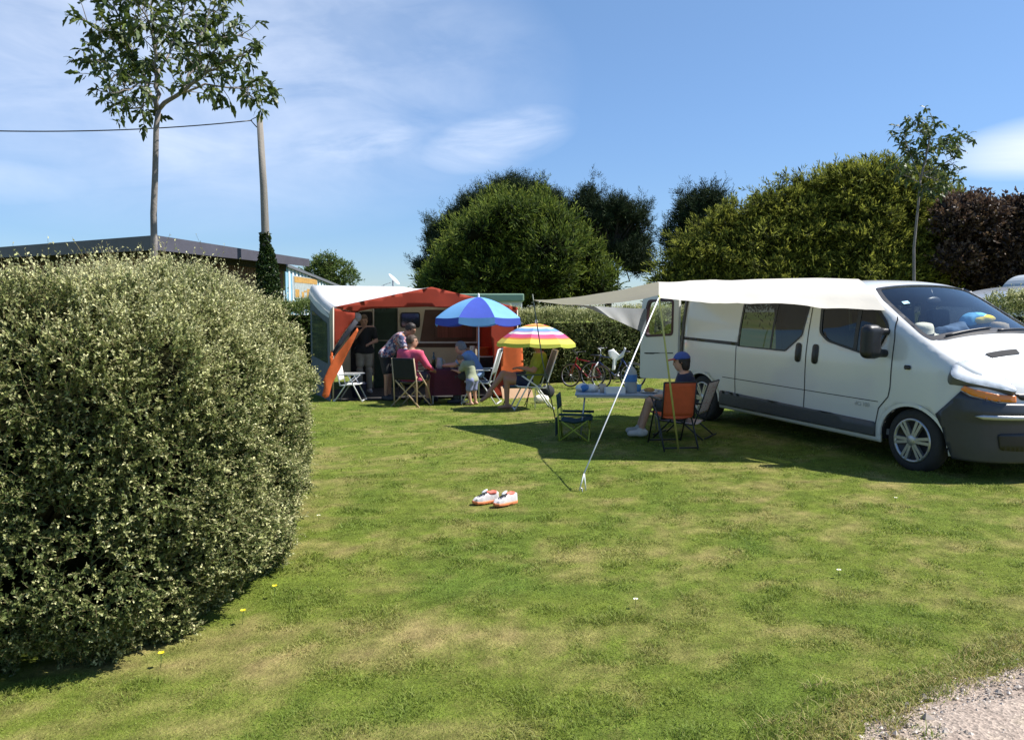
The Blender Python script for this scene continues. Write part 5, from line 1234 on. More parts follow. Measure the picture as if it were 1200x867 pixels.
def striped_shed():
    a = P(341, 312, 31.0); b = P(402, 338, 39.0); g = g1(a[0], a[1]); t = thing('striped_shed', 'pale blue and white striped metal shed beyond the timber lodge', 'shed', (a[0], a[1], g))
    o = np.array([a[0], a[1], g]); d = b-a; d[2] = 0; ln = np.linalg.norm(d[:2]); d2 = d[:2]/ln; n = np.array([d2[1], -d2[0]]); za, zb = a[2]-g, b[2]-g; m0, m1 = MB(), MB(); k = 0; x = -.8; back = -n*4.0
    while x < ln:
        for mb, w, pr in ((m0, .26, .0), (m1, .20, .035)):
            z = za+(zb-za)*max(x, 0)/ln; p0 = d2*x; p1 = d2*(x+w); mb.prism([tuple(p0), tuple(p1), tuple(p1+n*(.04+pr)), tuple(p0+n*(.04+pr))], -.2, z-.06); x += w
    m0.build('wall', mat('sky_blue_sheeting', (.24, .44, .58), .5, .06, 5), t); m1.build('white_ribs', mat('white_sheeting', (.72, .78, .80), .5, .05, 5), t)
    vs = []
    for x_, z in ((-.9, za+.0), (ln+.3, zb-.02)):
        for q in (n*.16, back): vs += [(d2[0]*x_+q[0], d2[1]*x_+q[1], z-.07), (d2[0]*x_+q[0], d2[1]*x_+q[1], z+.03)]
    MB().add(vs, [(0, 1, 5, 4), (0, 4, 6, 2), (1, 3, 7, 5), (0, 2, 3, 1), (4, 5, 7, 6), (2, 6, 7, 3)]).build('roof', mat('grey_sheet_roof', (.14, .15, .17), .5, .1, 3), t)
    # board on the wall
    ca = P(341.5, 323, 31.0); cb_ = P(366, 346, 31.0); A = f44(np.stack([np.array([*d2, 0]), [0, 0, 1], np.array([*n, 0])], 1), np.array([0, 0, 0]))
    w = ln*.40; z0, z1 = cb_[2]-g-.1, ca[2]-g
    s_ = MB().prism([(.02, z0), (w, z0), (w, z1), (.02, z1)], .085, .105, A).build('display_board', mat('board_grey', (.36, .40, .40), .6, .15, 8), t)
    m = MB(); hh = z1-z0
    m.prism([(.04, z1-hh*.30), (w-.05, z1-hh*.28), (w-.05, z1-.03), (.04, z1-.03)], .107, .112, A)
    for a0, a1, h0, h1 in [(.04, .20, .03, .40), (.30, .40, .03, .30), (.52, .72, .03, .46), (.80, .97, .03, .50), (.40, .50, .30, .36)]: m.prism([(w*a0, z0+hh*h0), (w*a1, z0+hh*h0), (w*a1, z0+hh*h1), (w*a0, z0+hh*h1)], .107, .112, A)
    m.build('orange_print', mat('orange_print', (.46, .27, .08), .6, .25, 9), s_)
striped_shed()
def mobile_home():
    a = P(512, 345, 25.5); b = P(614, 345, 25.5); g = g1(0, 25.5); t = thing('mobile_home', 'white mobile home with pale green roof edge behind the orange tent', 'mobile home', (a[0], 25.5, g)); w = b[0]-a[0]; h = a[2]-g
    MB().box((0, 0, .35), (w-.06, 3, h-.22), bev=.02).build('wall', mat('white_panel_wall', (.70, .72, .70), .6, .04, 4), t)
    MB().box((-.05, -.12, h-.22), (w, 3.1, h+.02), bev=.04).build('roof', mat('pale_green_roof', (.22, .34, .24), .5, .06, 4), t)
    wd_ = MB().box((w-.95, -.03, h-.95), (w-.25, .0, h-.42)).build('window', M_WINDK, t); MB().box((w-1.0, -.04, h-.99), (w-.20, -.032, h-.955)).box((w-1.0, -.04, h-.415), (w-.20, -.032, h-.38)).build('frame', M_WHITE, wd_)
M_WHITE = mat('white_enamel', (.74, .75, .75), .35, .03, 10); M_WINDK = mat('dark_window_pane', (.03, .035, .04), .08, .2, 3, spec=.6)
mobile_home()
def far_caravan():
    o = P(1172, 345, 17.5); g = g1(9, 17); t = thing('far_caravan', 'pale grey round ended caravan showing over the right hand hedge', 'caravan', (o[0]+.95, 17.5, g)); h = P(1180, 315, 17.5)[2]-g
    pr = rounded([(0, .45), (.12, h-.75), (.50, h-.05), (2.0, h), (4.6, h), (4.8, h-.5), (4.8, .45)], .35, 6); A = f44(np.array([[1, 0, 0], [0, 0, 1], [0, -1, 0.]]).T.T, [0, 0, 0]); A[:3, :3] = np.stack([[1, 0, 0], [0, 0, 1], [0, -1, 0]], 1)
    MB().prism(pr, -2.1, 0, A).build('body', mat('pale_grey_caravan', (.46, .50, .53), .4, .05, 3), t)
    MB().prism(rounded([(.75, h-.85), (2.2, h-.85), (2.2, h-.35), (.80, h-.35)], .08), 0.002, .02, A).build('window', M_WINDK, t)
    MB().prism([(.3, h-.16), (4.5, h-.12), (4.5, h-.08), (.4, h-.12)], .002, .02, A).build('awning_rail', M_WHITE, t)
    m = MB(); AA = np.stack([[1, 0, 0], [0, 0, 1], [0, -1.0, 0]], 1); m.lathe([(.0, 0), (.30, .0), (.32, .05), (.30, .18), (0, .18)], 20, (2.6, .0, .33), AA, caps=False).build('wheel', M_TYRE, t)
    # car parked before it
    o = P(1152, 345, 15.2); g = g1(8.8, 15); t = thing('parked_car', 'pale silver car roof showing over the right hand hedge before the grey caravan', 'car', (o[0], 15.2, g)); h = P(1195, 333, 15.2)[2]-g
    sil = [(-.9, .35), (-.95, .75), (-.80, 1.0), (.0, h-.50), (.55, h-.14), (1.2, h-.01), (2.0, h+.02), (2.8, h-.06), (3.3, h-.5), (3.45, .9), (3.4, .35)]
    A = np.eye(4); A[:3, :3] = np.stack([[1, 0, 0], [0, 0, 1], [0, -1, 0]], 1)
    MB().prism(rounded(sil, .3, 4), -1.7, 0, A).build('body', mat('silver_car_paint', (.50, .52, .54), .25, .03, 4, metal=.3, coat=.5), t)
    MB().prism(rounded([(.25, h-.50), (.75, h-.18), (2.6, h-.16), (3.0, h-.5)], .08), .002, .012, A).build('side_window', M_WINDK, t)
    for x in (-.2, 2.6): MB().lathe([(.0, .0), (.30, .0), (.31, .04), (.30, .2), (0, .2)], 20, (x, .02, .31), np.stack([[1, 0, 0], [0, 0, 1], [0, 1.0, 0]], 1), caps=False).build('wheel', M_TYRE, t)
far_caravan()

# ================================================================== caravan with its orange awning tent
TA = np.array([-3.30, 15.0]); TU = U2/np.linalg.norm(U2); TV = np.array([-TU[1], TU[0]]); TZ = -.12; TROT = math.atan2(TU[1], TU[0])
def T(px, py, y):
    """pixel on the upright plane y of the tent -> its local x, z"""
    r = ray(px, py); t = (TA@TV+y)/(r[:2]@TV); return float((r[:2]*t-TA)@TU), float(EYE+r[2]*t-TZ)
def tent_world(x, y, z=0.0): q = TA+TU*x+TV*y; return np.array([q[0], q[1], TZ+z])
XZ = f44(np.stack([[1, 0, 0], [0, 0, 1], [0, -1.0, 0]], 1), [0, 0, 0])     # polygons in x,z; thickness towards the camera
def xz(y): m = XZ.copy(); m[:3, 3] = (0, y, 0); return m
M_RED = mat('brick_red_canvas', (.37, .042, .015), .85, .10, 5, bump=.2, bscale=60, transl=.32); M_ORG = mat('orange_canvas', (.72, .15, .035), .85, .10, 5, bump=.2, bscale=60, transl=.25)
M_WCAN = mat('white_canvas', (.78, .78, .77), .8, .04, 4, bump=.15, bscale=40, transl=.30); M_GCAN = mat('grey_canvas', (.13, .155, .18), .8, .1, 4, transl=.2)
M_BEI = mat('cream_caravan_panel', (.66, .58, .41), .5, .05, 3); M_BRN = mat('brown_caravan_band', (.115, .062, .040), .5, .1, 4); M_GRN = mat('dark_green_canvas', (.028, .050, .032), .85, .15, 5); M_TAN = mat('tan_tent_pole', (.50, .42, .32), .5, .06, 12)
M_CURT = mat('reddish_curtain', (.20, .070, .050), .9, .25, 3, stretch=(9, 1, .3))
def cloth(name, poly, y, mt, parent, amp=.02, freq=9.0, h=.09, tilt=0.0, z0=0.0, th=.004, seed=0):
    V, Fc = cdt_patch(poly, [], h); w = (fbm(np.stack([V[:, 0]*freq*.35, V[:, 1]*1.2, 0*V[:, 0]+seed], 1), 3, seed)-.5)*2*amp+np.sin(V[:, 0]*freq)*amp*.5
    co = np.stack([V[:, 0], y+w+tilt*(V[:, 1]-z0), V[:, 1]], 1); o = link(name, np_mesh(name, co, Fc, True), mt, parent)
    md = o.modifiers.new('t', 'SOLIDIFY'); md.thickness = th; md.offset = 0; return o
def caravan():
    t = thing('old_caravan', 'old cream caravan with brown window band standing behind the orange tent', 'caravan', tent_world(0, 0), TROT); y0 = 2.46
    prof = rounded([(.42, .42), (.38, 1.15), (.47, 1.85), (.85, 2.05), (3.55, 2.05), (3.92, 1.85), (4.02, 1.1), (3.93, .42)], .22, 5)
    MB().prism(prof, -(y0+2.0), -y0, XZ).build('body', M_BEI, t)
    MB().prism(rounded([(.52, 1.93), (.85, 2.065), (3.55, 2.065), (3.86, 1.93), (3.80, 1.92), (3.52, 2.025), (.88, 2.025), (.58, 1.92)], .05), -(y0+2.04), -(y0-.03), XZ).build('roof_trim', M_WHITE, t)
    MB().box((.95, y0+.3, 2.052), (3.4, y0+1.7, 2.10), bev=.02).build('roof', M_WHITE, t)
    B = lambda px, py: T(px, py, y0)
    MB().prism([B(492, 400.5), B(498, 363), B(563, 363), B(566, 400.5)], 0.003, .012, xz(y0)).build('brown_band', M_BRN, t)
    MB().prism([B(486, 402), B(567, 402), B(567, 400.3), B(486, 400.3)], .013, .03, xz(y0)).build('trim_rail', M_WHITE, t)
    MB().prism([B(488, 407), B(567, 407), B(567, 402.4), B(488, 402.4)], .003, .010, xz(y0)).build('brown_stripe', M_BRN, t)
    w = MB().prism(rounded([B(509, 397), B(509, 375), B(555, 375), B(555, 397)], .06), .014, .03, xz(y0)).build('window', M_BRN, t)
    MB().prism(rounded([B(512, 395.5), B(512, 377), B(553, 377), B(553, 395.5)], .05), .031, .036, xz(y0)).build('curtain', M_CURT, w)
    w = MB().prism(rounded([B(469, 384), B(469, 366), B(492, 366), B(492, 384)], .06), .003, .02, xz(y0)).build('window', M_BLACK, t)
    MB().prism(rounded([B(470.5, 382.5), B(470.5, 367.5), B(490.5, 367.5), B(490.5, 382.5)], .05), .021, .026, xz(y0)).build('pane', M_WINDK, w)
    dr_ = MB().prism(rounded([B(411, 458), B(411, 365), B(436, 365), B(436, 458)], .04), .003, .02, xz(y0)).build('door', mat('doorway_shade', (.02, .018, .016), .8, .2, 4), t)  # dark panel paints the unlit inside of the open doorway
    MB().box((B(433, 415)[0], y0-.06, B(433, 415)[1]-.05), (B(434.5, 415)[0], y0-.02, B(433, 415)[1]+.05)).build('handle', M_GREYMET, dr_)
    m = MB(); m.lathe([(.0, 0), (.28, .0), (.30, .05), (.28, .17), (0, .17)], 20, (2.2, y0+.02, .28), np.stack([[1, 0, 0], [0, 0, 1], [0, 1.0, 0]], 1), caps=False).build('wheel', M_TYRE, t)
    MB().box((.6, y0+.25, .30), (3.8, y0+1.8, .42)).build('chassis', M_BLACK, t)
    return t
caravan()
def tent():
    t = thing('awning_tent', 'orange red awning tent with white roof pitched against the cream caravan', 'tent', tent_world(0, 0), TROT)
    W_ = 3.67; hz_ = 1.80; pk = (1.88, 2.19); YB = 2.44; zb = 2.29
    # roof: front edge rises to the middle, back edge level on the caravan
    n, k = 40, 14; V = []; 
    for i in range(n+1):
        x = W_*i/n; zf = hz_+(pk[1]-hz_)*(1-abs(x-pk[0])/(pk[0] if x < pk[0] else W_-pk[0]))
        for j in range(k+1):
            zr = zb-.02-np.clip((x-1.9)/1.77, 0, 1)*.25; f = j/k; z = zf+(zr-zf)*f-.05*math.sin(f*math.pi)-.02*math.sin(i*.8)*math.sin(f*math.pi)+.0; V.append((x, YB*f, z))
    ii = np.arange(n)[:, None]*(k+1)+np.arange(k)[None]; Fq = np.stack([ii, ii+1, ii+k+2, ii+k+1], -1).reshape(-1, 4)
    o = link('roof', np_mesh('roof', np.array(V), Fq, True), M_WCAN, t); md = o.modifiers.new('t', 'SOLIDIFY'); md.thickness = .006; md.offset = 1
    # rounded white shoulder and side wall on the left
    V = []; sh = [(-.01, .0), (-.045, -.04), (-.07, -.11), (-.08, -.20)]
    for j in range(k+1):
        f = j/k; zf = hz_+(zb-hz_)*f-.05*math.sin(f*math.pi)
        for a, b in [(0.0, .006)]+sh: V.append((a*(1+.3*f), YB*f, zf+b*(1+.4*f)))
    m_ = 5; ii = np.arange(k)[:, None]*m_+np.arange(m_-1)[None]; link('roof_shoulder', np_mesh('roof_shoulder', np.array(V), np.stack([ii, ii+1, ii+m_+1, ii+m_], -1).reshape(-1, 4), True), M_WCAN, t)
    yz = np.eye(4); yz[:3, :3] = np.stack([[0, 1.0, 0], [0, 0, 1], [1, 0, 0]], 1)
    MB().prism([(0, .0), (YB, .0), (YB, 2.1), (0, 1.66)], -.075, -.07, yz).build('side_wall', M_GCAN, t)
    MB().prism([(.25, .75), (YB-.3, .80), (YB-.3, 1.75), (.25, 1.5)], -.085, -.081, yz).build('side_window', mat('clear_window_sheet', (.06, .085, .07), .12, .3, 3, spec=.7), t)
    MB().prism([(0, .0), (YB, .0), (YB, 2.03), (0, 1.80)], W_+.0, W_+.006, yz).build('side_wall', M_RED, t)
    q = lambda px, py: T(px, py, 0)
    # front: gable valance, left panel, tied back flap, right panel
    val = [(0.0, hz_), (.40, q(413, 365.5)[1]), (q(437, 362)[0], q(437, 361.6)[1]), (q(500, 360.5)[0], q(500, 359.5)[1]), (2.75, q(548, 360.5)[1]-.04), (W_, 1.62), (W_, hz_), pk]
    cloth('front_valance', val, -.012, M_RED, t, .012, 6, .08, seed=2)
    cloth('front_panel', [(0.0, hz_-.02), (.40, q(413, 365.5)[1]), (q(416, 372)[0], q(416, 372)[1]), (q(402, 391)[0], q(402, 391)[1]), (q(386, 413)[0]+.02, q(386, 413)[1]), (0.02, .62), (-.05, .02), (-.02, .0), (-.01, .9)], -.004, M_RED, t, .018, 8, .07, seed=4)
    fl = [q(416.5, 384), q(418, 387), q(412, 400), q(404, 417), q(397, 432), q(388, 449), q(384, 464), q(380, 466), q(376, 463), q(379, 452), q(377, 446), q(383, 432), q(392, 416), q(405, 399)]
    cloth('tied_back_flap', fl, -.10, M_ORG, t, .035, 12, .05, tilt=-.05, seed=6)
    cloth('flap_corner', [q(386, 411), q(388.5, 413), q(389, 421), q(386, 427), q(385, 420)], -.13, M_ORG, t, .01, 9, .04, seed=7)
    MB().tube([(q(417, 376)[0], -.05, q(417, 376)[1]), (q(408, 388)[0], -.06, q(408, 388)[1]), (q(398, 402)[0], -.06, q(398, 402)[1]), (q(389, 416)[0], -.05, q(389, 416)[1])], [.05, .045, .04, .03], 8, sq=.5).build('tie_strap', mat('dark_blue_strap', (.022, .024, .034), .85, .2, 10), t)
    rp = [(q(577, 366)[0], 1.66), (W_, 1.66), (W_+.0, .02), (q(578, 460)[0], .02), (q(577, 420)[0]+.01, .9), (q(574, 385)[0], 1.3)]
    cloth('front_panel', rp, -.006, M_RED, t, .022, 8, .07, seed=9)
    cloth('turned_flap', [q(587, 405), q(610, 405), q(611.5, 434), q(601, 438), q(585, 437)], -.085, M_ORG, t, .02, 10, .05, seed=11)
    V, Fc = cdt_patch([q(583, 452), q(618, 451), q(620, 466), q(584, 467)], [], .06); link('ground_skirt', np_mesh('ground_skirt', np.stack([V[:, 0], -.25+.3*V[:, 1], V[:, 1]], 1), Fc, True), mat('pale_apricot_canvas', (.66, .42, .26), .85, .08, 6, transl=.15), t)
    for x, z0, y in ((0.0, hz_, -.02), (W_-.01, hz_-.05, -.03)): MB().tube([(x-.03*(x < 1), y, -.05), (x, y, z0)], .014, 8).build('tent_pole', M_TAN, t)
    q2 = lambda px, py: T(px, py, 1.5)
    # inner curtains seen through the opening
    q3 = lambda px, py: T(px, py, 2.36)
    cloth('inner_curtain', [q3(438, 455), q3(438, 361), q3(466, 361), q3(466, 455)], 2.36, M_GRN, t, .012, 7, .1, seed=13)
    for px in (437.5, 466.5): a = q3(px, 455); b = q3(px, 361); MB().tube([(a[0], 2.33, a[1]), (b[0], 2.33, b[1])], .012, 6).build('curtain_piping', M_TAN, t)
    a = q3(437, 399); b = q3(466, 399); MB().tube([(a[0], 2.325, a[1]), (b[0], 2.325, b[1])], .009, 6).build('curtain_piping', M_TAN, t)
    a = q3(405, 366); b = q3(420, 365); MB().tube([(a[0], 2.0, a[1]), (b[0], 2.0, b[1])], .012, 6).build('cross_pole', M_TAN, t)
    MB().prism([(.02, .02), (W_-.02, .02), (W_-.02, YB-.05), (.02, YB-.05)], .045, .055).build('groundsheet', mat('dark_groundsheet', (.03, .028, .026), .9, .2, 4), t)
tent()
def lantern():
    x, z = T(418, 371.5, .25); w = tent_world(x, .25, z); t = thing('hanging_lamp', 'round pale lamp hanging in the upper left corner of the tent opening', 'lamp', w)
    MB().ell((0, 0, 0), .095, .095, .09, 16, 10).build('globe', mat('milky_globe', (.55, .52, .50), .5, .2, 9, transl=.3), t); MB().tube([(0, 0, .08), (0, 0, .12)], .035, 10).tube([(0, 0, .12), (.01, 0, .26)], .006, 5).build('holder', M_BLACK, t)
lantern()
def dish():
    x, z = T(462, 336, 3.2); w = tent_world(x, 3.2, 2.10); t = thing('roof_dish', 'white flat satellite dish tilted up on the caravan roof', 'satellite dish', w)
    A = f44(axis_frame((.70, -.10, .70), (.3, .8, 0)), (-.02, 0, .34)); m = MB(); m.lathe([(0, 0), (.14, .008), (.165, .02), (.17, .035), (.14, .025), (0, .018)], 24, A[:3, 3], A[:3, :3], caps=False).build('dish', M_WHITE, t)
    MB().tube([(0, 0, -.05), (-.03, 0, .12), (-.03, .0, .33)], .018, 8).tube([(-.10, 0, .0), (-.25, .0, .22), (-.32, 0, .18)], .010, 6).tube([(-.25, 0, .22), (-.08, 0, .28)], .008, 6).build('stand', M_GREYMET, t)
dish()

# ================================================================== parasols
def parasol(name, label, base, tip_z, rim_z, rad, cols, valance, stripes=None, lean=(0, 0), rz=0.0, bow=.30, valcols=None, pole_r=.014):
    t = thing(name, label, 'parasol', base, 0); H = tip_z; n = 8; rn = 10; ax = np.array([lean[0], lean[1], 1.0]); top_ = ax*H
    A = axis_frame(ax, (math.cos(rz), math.sin(rz), 0))
    def pt(i, f, k, m=6):
        """panel i, radius fraction f, k across the panel 0..m"""
        a0, a1 = 2*math.pi*i/n, 2*math.pi*(i+1)/n; u = k/m
        p = (1-u)*np.array([math.cos(a0), math.sin(a0)])+u*np.array([math.cos(a1), math.sin(a1)]); dip = .05*rad*f*math.sin(u*math.pi)
        h = (H-rim_z)*(1-((1-bow)*f+bow*f*f*1.0)**1.35)
        return top_+A@np.array([p[0]*rad*f, p[1]*rad*f, 0])-ax*(H-rim_z)+ax*(h-dip*.35)
    for i in range(n):
        vs = []; fs = []; mi = []; m = 6; nr = stripes and 24 or rn
        for j in range(nr+1):
            for k in range(m+1): vs.append(pt(i, max(j/nr, .02), k))
        for j in range(nr):
            for k in range(m): a = j*(m+1)+k; fs.append((a, a+1, a+m+2, a+m+1)); mi.append(stripes[min(len(stripes)-1, int(j/nr*len(stripes)))] if stripes else 0)
        mats_ = cols if stripes else [cols[i % len(cols)]]
        me = np_mesh('canopy_panel', np.array(vs), np.array(fs), True, None, mi if stripes else None); o = link('canopy_panel', me, mats_, t)
        vs = []
        for d_ in (0, .5, 1):
            for k in range(m+1):
                sc = .78+.22*math.sin(k/m*math.pi)**.5 if d_ == 1 else 1; vs.append(pt(i, 1.0+.012*d_, k)-ax*valance*d_*sc)
        fs = [(j*(m+1)+k, j*(m+1)+k+1, (j+1)*(m+1)+k+1, (j+1)*(m+1)+k) for j in range(2) for k in range(m)]
        vc = valcols[i % len(valcols)] if valcols else (cols[stripes[-1]] if stripes else cols[(i+1) % len(cols)]); link('valance', np_mesh('valance', np.array(vs), np.array(fs), True), vc, t)
        MB().tube([pt(i, .06, 0)-ax*.02, pt(i, .5, 0)-ax*.015, pt(i, .98, 0)-ax*.01], .004, 5).build('rib', M_GREYMET, t)
    MB().tube([(0, 0, -.05), ax*(H-.02)], pole_r, 10).build('pole', M_WHITE, t); MB().lathe([(.0, .07), (.014, .06), (.022, .03), (.018, .0), (.03, -.01), (0, -.012)], 12, top_, A).build('finial', M_WHITE, t)
    return t
M_BLUE = mat('royal_blue_canvas', (.045, .085, .46), .75, .06, 6, transl=.25); M_SKYB = mat('light_blue_canvas', (.17, .42, .75), .75, .06, 6, transl=.25)
bp_ = P(561, 466, 15.0); gz_ = g1(bp_[0], 15.0)
bt = P(561, 348, 15.0)[2]-gz_; br_ = P(561, 373, 15.0)[2]-gz_
parasol('beach_parasol', 'blue parasol with dark and light panels beside the orange tent', (bp_[0], 15.0, gz_), bt, br_, .83, [M_BLUE, M_SKYB], .13, lean=(0, .03), rz=R(-112.5+0), bow=.35, valcols=[M_SKYB, M_BLUE])
SCOL = [mat('stripe_'+n_, c_, .75, .05, 6, transl=.28) for n_, c_ in [('pink', (.72, .10, .22)), ('orange', (.80, .25, .04)), ('yellow', (.85, .66, .10)), ('white', (.80, .78, .72)), ('blue', (.16, .36, .66)), ('lilac', (.40, .26, .55)), ('magenta', (.70, .07, .30)), ('lime', (.55, .60, .08))]]
sb = P(627, 470, 13.5); gz_ = g1(sb[0], 13.5); st_z = P(627, 379, 13.5)[2]-gz_; sr_z = P(627, 402, 13.5)[2]-gz_
parasol('beach_parasol', 'small rainbow striped parasol over the seated woman', (sb[0], 13.5, gz_), st_z, sr_z, .66, SCOL, .055, stripes=[0, 1, 2, 0, 1, 2, 3, 4, 4, 5, 3, 6, 0, 1, 2, 2], valcols=[SCOL[7]], lean=(.012, .02), rz=R(-100), bow=.4, pole_r=.010)

# ================================================================== awning sheet on the van
def on_vw(x, y, z): return van_world(np.array([x, y, z]))
AN = P(772, 349, 8.7); AF = P(624, 351.5, 11.4); AR = P(772, 330, 9.35)
rows = [(0.0, AN, on_vw(-.44, -.862, 1.56)), (.045, AN+(AR-AN)*.45+np.array([0, 0, .02]), on_vw(-.62, -.83, 1.72)), (.14, AR, on_vw(-1.0, -.66, 1.885)), (.32, AR+(AF-AR)*.25+np.array([0, 0, -.035]), on_vw(-1.7, -.62, 1.91)), (.6, AR+(AF-AR)*.58+np.array([0, 0, -.045]), on_vw(-2.7, -.62, 1.91)), (.85, AR+(AF-AR)*.85+np.array([0, 0, -.03]), on_vw(-3.5, -.66, 1.895)), (1.0, AF, on_vw(-3.98, -.70, 1.86))]
def sheet():
    t = thing('van_awning', 'white canvas awning stretched from the van roof to two poles', 'awning', (AN[0], AN[1], 0)); o = np.array([AN[0], AN[1], 0])
    us = np.array([r_[0] for r_ in rows]); a = np.array([r_[1] for r_ in rows]); b = np.array([r_[2] for r_ in rows]); nu, nv = 44, 36; V = []
    for i in range(nu+1):
        u = (i/nu)**1.3; p0 = np.array([np.interp(u, us, a[:, c]) for c in range(3)]); p1 = np.array([np.interp(u, us, b[:, c]) for c in range(3)])
        for j in range(nv+1):
            v = j/nv; p = p0+(p1-p0)*v; s_ = 4*v*(1-v); p[2] -= s_*(.03+.16*np.clip((u-.25)/.75, 0, 1)**1.0-.02)*(1-.3*v); V.append(p)
    V = np.array(V); w = (fbm(V*np.array([1.8, 3.8, 0]), 4, 71)-.5)*.075; vv = np.tile(np.arange(nv+1)/nv, nu+1); V[:, 2] += w*np.clip(np.minimum(vv*6, (1-vv)*8), 0, 1)
    ii = np.arange(nu)[:, None]*(nv+1)+np.arange(nv)[None]; me = np_mesh('canopy', V-o, np.stack([ii, ii+1, ii+nv+2, ii+nv+1], -1).reshape(-1, 4), True); link('canopy', me, M_AWN, t)
    # rear curtain hanging by the van's tail
    c = [P(672, 357, 11.3), P(715, 360, 11.6), P(758, 362, 11.9)]; l = [P(690, 361, 11.3), P(728, 378, 11.6), P(757, 391, 11.9)]; V = []
    for i in range(17):
        f = i/16*2; k = min(int(f), 1); f -= k
        for j in range(9): p = (c[k]*(1-f)+c[k+1]*f)*(1-j/8)+(l[k]*(1-f)+l[k+1]*f)*j/8; V.append(p-o+np.array([0, .03*math.sin(i*1.3)*j/8, 0]))
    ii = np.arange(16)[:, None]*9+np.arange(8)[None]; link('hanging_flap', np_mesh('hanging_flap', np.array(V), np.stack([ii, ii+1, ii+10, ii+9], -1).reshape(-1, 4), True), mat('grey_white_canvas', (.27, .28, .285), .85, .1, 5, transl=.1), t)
    nb = G(796, 530)-o; MB().tube([nb-np.array([0, 0, .04]), AN-o+np.array([0, 0, .03])], .011, 8).build('near_pole', mat('lime_yellow_pole', (.40, .38, .10), .45, .08, 20), t)
    fb_ = G(653, 497)-o; MB().tube([fb_-np.array([0, 0, .04]), (fb_+AF-o)/2+np.array([-.03, 0, 0]), AF-o+np.array([0, 0, .08])], .008, 8).build('far_pole', mat('dark_green_pole', (.11, .13, .10), .5, .1, 20), t)
    pg = G(682, 576)-o; MB().tube([AN-o, pg+np.array([.02, .02, .16])], .007, 6).tube([pg+np.array([.02, .02, .16]), pg+np.array([-.025, .0, .01])], .006, 5).tube([pg+np.array([.02, .02, .16]), pg+np.array([.035, .01, .01])], .006, 5).build('guy_rope', M_WHITE, t)
    MB().tube([pg+np.array([.0, 0, -.1]), pg+np.array([0, 0, .03]), pg+np.array([-.02, 0, .035])], .007, 6).build('peg', M_GREYMET, t)
M_AWN = mat('cream_white_awning_canvas', (.66, .62, .54), .85, .03, 3, bump=.12, bscale=30, transl=.22)
sheet()

# ================================================================== furniture
M_ALU = mat('white_tube_frame', (.70, .70, .68), .4, .05, 15); M_BLKT = mat('black_tube_frame', (.018, .018, .02), .45, .2, 20); M_WOODL = mat('pale_wood_frame', (.46, .34, .21), .6, .15, 12, stretch=(1, 1, .2)); M_LIME = mat('lime_green_tube', (.34, .40, .04), .45, .08, 15)
M_DKCL = mat('black_seat_cloth', (.014, .015, .018), .9, .2, 12); M_ORGC = mat('orange_seat_cloth', (.60, .105, .03), .8, .08, 12, bump=.2, bscale=120, transl=.12); M_TEAL = mat('dark_green_seat_cloth', (.012, .045, .050), .85, .15, 12); M_GRYC = mat('grey_seat_cloth', (.19, .21, .21), .85, .1, 12)
m, nt_, b_, o_ = new_mat('red_white_pattern_cloth'); vo = nt_.nodes.new('ShaderNodeTexVoronoi'); vo.inputs['Scale'].default_value = 34; tc_ = nt_.nodes.new('ShaderNodeTexCoord'); nt_.links.new(tc_.outputs['Object'], vo.inputs['Vector']); rr_ = ramp(nt_, vo.outputs['Distance'], [(.22, (.45, .06, .07)), (.34, (.62, .52, .48))]); nt_.links.new(rr_.outputs['Color'], b_.inputs['Base Color']); b_.inputs['Roughness'].default_value = .85; M_PATR = m
def slab(pts, w, th, mt, name, parent, sag=.02):
    """cloth stretched across width w (y) along a profile of x,z points"""
    P2 = np.array(densify(pts, .05, False)); V = []
    for x, z in P2:
        for k in range(7): u = k/6-.5; V.append((x, u*w, z-sag*(1-4*u*u)))
    n = len(P2); ii = np.arange(n-1)[:, None]*7+np.arange(6)[None]; o = link(name, np_mesh(name, np.array(V), np.stack([ii, ii+1, ii+8, ii+7], -1).reshape(-1, 4), True), mt, parent)
    md = o.modifiers.new('t', 'SOLIDIFY'); md.thickness = th; md.offset = 0; return o
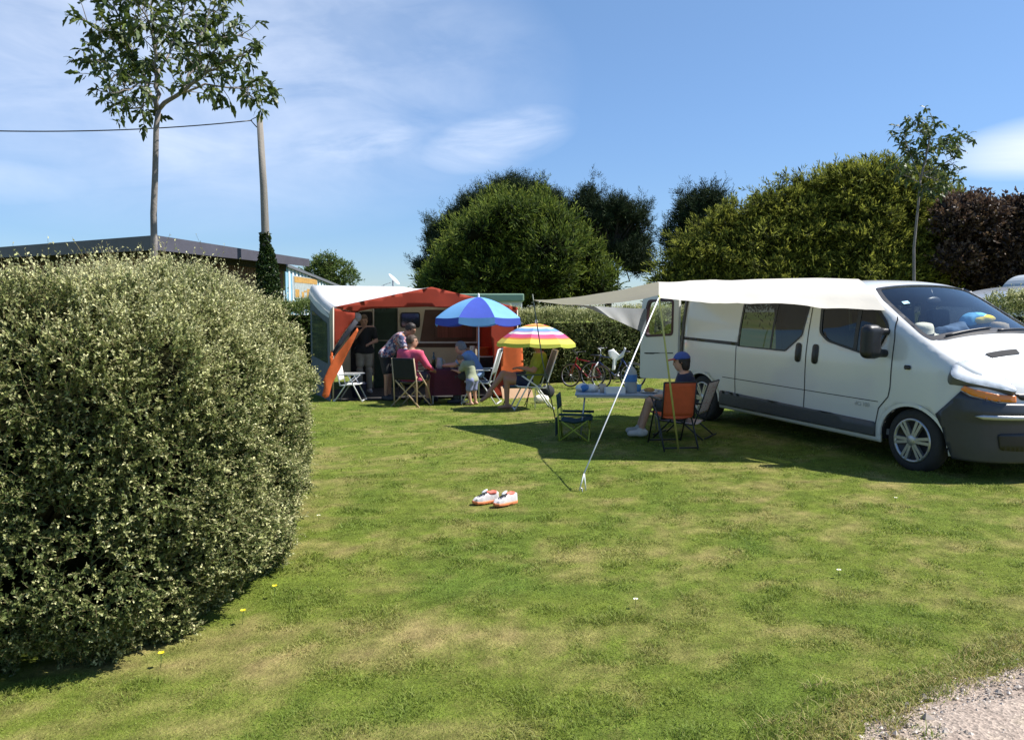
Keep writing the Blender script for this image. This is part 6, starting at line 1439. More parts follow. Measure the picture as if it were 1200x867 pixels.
def folding_chair(label, loc, rz, fm, cm, sh=.40, sd=.42, w=.50, bh=.84, rec=.16, arm=.60, r=.011, back_r=.2, seat_m=None, armm=None, group=None, name='folding_chair', legsplay=.14):
    """faces +x: scissor legs, seat, reclined back and arms"""
    t = thing(name, label, 'chair', loc, rz, group); hx = sd/2
    bt_ = (-hx-rec, bh)
    for s_ in (-1, 1):
        y = s_*w/2
        MB().tube([(hx+legsplay*.5, y, -.01), (hx*.35, y, sh), (-.02, y, arm)], r, 7).build('leg', fm, t)
        MB().tube([(-hx-legsplay, y*1.0, -.01), (-hx*.35, y, sh), (hx*.75, y, arm)], r, 7).build('leg', fm, t)
        MB().box((-hx*1.1, y-.018, arm), (hx*1.1, y+.018, arm+.02), bev=.006).build('armrest', armm or fm, t)
        MB().tube([(hx, y*.94, sh), (-hx, y*.94, sh-.03), bt_[:1]+(y*.94,)+bt_[1:]], r, 7).build('side_rail', fm, t)
    MB().tube([(bt_[0], -w*.47, bt_[1]), (bt_[0], w*.47, bt_[1])], r, 7).tube([(hx, -w*.47, sh), (hx, w*.47, sh)], r, 7).build('cross_bar', fm, t)
    MB().tube([(-hx-legsplay, -w/2, .03), (-hx-legsplay, w/2, .03)], r, 7).build('foot_bar', fm, t); MB().tube([(hx+legsplay*.45, -w/2, .03), (hx+legsplay*.45, w/2, .03)], r, 7).build('foot_bar', fm, t)
    slab([(hx, sh+.004), (-hx*.9, sh-.02)], w*.90, .012, seat_m or cm, 'seat', t); f0 = back_r
    slab([(-hx-rec*f0, sh+(bh-sh)*f0), (bt_[0], bt_[1]-.004)], w*.90, .012, cm, 'backrest', t, .0); return t
def at(px, py): return G(px, py)
folding_chair('white folding armchair standing empty by the tied back tent flap', np.array([*P(413, 470, 15.1)[:2], g1(P(413, 470, 15.1)[0], 15.1)]), R(-3), M_ALU, M_ALU, sh=.335, sd=.36, w=.40, bh=.66, rec=.07, arm=.50, r=.012, legsplay=.12)
def x_chair(label, loc, rz, fm, cm, w=.44, bh=.86, sh=.44, d=.42):
    """camp chair on crossed legs; faces +x"""
    t = thing('camp_chair', label, 'chair', loc, rz); r = .0125
    for x in (-d/2, d/2):
        for s_ in (-1, 1): MB().tube([(x-.02*(x < 0), -s_*(w/2+.07), -.01), (x, s_*w*.44, sh+.02), (x, s_*w/2, sh+.10)], r, 7).build('leg', fm, t)
    for s_ in (-1, 1):
        y = s_*w/2; MB().tube([(-d/2, y, -.01+sh*.0+.02), (-d/2-.02, y, sh), (-d/2-.10, y*.95, bh)], r, 7).build('back_post', fm, t)
        MB().tube([(d/2+.12, y*1.1, -.01), (d/2-.02, y*1.1, .30), (-d/2, y*1.1, .64)], r, 7).build('side_strut', fm, t); MB().box((-d/2-.04, y*1.1-.02, .62), (d/2+.02, y*1.1+.02, .64), bev=.006).build('armrest', cm, t)
    slab([(d/2, sh+.05), (0, sh-.0), (-d/2, sh+.02)], w, .015, cm, 'seat', t, .03); slab([(-d/2-.015, sh+.04), (-d/2-.055, sh+.22), (-d/2-.10, bh)], w*.98, .015, cm, 'backrest', t, .0); return t
PK = P(482, 474, 14.25); PKg = np.array([PK[0], 14.25, g1(PK[0], 14.25)])
x_chair('camp chair with black cloth and crossed pale wood legs under the pink shirted person', PKg, R(70), M_WOODL, M_DKCL)
# grey haired man's tall chair
MN = P(562, 470, 14.75); MNg = np.array([MN[0], 14.75, g1(MN[0], 14.75)])
folding_chair('folding armchair with grey high back and white legs under the grey haired man', MNg, R(172), M_ALU, M_GRYC, sh=.42, sd=.44, w=.52, bh=1.00, rec=.17, arm=.62, r=.013)
# woman's recliner
WN = P(621, 476, 13.5); WNg = np.array([WN[0], 13.5, g1(WN[0], 13.5)])
folding_chair('grey high backed garden chair under the woman beneath the striped parasol', WNg, R(187), M_ALU, M_GRYC, sh=.40, sd=.46, w=.52, bh=.98, rec=.20, arm=.58, r=.013, armm=mat('dark_green_armrest', (.04, .07, .055), .5, .1, 10), name='garden_chair')
# low side bench of thin legs left of the woman (a second folding chair seat turned away)
def low_stool(label, px, py, d, mt, tm):
    o = P(px, py, d); g = np.array([o[0], d, g1(o[0], d)]); t = thing('camping_stool', label, 'stool', g, R(5))
    for x in (-.19, .19):
        for s_ in (-1, 1): MB().tube([(x-.05, s_*.16, -.01), (x+.05, -s_*.16, .36)], .009, 6).build('leg', mt, t)
    slab([(-.24, .36), (.24, .36)], .34, .012, tm, 'seat', t, .03)
low_stool('low dark stool with thin legs under the woman\'s legs beside the striped parasol', 606, 470, 13.9, M_BLKT, M_TEAL)
# child's camp chair
def kid_chair():
    g = at(673, 513); g = np.array([g[0], 10.0, g1(g[0], 10.0)]); t = thing('small_camp_chair', 'small dark green camp chair with lime green tubes under the van awning', 'chair', g, R(-10)); w, d, sh, bh = .34, .36, .27, .57
    # faces +x
    P_ = {}
    for sx in (-1, 1):
        for sy in (-1, 1): P_[sx, sy] = (sx*d/2, sy*w/2)
    for sx in (-1, 1):
        (x0, y0), (x1, y1) = P_[sx, -1], P_[sx, 1]; MB().tube([(x0, y0, 0), (x1, y1, sh)], .009, 7).build('leg', M_LIME, t); MB().tube([(x1, y1, 0), (x0, y0, sh)], .009, 7).build('leg', M_LIME, t)
    for sy in (-1, 1):
        (x0, y0), (x1, y1) = P_[-1, sy], P_[1, sy]; MB().tube([(x0, y0, 0), (x1, y1, sh)], .009, 7).build('side_brace', M_LIME, t); MB().tube([(x1, y1, 0), (x0, y0, sh)], .009, 7).build('side_brace', M_LIME, t)
        MB().tube([(x0, y0, 0), (x0-.01, y0, sh), (x0-.03, y0, bh)], .009, 7).build('back_post', M_LIME, t)
        MB().tube([(x0, y0*1.05, sh+.06), (x1+.04, y0*1.08, sh+.06)], .018, 6).build('armrest', M_TEAL, t)
    slab([(d/2+.03, sh+.01), (0, sh-.035), (-d/2, sh-.01)], w+.02, .012, M_TEAL, 'seat', t, .03); slab([(-d/2-.012, bh-.17), (-d/2-.03, bh)], w+.02, .014, M_TEAL, 'backrest', t, .0)
    (x0, y0) = P_[-1, -1]; MB().box((x0-.05, -w/2+.02, .06), (x0-.04, w/2-.02, .28)).build('rear_pocket', M_TEAL, t)
kid_chair()
OC = P(787, 520, 9.35); OCg = np.array([OC[0], 9.35, g1(OC[0], 9.35)])
folding_chair('folding chair with plain orange back and black legs beneath the van awning', OCg, R(98), M_BLKT, M_ORGC, sh=.38, sd=.40, w=.40, bh=.76, rec=.07, arm=.55, r=.010, back_r=-.02)
CC = P(799, 505, 9.95); CCg = np.array([CC[0], 9.95, g1(CC[0], 9.95)])
folding_chair('chair with red and white patterned back under the person in the blue cap', CCg, R(150), M_BLKT, M_PATR, sh=.21, sd=.44, w=.46, bh=.70, rec=.17, arm=.38, r=.010)
# table under the van awning
def camp_table():
    o = P(726, 500, 10.25); g = np.array([o[0], 10.25, g1(o[0], 10.25)]); t = thing('camping_table', 'low camping table with pale blue grey top and thin legs under the van awning', 'table', g, R(-6)); L, Wd, h = 1.12, .64, P(726, 459, 10.25)[2]-g[2]
    MB().box((-L/2, -Wd/2, h-.028), (L/2, Wd/2, h), bev=.008).build('table_top', mat('pale_blue_grey_top', (.30, .36, .44), .5, .12, 6), t); MB().box((-L/2+.02, -Wd/2+.02, h-.05), (L/2-.02, Wd/2-.02, h-.03)).build('frame', M_GREYMET, t)
    for sx in (-1, 1):
        for sy in (-1, 1): MB().tube([(sx*(L/2-.12), sy*(Wd/2-.05), h-.04), (sx*(L/2-.07), sy*(Wd/2-.03), -.01)], .010, 7).build('leg', M_GREYMET, t)
        MB().tube([(sx*(L/2-.10), -Wd/2+.04, h*.45), (sx*(L/2-.10), Wd/2-.04, h*.45)], .007, 6).build('leg_brace', M_GREYMET, t)
    return g, h
TG, TH = camp_table(); TR = rotz(R(-6))
def on_table(x, y): return TG+TR@np.array([x, y, TH])
def put(name, label, cat, p, rz=0.0, group=None): return thing(name, label, cat, p, rz, group)
t = put('water_bottle', 'large clear water bottle with blue label on the camping table', 'bottle', on_table(.13, -.10)); M_PET = mat('clear_plastic_bottle', (.45, .50, .52), .15, .1, 10, transl=.3)
MB().lathe([(.0, .0), (.075, .0), (.08, .02), (.078, .13), (.08, .22), (.072, .27), (.045, .31), (.022, .335), (.022, .36), (.0, .36)], 20).build('body', M_PET, t); MB().lathe([(.0815, .14), (.0825, .145), (.0825, .225), (.0815, .23)], 20, caps=False).build('paper_band', mat('blue_label', (.06, .19, .45), .5, .1, 20), t); MB().lathe([(0, .36), (.025, .36), (.025, .385), (0, .385)], 14).build('cap', M_WHITE, t)
t = put('paper_cup', 'beige cup standing left of the white box on the camping table', 'cup', on_table(-.22, -.13)); MB().lathe([(.0, .0), (.032, .0), (.042, .11), (.039, .11), (.03, .008), (0, .008)], 18, caps=False).build('cup', mat('beige_cup', (.52, .42, .33), .6, .08, 20), t)
t = put('food_box', 'white open food box on the near side of the camping table', 'box', on_table(-.07, -.20), R(4)); m = MB()
for a, b in [((-.12, -.08, 0), (.12, .08, .006)), ((-.12, -.08, 0), (-.114, .08, .075)), ((.114, -.08, 0), (.12, .08, .075)), ((-.113, -.08, .007), (.113, -.074, .075)), ((-.113, .074, .007), (.113, .08, .075))]: m.box(a, b)
m.build('tray', M_WHITE, t)
t = put('snack_bag', 'crumpled blue and white food bag at the left end of the camping table', 'bag', on_table(-.42, -.02)); Vq, Qq = sdf_mesh(lambda p: smin(s_ell(p, (-.05, 0, .045), (.09, .08, .055)), s_ell(p, (.06, 0, .04), (.09, .09, .05)), .03)+(fbm(p*22, 3, 4)-.5)*.04, (-.2, -.15, -.03), (.22, .16, .14), .010); link('bag', np_mesh('bag', Vq, Qq, True), mat('white_bag_film', (.66, .66, .62), .4, .1, 10), t)
Vq, Qq = sdf_mesh(lambda p: s_ell(p, (-.03, -.035, .05), (.065, .06, .045))+(fbm(p*22, 3, 6)-.5)*.03, (-.2, -.15, -.03), (.2, .16, .14), .010); link('blue_print', np_mesh('blue_print', Vq, Qq, True), mat('blue_bag_film', (.05, .18, .42), .4, .2, 10), t)
M_PLATE = mat('white_plate', (.72, .72, .70), .3, .03, 10)
for i, (x, y, lb) in enumerate([(.36, -.13, 'white plate nearest the orange chair on the camping table'), (.40, .12, 'white plate in front of the person in the blue cap')]):
    t = put('plate', lb, 'plate', on_table(x, y), 0, 'plates on the camping table'); MB().lathe([(.0, .004), (.07, .004), (.11, .018), (.112, .022), (.068, .012), (.0, .012)], 24, caps=False).build('dish', M_PLATE, t)
t = put('bread', 'piece of golden bread lying on a plate by the orange chair', 'food', on_table(.36, -.13)+np.array([0, 0, .014])); MB().ell((0, 0, .025), .07, .04, .03, 12, 8).build('loaf', mat('golden_crust', (.42, .24, .08), .8, .2, 20, bump=.3, bscale=60), t)
t = put('tumbler', 'small blue tumbler between the bottle and the plates', 'cup', on_table(.24, .06)); MB().lathe([(.0, .0), (.03, .0), (.036, .09), (.033, .09), (.028, .006), (0, .006)], 16, caps=False).build('cup', M_SKYB, t)
# table in the tent under its maroon cloth
def tent_table():
    o = P(522, 466, 14.9); g = np.array([o[0], 14.9, g1(o[0], 14.9)]); t = thing('dining_table', 'tent table whose thin legs stand beneath the maroon cloth', 'table', g, R(12)); L, Wd, h = .62, .62, P(522, 432, 14.9)[2]-g[2]
    MB().box((-L/2, -Wd/2, h-.03), (L/2, Wd/2, h), bev=.006).build('table_top', M_WOODL, t)
    for sx in (-1, 1):
        for sy in (-1, 1): MB().tube([(sx*(L/2-.05), sy*(Wd/2-.05), -.01), (sx*(L/2-.05), sy*(Wd/2-.05), h-.03)], .013, 7).build('leg', M_ALU, t)
    c = thing('tablecloth', 'maroon cloth hanging low over the tent table', 'tablecloth', g, R(12)); V = []; n = 48
    ring = lambda s_, z, w: [((abs(math.cos(a))**.35*math.copysign(1, math.cos(a)))*L/2*s_*(1+w*math.sin(a*9)), (abs(math.sin(a))**.35*math.copysign(1, math.sin(a)))*Wd/2*s_*(1+w*math.sin(a*9)), z) for a in np.linspace(0, 2*math.pi, n, endpoint=False)]
    for s_, z, w in [(.02, h+.006, 0), (.6, h+.006, 0), (1.0, h+.006, 0), (1.03, h-.01, .0), (1.05, h-.12, .015), (1.08, h-.30, .035), (1.10, h-.46, .05)]: V += ring(s_, z, w)
    fs = [(i*n+j, i*n+(j+1) % n, (i+1)*n+(j+1) % n, (i+1)*n+j) for i in range(6) for j in range(n)]
    link('cloth', np_mesh('cloth', np.array(V), np.array(fs), True), mat('maroon_cloth', (.085, .012, .028), .85, .12, 8, transl=.1), c); return g, h
DG, DH = tent_table(); DR = rotz(R(12))
def bottle(label, x, y, col, h=.30, r=.038):
    t = put('wine_bottle', label, 'bottle', DG+DR@np.array([x, y, DH+.008])); MB().lathe([(0, 0), (r, 0), (r, h*.6), (r*.8, h*.70), (r*.36, h*.78), (r*.36, h), (0, h)], 16).build('body', col, t)
bottle('dark wine bottle on the maroon tablecloth', -.22, -.05, mat('dark_green_glass', (.012, .03, .014), .08, .2, 10, spec=.8)); t = put('carafe', 'clear jug next to the dark bottle on the maroon tablecloth', 'jug', DG+DR@np.array([-.12, -.16, DH+.008])); MB().lathe([(0, 0), (.05, 0), (.06, .08), (.045, .17), (.05, .20), (.047, .20), (.04, .17), (.055, .08), (.046, .006), (0, .006)], 18, caps=False).build('body', M_PET, t); MB().tube([(.05, 0, .17), (.095, 0, .15), (.09, 0, .08), (.055, 0, .06)], .007, 6).build('handle', M_PET, t)
for x, y, lb in [(.10, -.18, 'small white cup on the maroon cloth before the grey haired man'), (.18, .10, 'small white cup behind on the maroon cloth near the caravan')]: t = put('coffee_cup', lb, 'cup', DG+DR@np.array([x, y, DH+.008]), 0, 'cups on the maroon cloth'); MB().lathe([(0, 0), (.025, 0), (.038, .06), (.035, .06), (.022, .006), (0, .006)], 16, caps=False).build('cup', M_PLATE, t)
# things along the caravan at the right: orange tub, hanging cloth
x, z = T(566, 413, 1.6); w = tent_world(x, 1.6, 0); t = thing('camp_cupboard', 'dark camp cupboard behind the grey haired man holding an orange tub', 'cupboard', w, TROT); zt_ = z-.10
MB().box((-.34, -.2, .05), (.34, .2, zt_), bev=.01).build('carcass', M_GAP, t); MB().box((-.36, -.22, zt_+.002), (.36, .22, zt_+.03), bev=.006).build('top', M_WHITE, t); MB().box((-.32, -.212, .10), (-.01, -.202, zt_-.04)).build('door', M_GAP, t); MB().box((.01, -.212, .10), (.32, -.202, zt_-.04)).build('door', M_GAP, t)
t = thing('washing_tub', 'bright orange tub on the camp cupboard in the tent', 'tub', tent_world(x, 1.55, zt_+.032), TROT); MB().lathe([(0, 0), (.11, 0), (.16, .17), (.175, .175), (.175, .185), (.15, .18), (.10, .01), (0, .01)], 24, caps=False).build('tub', mat('orange_plastic', (.75, .11, .015), .4, .05, 10, transl=.2), t)
t = thing('paper_roll', 'white kitchen roll standing left of the orange tub', 'kitchen roll', tent_world(x-.27, 1.52, zt_+.032), TROT); MB().lathe([(.02, 0), (.06, 0), (.06, .22), (.02, .22)], 18, caps=False).build('roll', M_WHITE, t); MB().lathe([(.018, -.0), (.019, 0), (.019, .225), (.018, .225)], 12, caps=False).build('core', M_WOODL, t)
x, z = T(571, 388, 2.2); t = thing('hung_cloth', 'cream and pink cloth hanging at the caravan corner beside the red tent panel', 'cloth', tent_world(x, 2.15, z), TROT); cloth('drape', [(-.16, .28), (.16, .28), (.20, -.0), (.12, -.24), (-.04, -.34), (-.15, -.2)], 0, mat('cream_pink_cloth', (.50, .38, .32), .9, .25, 5, transl=.2), t, .03, 14, .05)
# bags on the grass behind the woman
t = thing('black_bag', 'round black bag lying on the grass behind the garden chair', 'bag', G(641, 466)); Vq, Qq = sdf_mesh(lambda p: s_ell(p, (0, 0, .12), (.15, .14, .13))+(fbm(p*9, 3, 2)-.5)*.05, (-.25, -.25, -.04), (.25, .25, .32), .02); link('bag', np_mesh('bag', Vq, Qq, True), M_DKCL, t); MB().tube([(-.07, 0, .22), (-.04, .0, .31), (.04, 0, .31), (.07, 0, .22)], .009, 6).build('handle', M_DKCL, t)
t = thing('white_bag', 'white crumpled bag on the grass under the garden chair', 'bag', G(634, 472)); Vq, Qq = sdf_mesh(lambda p: s_ell(p, (0, 0, .07), (.14, .12, .09))+(fbm(p*12, 3, 12)-.5)*.06, (-.25, -.25, -.04), (.25, .25, .22), .018); link('bag', np_mesh('bag', Vq, Qq, True), M_CREAM, t)
t = thing('blue_tub', 'dark blue tub on the tent floor behind the white folding chair', 'tub', tent_world(.55, .5, .06), TROT); MB().lathe([(0, 0), (.12, 0), (.15, .26), (.165, .27), (.165, .28), (.14, .28), (.11, .01), (0, .01)], 20, caps=False).build('tub', mat('dark_blue_plastic', (.02, .03, .08), .5, .1, 8), t)

# ================================================================== bicycles by the hedge
def bicycle(label, loc, rz, fm, sc=1.0, extra=None, lean=.08):
    t = thing('bicycle', label, 'bicycle', loc, rz, 'bicycles leaning by the hedge'); t.scale = (sc,)*3; t.rotation_euler = (lean, 0, rz); wr = .33; A = np.stack([[1, 0, 0], [0, 0, 1], [0, -1.0, 0]], 1)
    hub = [np.array([-.50, 0, wr]), np.array([.52, 0, wr])]
    for h in hub:
        a = np.linspace(0, 2*math.pi, 33)[:-1]; w = thing('wheel', None, None); w.parent = t; w.location = tuple(h)
        MB().tube([(wr*.97*math.cos(q), 0, wr*.97*math.sin(q)) for q in a], .019, 8, closed=True).build('tyre', M_RUBBER, w)
        m = MB(); m.tube([(wr*.90*math.cos(q), 0, wr*.90*math.sin(q)) for q in a], .010, 6, closed=True)
        for k in range(14): q = k*2*math.pi/14; m.tube([(.02*math.cos(q+.5), .015*(-1)**k, .02*math.sin(q+.5)), (wr*.9*math.cos(q), 0, wr*.9*math.sin(q))], .0022, 4)
        m.build('rim', M_GREYMET, w); MB().tube([(0, -.05, 0), (0, .05, 0)], .02, 8).build('hub', M_GREYMET, w)
    bb = np.array([-.08, 0, .29]); st = np.array([-.24, 0, .78]); ht = np.array([.34, 0, .80]); hb = np.array([.38, 0, .66])
    m = MB(); m.tube([bb, st], .017).tube([st+np.array([.015, 0, -.06]), ht], .016).tube([bb, hb], .02).tube([hb, ht, ht+np.array([-.01, 0, .05])], .02)
    for s_ in (-1, 1): m.tube([bb+np.array([0, s_*.03, 0]), hub[0]+np.array([0, s_*.055, 0])], .011).tube([st+np.array([0, s_*.02, -.05]), hub[0]+np.array([0, s_*.055, 0])], .010)
    m.build('frame', fm, t); m = MB()
    for s_ in (-1, 1): m.tube([hb+np.array([0, s_*.035, -.01]), (hb+hub[1])/2+np.array([.02, s_*.05, .02]), hub[1]+np.array([0, s_*.05, 0])], .014)
    m.build('fork', M_WHITE if extra else fm, t)
    m = MB().tube([ht, ht+np.array([.0, 0, .16]), ht+np.array([.07, 0, .19])], .014); m.tube([ht+np.array([-.03, -.29, .22]), ht+np.array([.05, -.12, .20]), ht+np.array([.07, 0, .19]), ht+np.array([.05, .12, .20]), ht+np.array([-.03, .29, .22])], .012).build('handlebar', M_GREYMET if extra else M_BLACK, t)
    for s_ in (-1, 1): MB().tube([ht+np.array([-.10, s_*.30, .225]), ht+np.array([-.02, s_*.285, .22])], .018).build('grip', M_BLACK, t)
    MB().tube([st, st+np.array([-.03, 0, .12])], .012).build('seat_post', M_GREYMET, t)
    Vq, Qq = sdf_mesh(lambda p: smin(s_ell(p, (-.08, 0, 0), (.09, .075, .03)), s_ell(p, (.07, 0, 0), (.12, .03, .025)), .04), (-.22, -.12, -.07), (.24, .12, .07), .012); o = link('saddle', np_mesh('saddle', Vq, Qq, True), M_BLACK, t); o.location = tuple(st+np.array([-.03, 0, .14]))
    m = MB(); m.tube([bb+np.array([0, -.05, 0]), bb+np.array([0, .05, 0])], .02).lathe([(.0, -.003), (.08, -.003), (.08, .003), (0, .003)], 20, bb+np.array([0, -.045, 0]), A).tube([bb+np.array([0, -.06, 0]), bb+np.array([.10, -.07, -.13])], .010).tube([bb+np.array([0, .06, 0]), bb+np.array([-.10, .07, .13])], .010).build('crank', M_GREYMET, t)
    for s_ in (-1, 1): MB().box((bb[0]-s_*-.06+(-.0), s_*.12-.045, bb[2]+s_*.13-.012), (bb[0]-s_*-.06-.08*s_*-1*0+.09, s_*.12+.045, bb[2]+s_*.13+.012)).build('pedal', M_BLACK, t)
    return t
M_REDF = mat('red_bicycle_paint', (.26, .012, .02), .3, .05, 10, coat=.4); M_BLUF = mat('blue_bicycle_paint', (.02, .04, .12), .3, .05, 10, coat=.4)
def bl(px, d): x = P(px, 450, d)[0]; return np.array([x, d, g1(x, d)])
bicycle('red bicycle standing left of the blue one before the hedge', bl(686, 18.2), R(142), M_REDF, .80)
b2 = bicycle('dark blue bicycle with white fork and a towel over it before the hedge', bl(718, 17.9), R(160), M_BLUF, .88, True)
tw = bl(719, 17.8); t = thing('towel', 'white towel thrown over the frame of the dark blue bicycle', 'towel', tw+np.array([0, 0, .72])); cloth('folds', [(-.14, .12), (-.02, .16), (.12, .03), (.20, .12), (.22, .20), (.26, .17), (.20, -.02), (.06, -.10), (.02, -.30), (-.05, -.31), (-.03, -.08), (-.12, .0)], -.06, M_WHITE, t, .03, 15, .04)

# ================================================================== pair of trainers on the lawn
M_SHOE = mat('grey_white_shoe', (.62, .58, .57), .7, .12, 30, bump=.2, bscale=90); M_SOLE = mat('orange_sole', (.68, .22, .09), .6, .12, 20); M_PINK = mat('coral_shoe_lining', (.72, .17, .12), .8, .1, 20)
def shoe(label, px, py, rz, sg):
    g = G(px, py); t = thing('trainer', label, 'shoe', g+np.array([0, 0, .008]), rz, 'pair of trainers on the lawn'); t.scale = (.90,)*3; L = .27
    wf = lambda x: np.interp(x, [-.135, -.11, -.04, .05, .10, .135], [.022, .034, .034, .046, .042, .012])
    def sole(p): return np.maximum(np.abs(p[:, 1]-sg*.006*np.sin(p[:, 0]*12))-wf(p[:, 0]), np.maximum(np.abs(p[:, 2]-.012-.012*np.clip((p[:, 0]-.06)/.08, 0, 1)**2)-.014, np.abs(p[:, 0])-.135))
    def upper(p):
        top_ = np.interp(p[:, 0], [-.135, -.12, -.06, -.02, .06, .10, .13], [.085, .098, .085, .10, .066, .055, .035])
        d = np.maximum(np.abs(p[:, 1]-sg*.006*np.sin(p[:, 0]*12))-(wf(p[:, 0])-.004)*np.sqrt(np.clip(1-(np.clip(p[:, 2]-.02, 0, 1)/(top_+.012))**2.6, .05, 1)), np.maximum(p[:, 2]-top_, .018-p[:, 2])); d = np.maximum(d, np.abs(p[:, 0])-.131)
        return np.maximum(d, -s_cap(p, (-.085, 0, .11), (-.035, 0, .10), .026, .026))
    V, Q = sdf_mesh(sole, (-.16, -.07, -.02), (.16, .07, .06), .006); link('sole', np_mesh('sole', V, Q, True), M_SOLE, t)
    V, Q = sdf_mesh(upper, (-.16, -.07, .0), (.16, .07, .13), .006); link('upper', np_mesh('upper', V, Q, True), M_SHOE, t)
    V, Q = sdf_mesh(lambda p: np.maximum(s_cap(p, (-.085, 0, .095), (-.035, 0, .096), .029, .029), -s_cap(p, (-.085, 0, .115), (-.035, 0, .11), .025, .025)), (-.15, -.06, .04), (.05, .06, .15), .006); link('collar', np_mesh('collar', V, Q, True), M_PINK, t)
    m = MB()
    for k in range(4): x = -.005+k*.022; z = np.interp(x, [-.02, .06, .1], [.104, .072, .06]); m.tube([(x, -.026, z-.008), (x+.008, 0, z+.006), (x, .026, z-.008)], .004, 6)
    m.tube([(-.01, 0, .106), (.005, .03, .105), (.03, .035, .08)], .004, 6); m.build('laces', M_BLACK, t)
    V, Q = sdf_mesh(lambda p: s_ell(p, (.01, 0, .11), (.035, .022, .008), roty(R(28))), (-.05, -.05, .06), (.08, .05, .16), .006); link('tongue', np_mesh('tongue', V, Q, True), M_WHITE, t)
shoe('grey white trainer with coral lining, the left one of the pair on the lawn', 569, 590, R(205), 1); shoe('grey white trainer with coral lining, the right one of the pair on the lawn', 592, 592, R(222), -1)
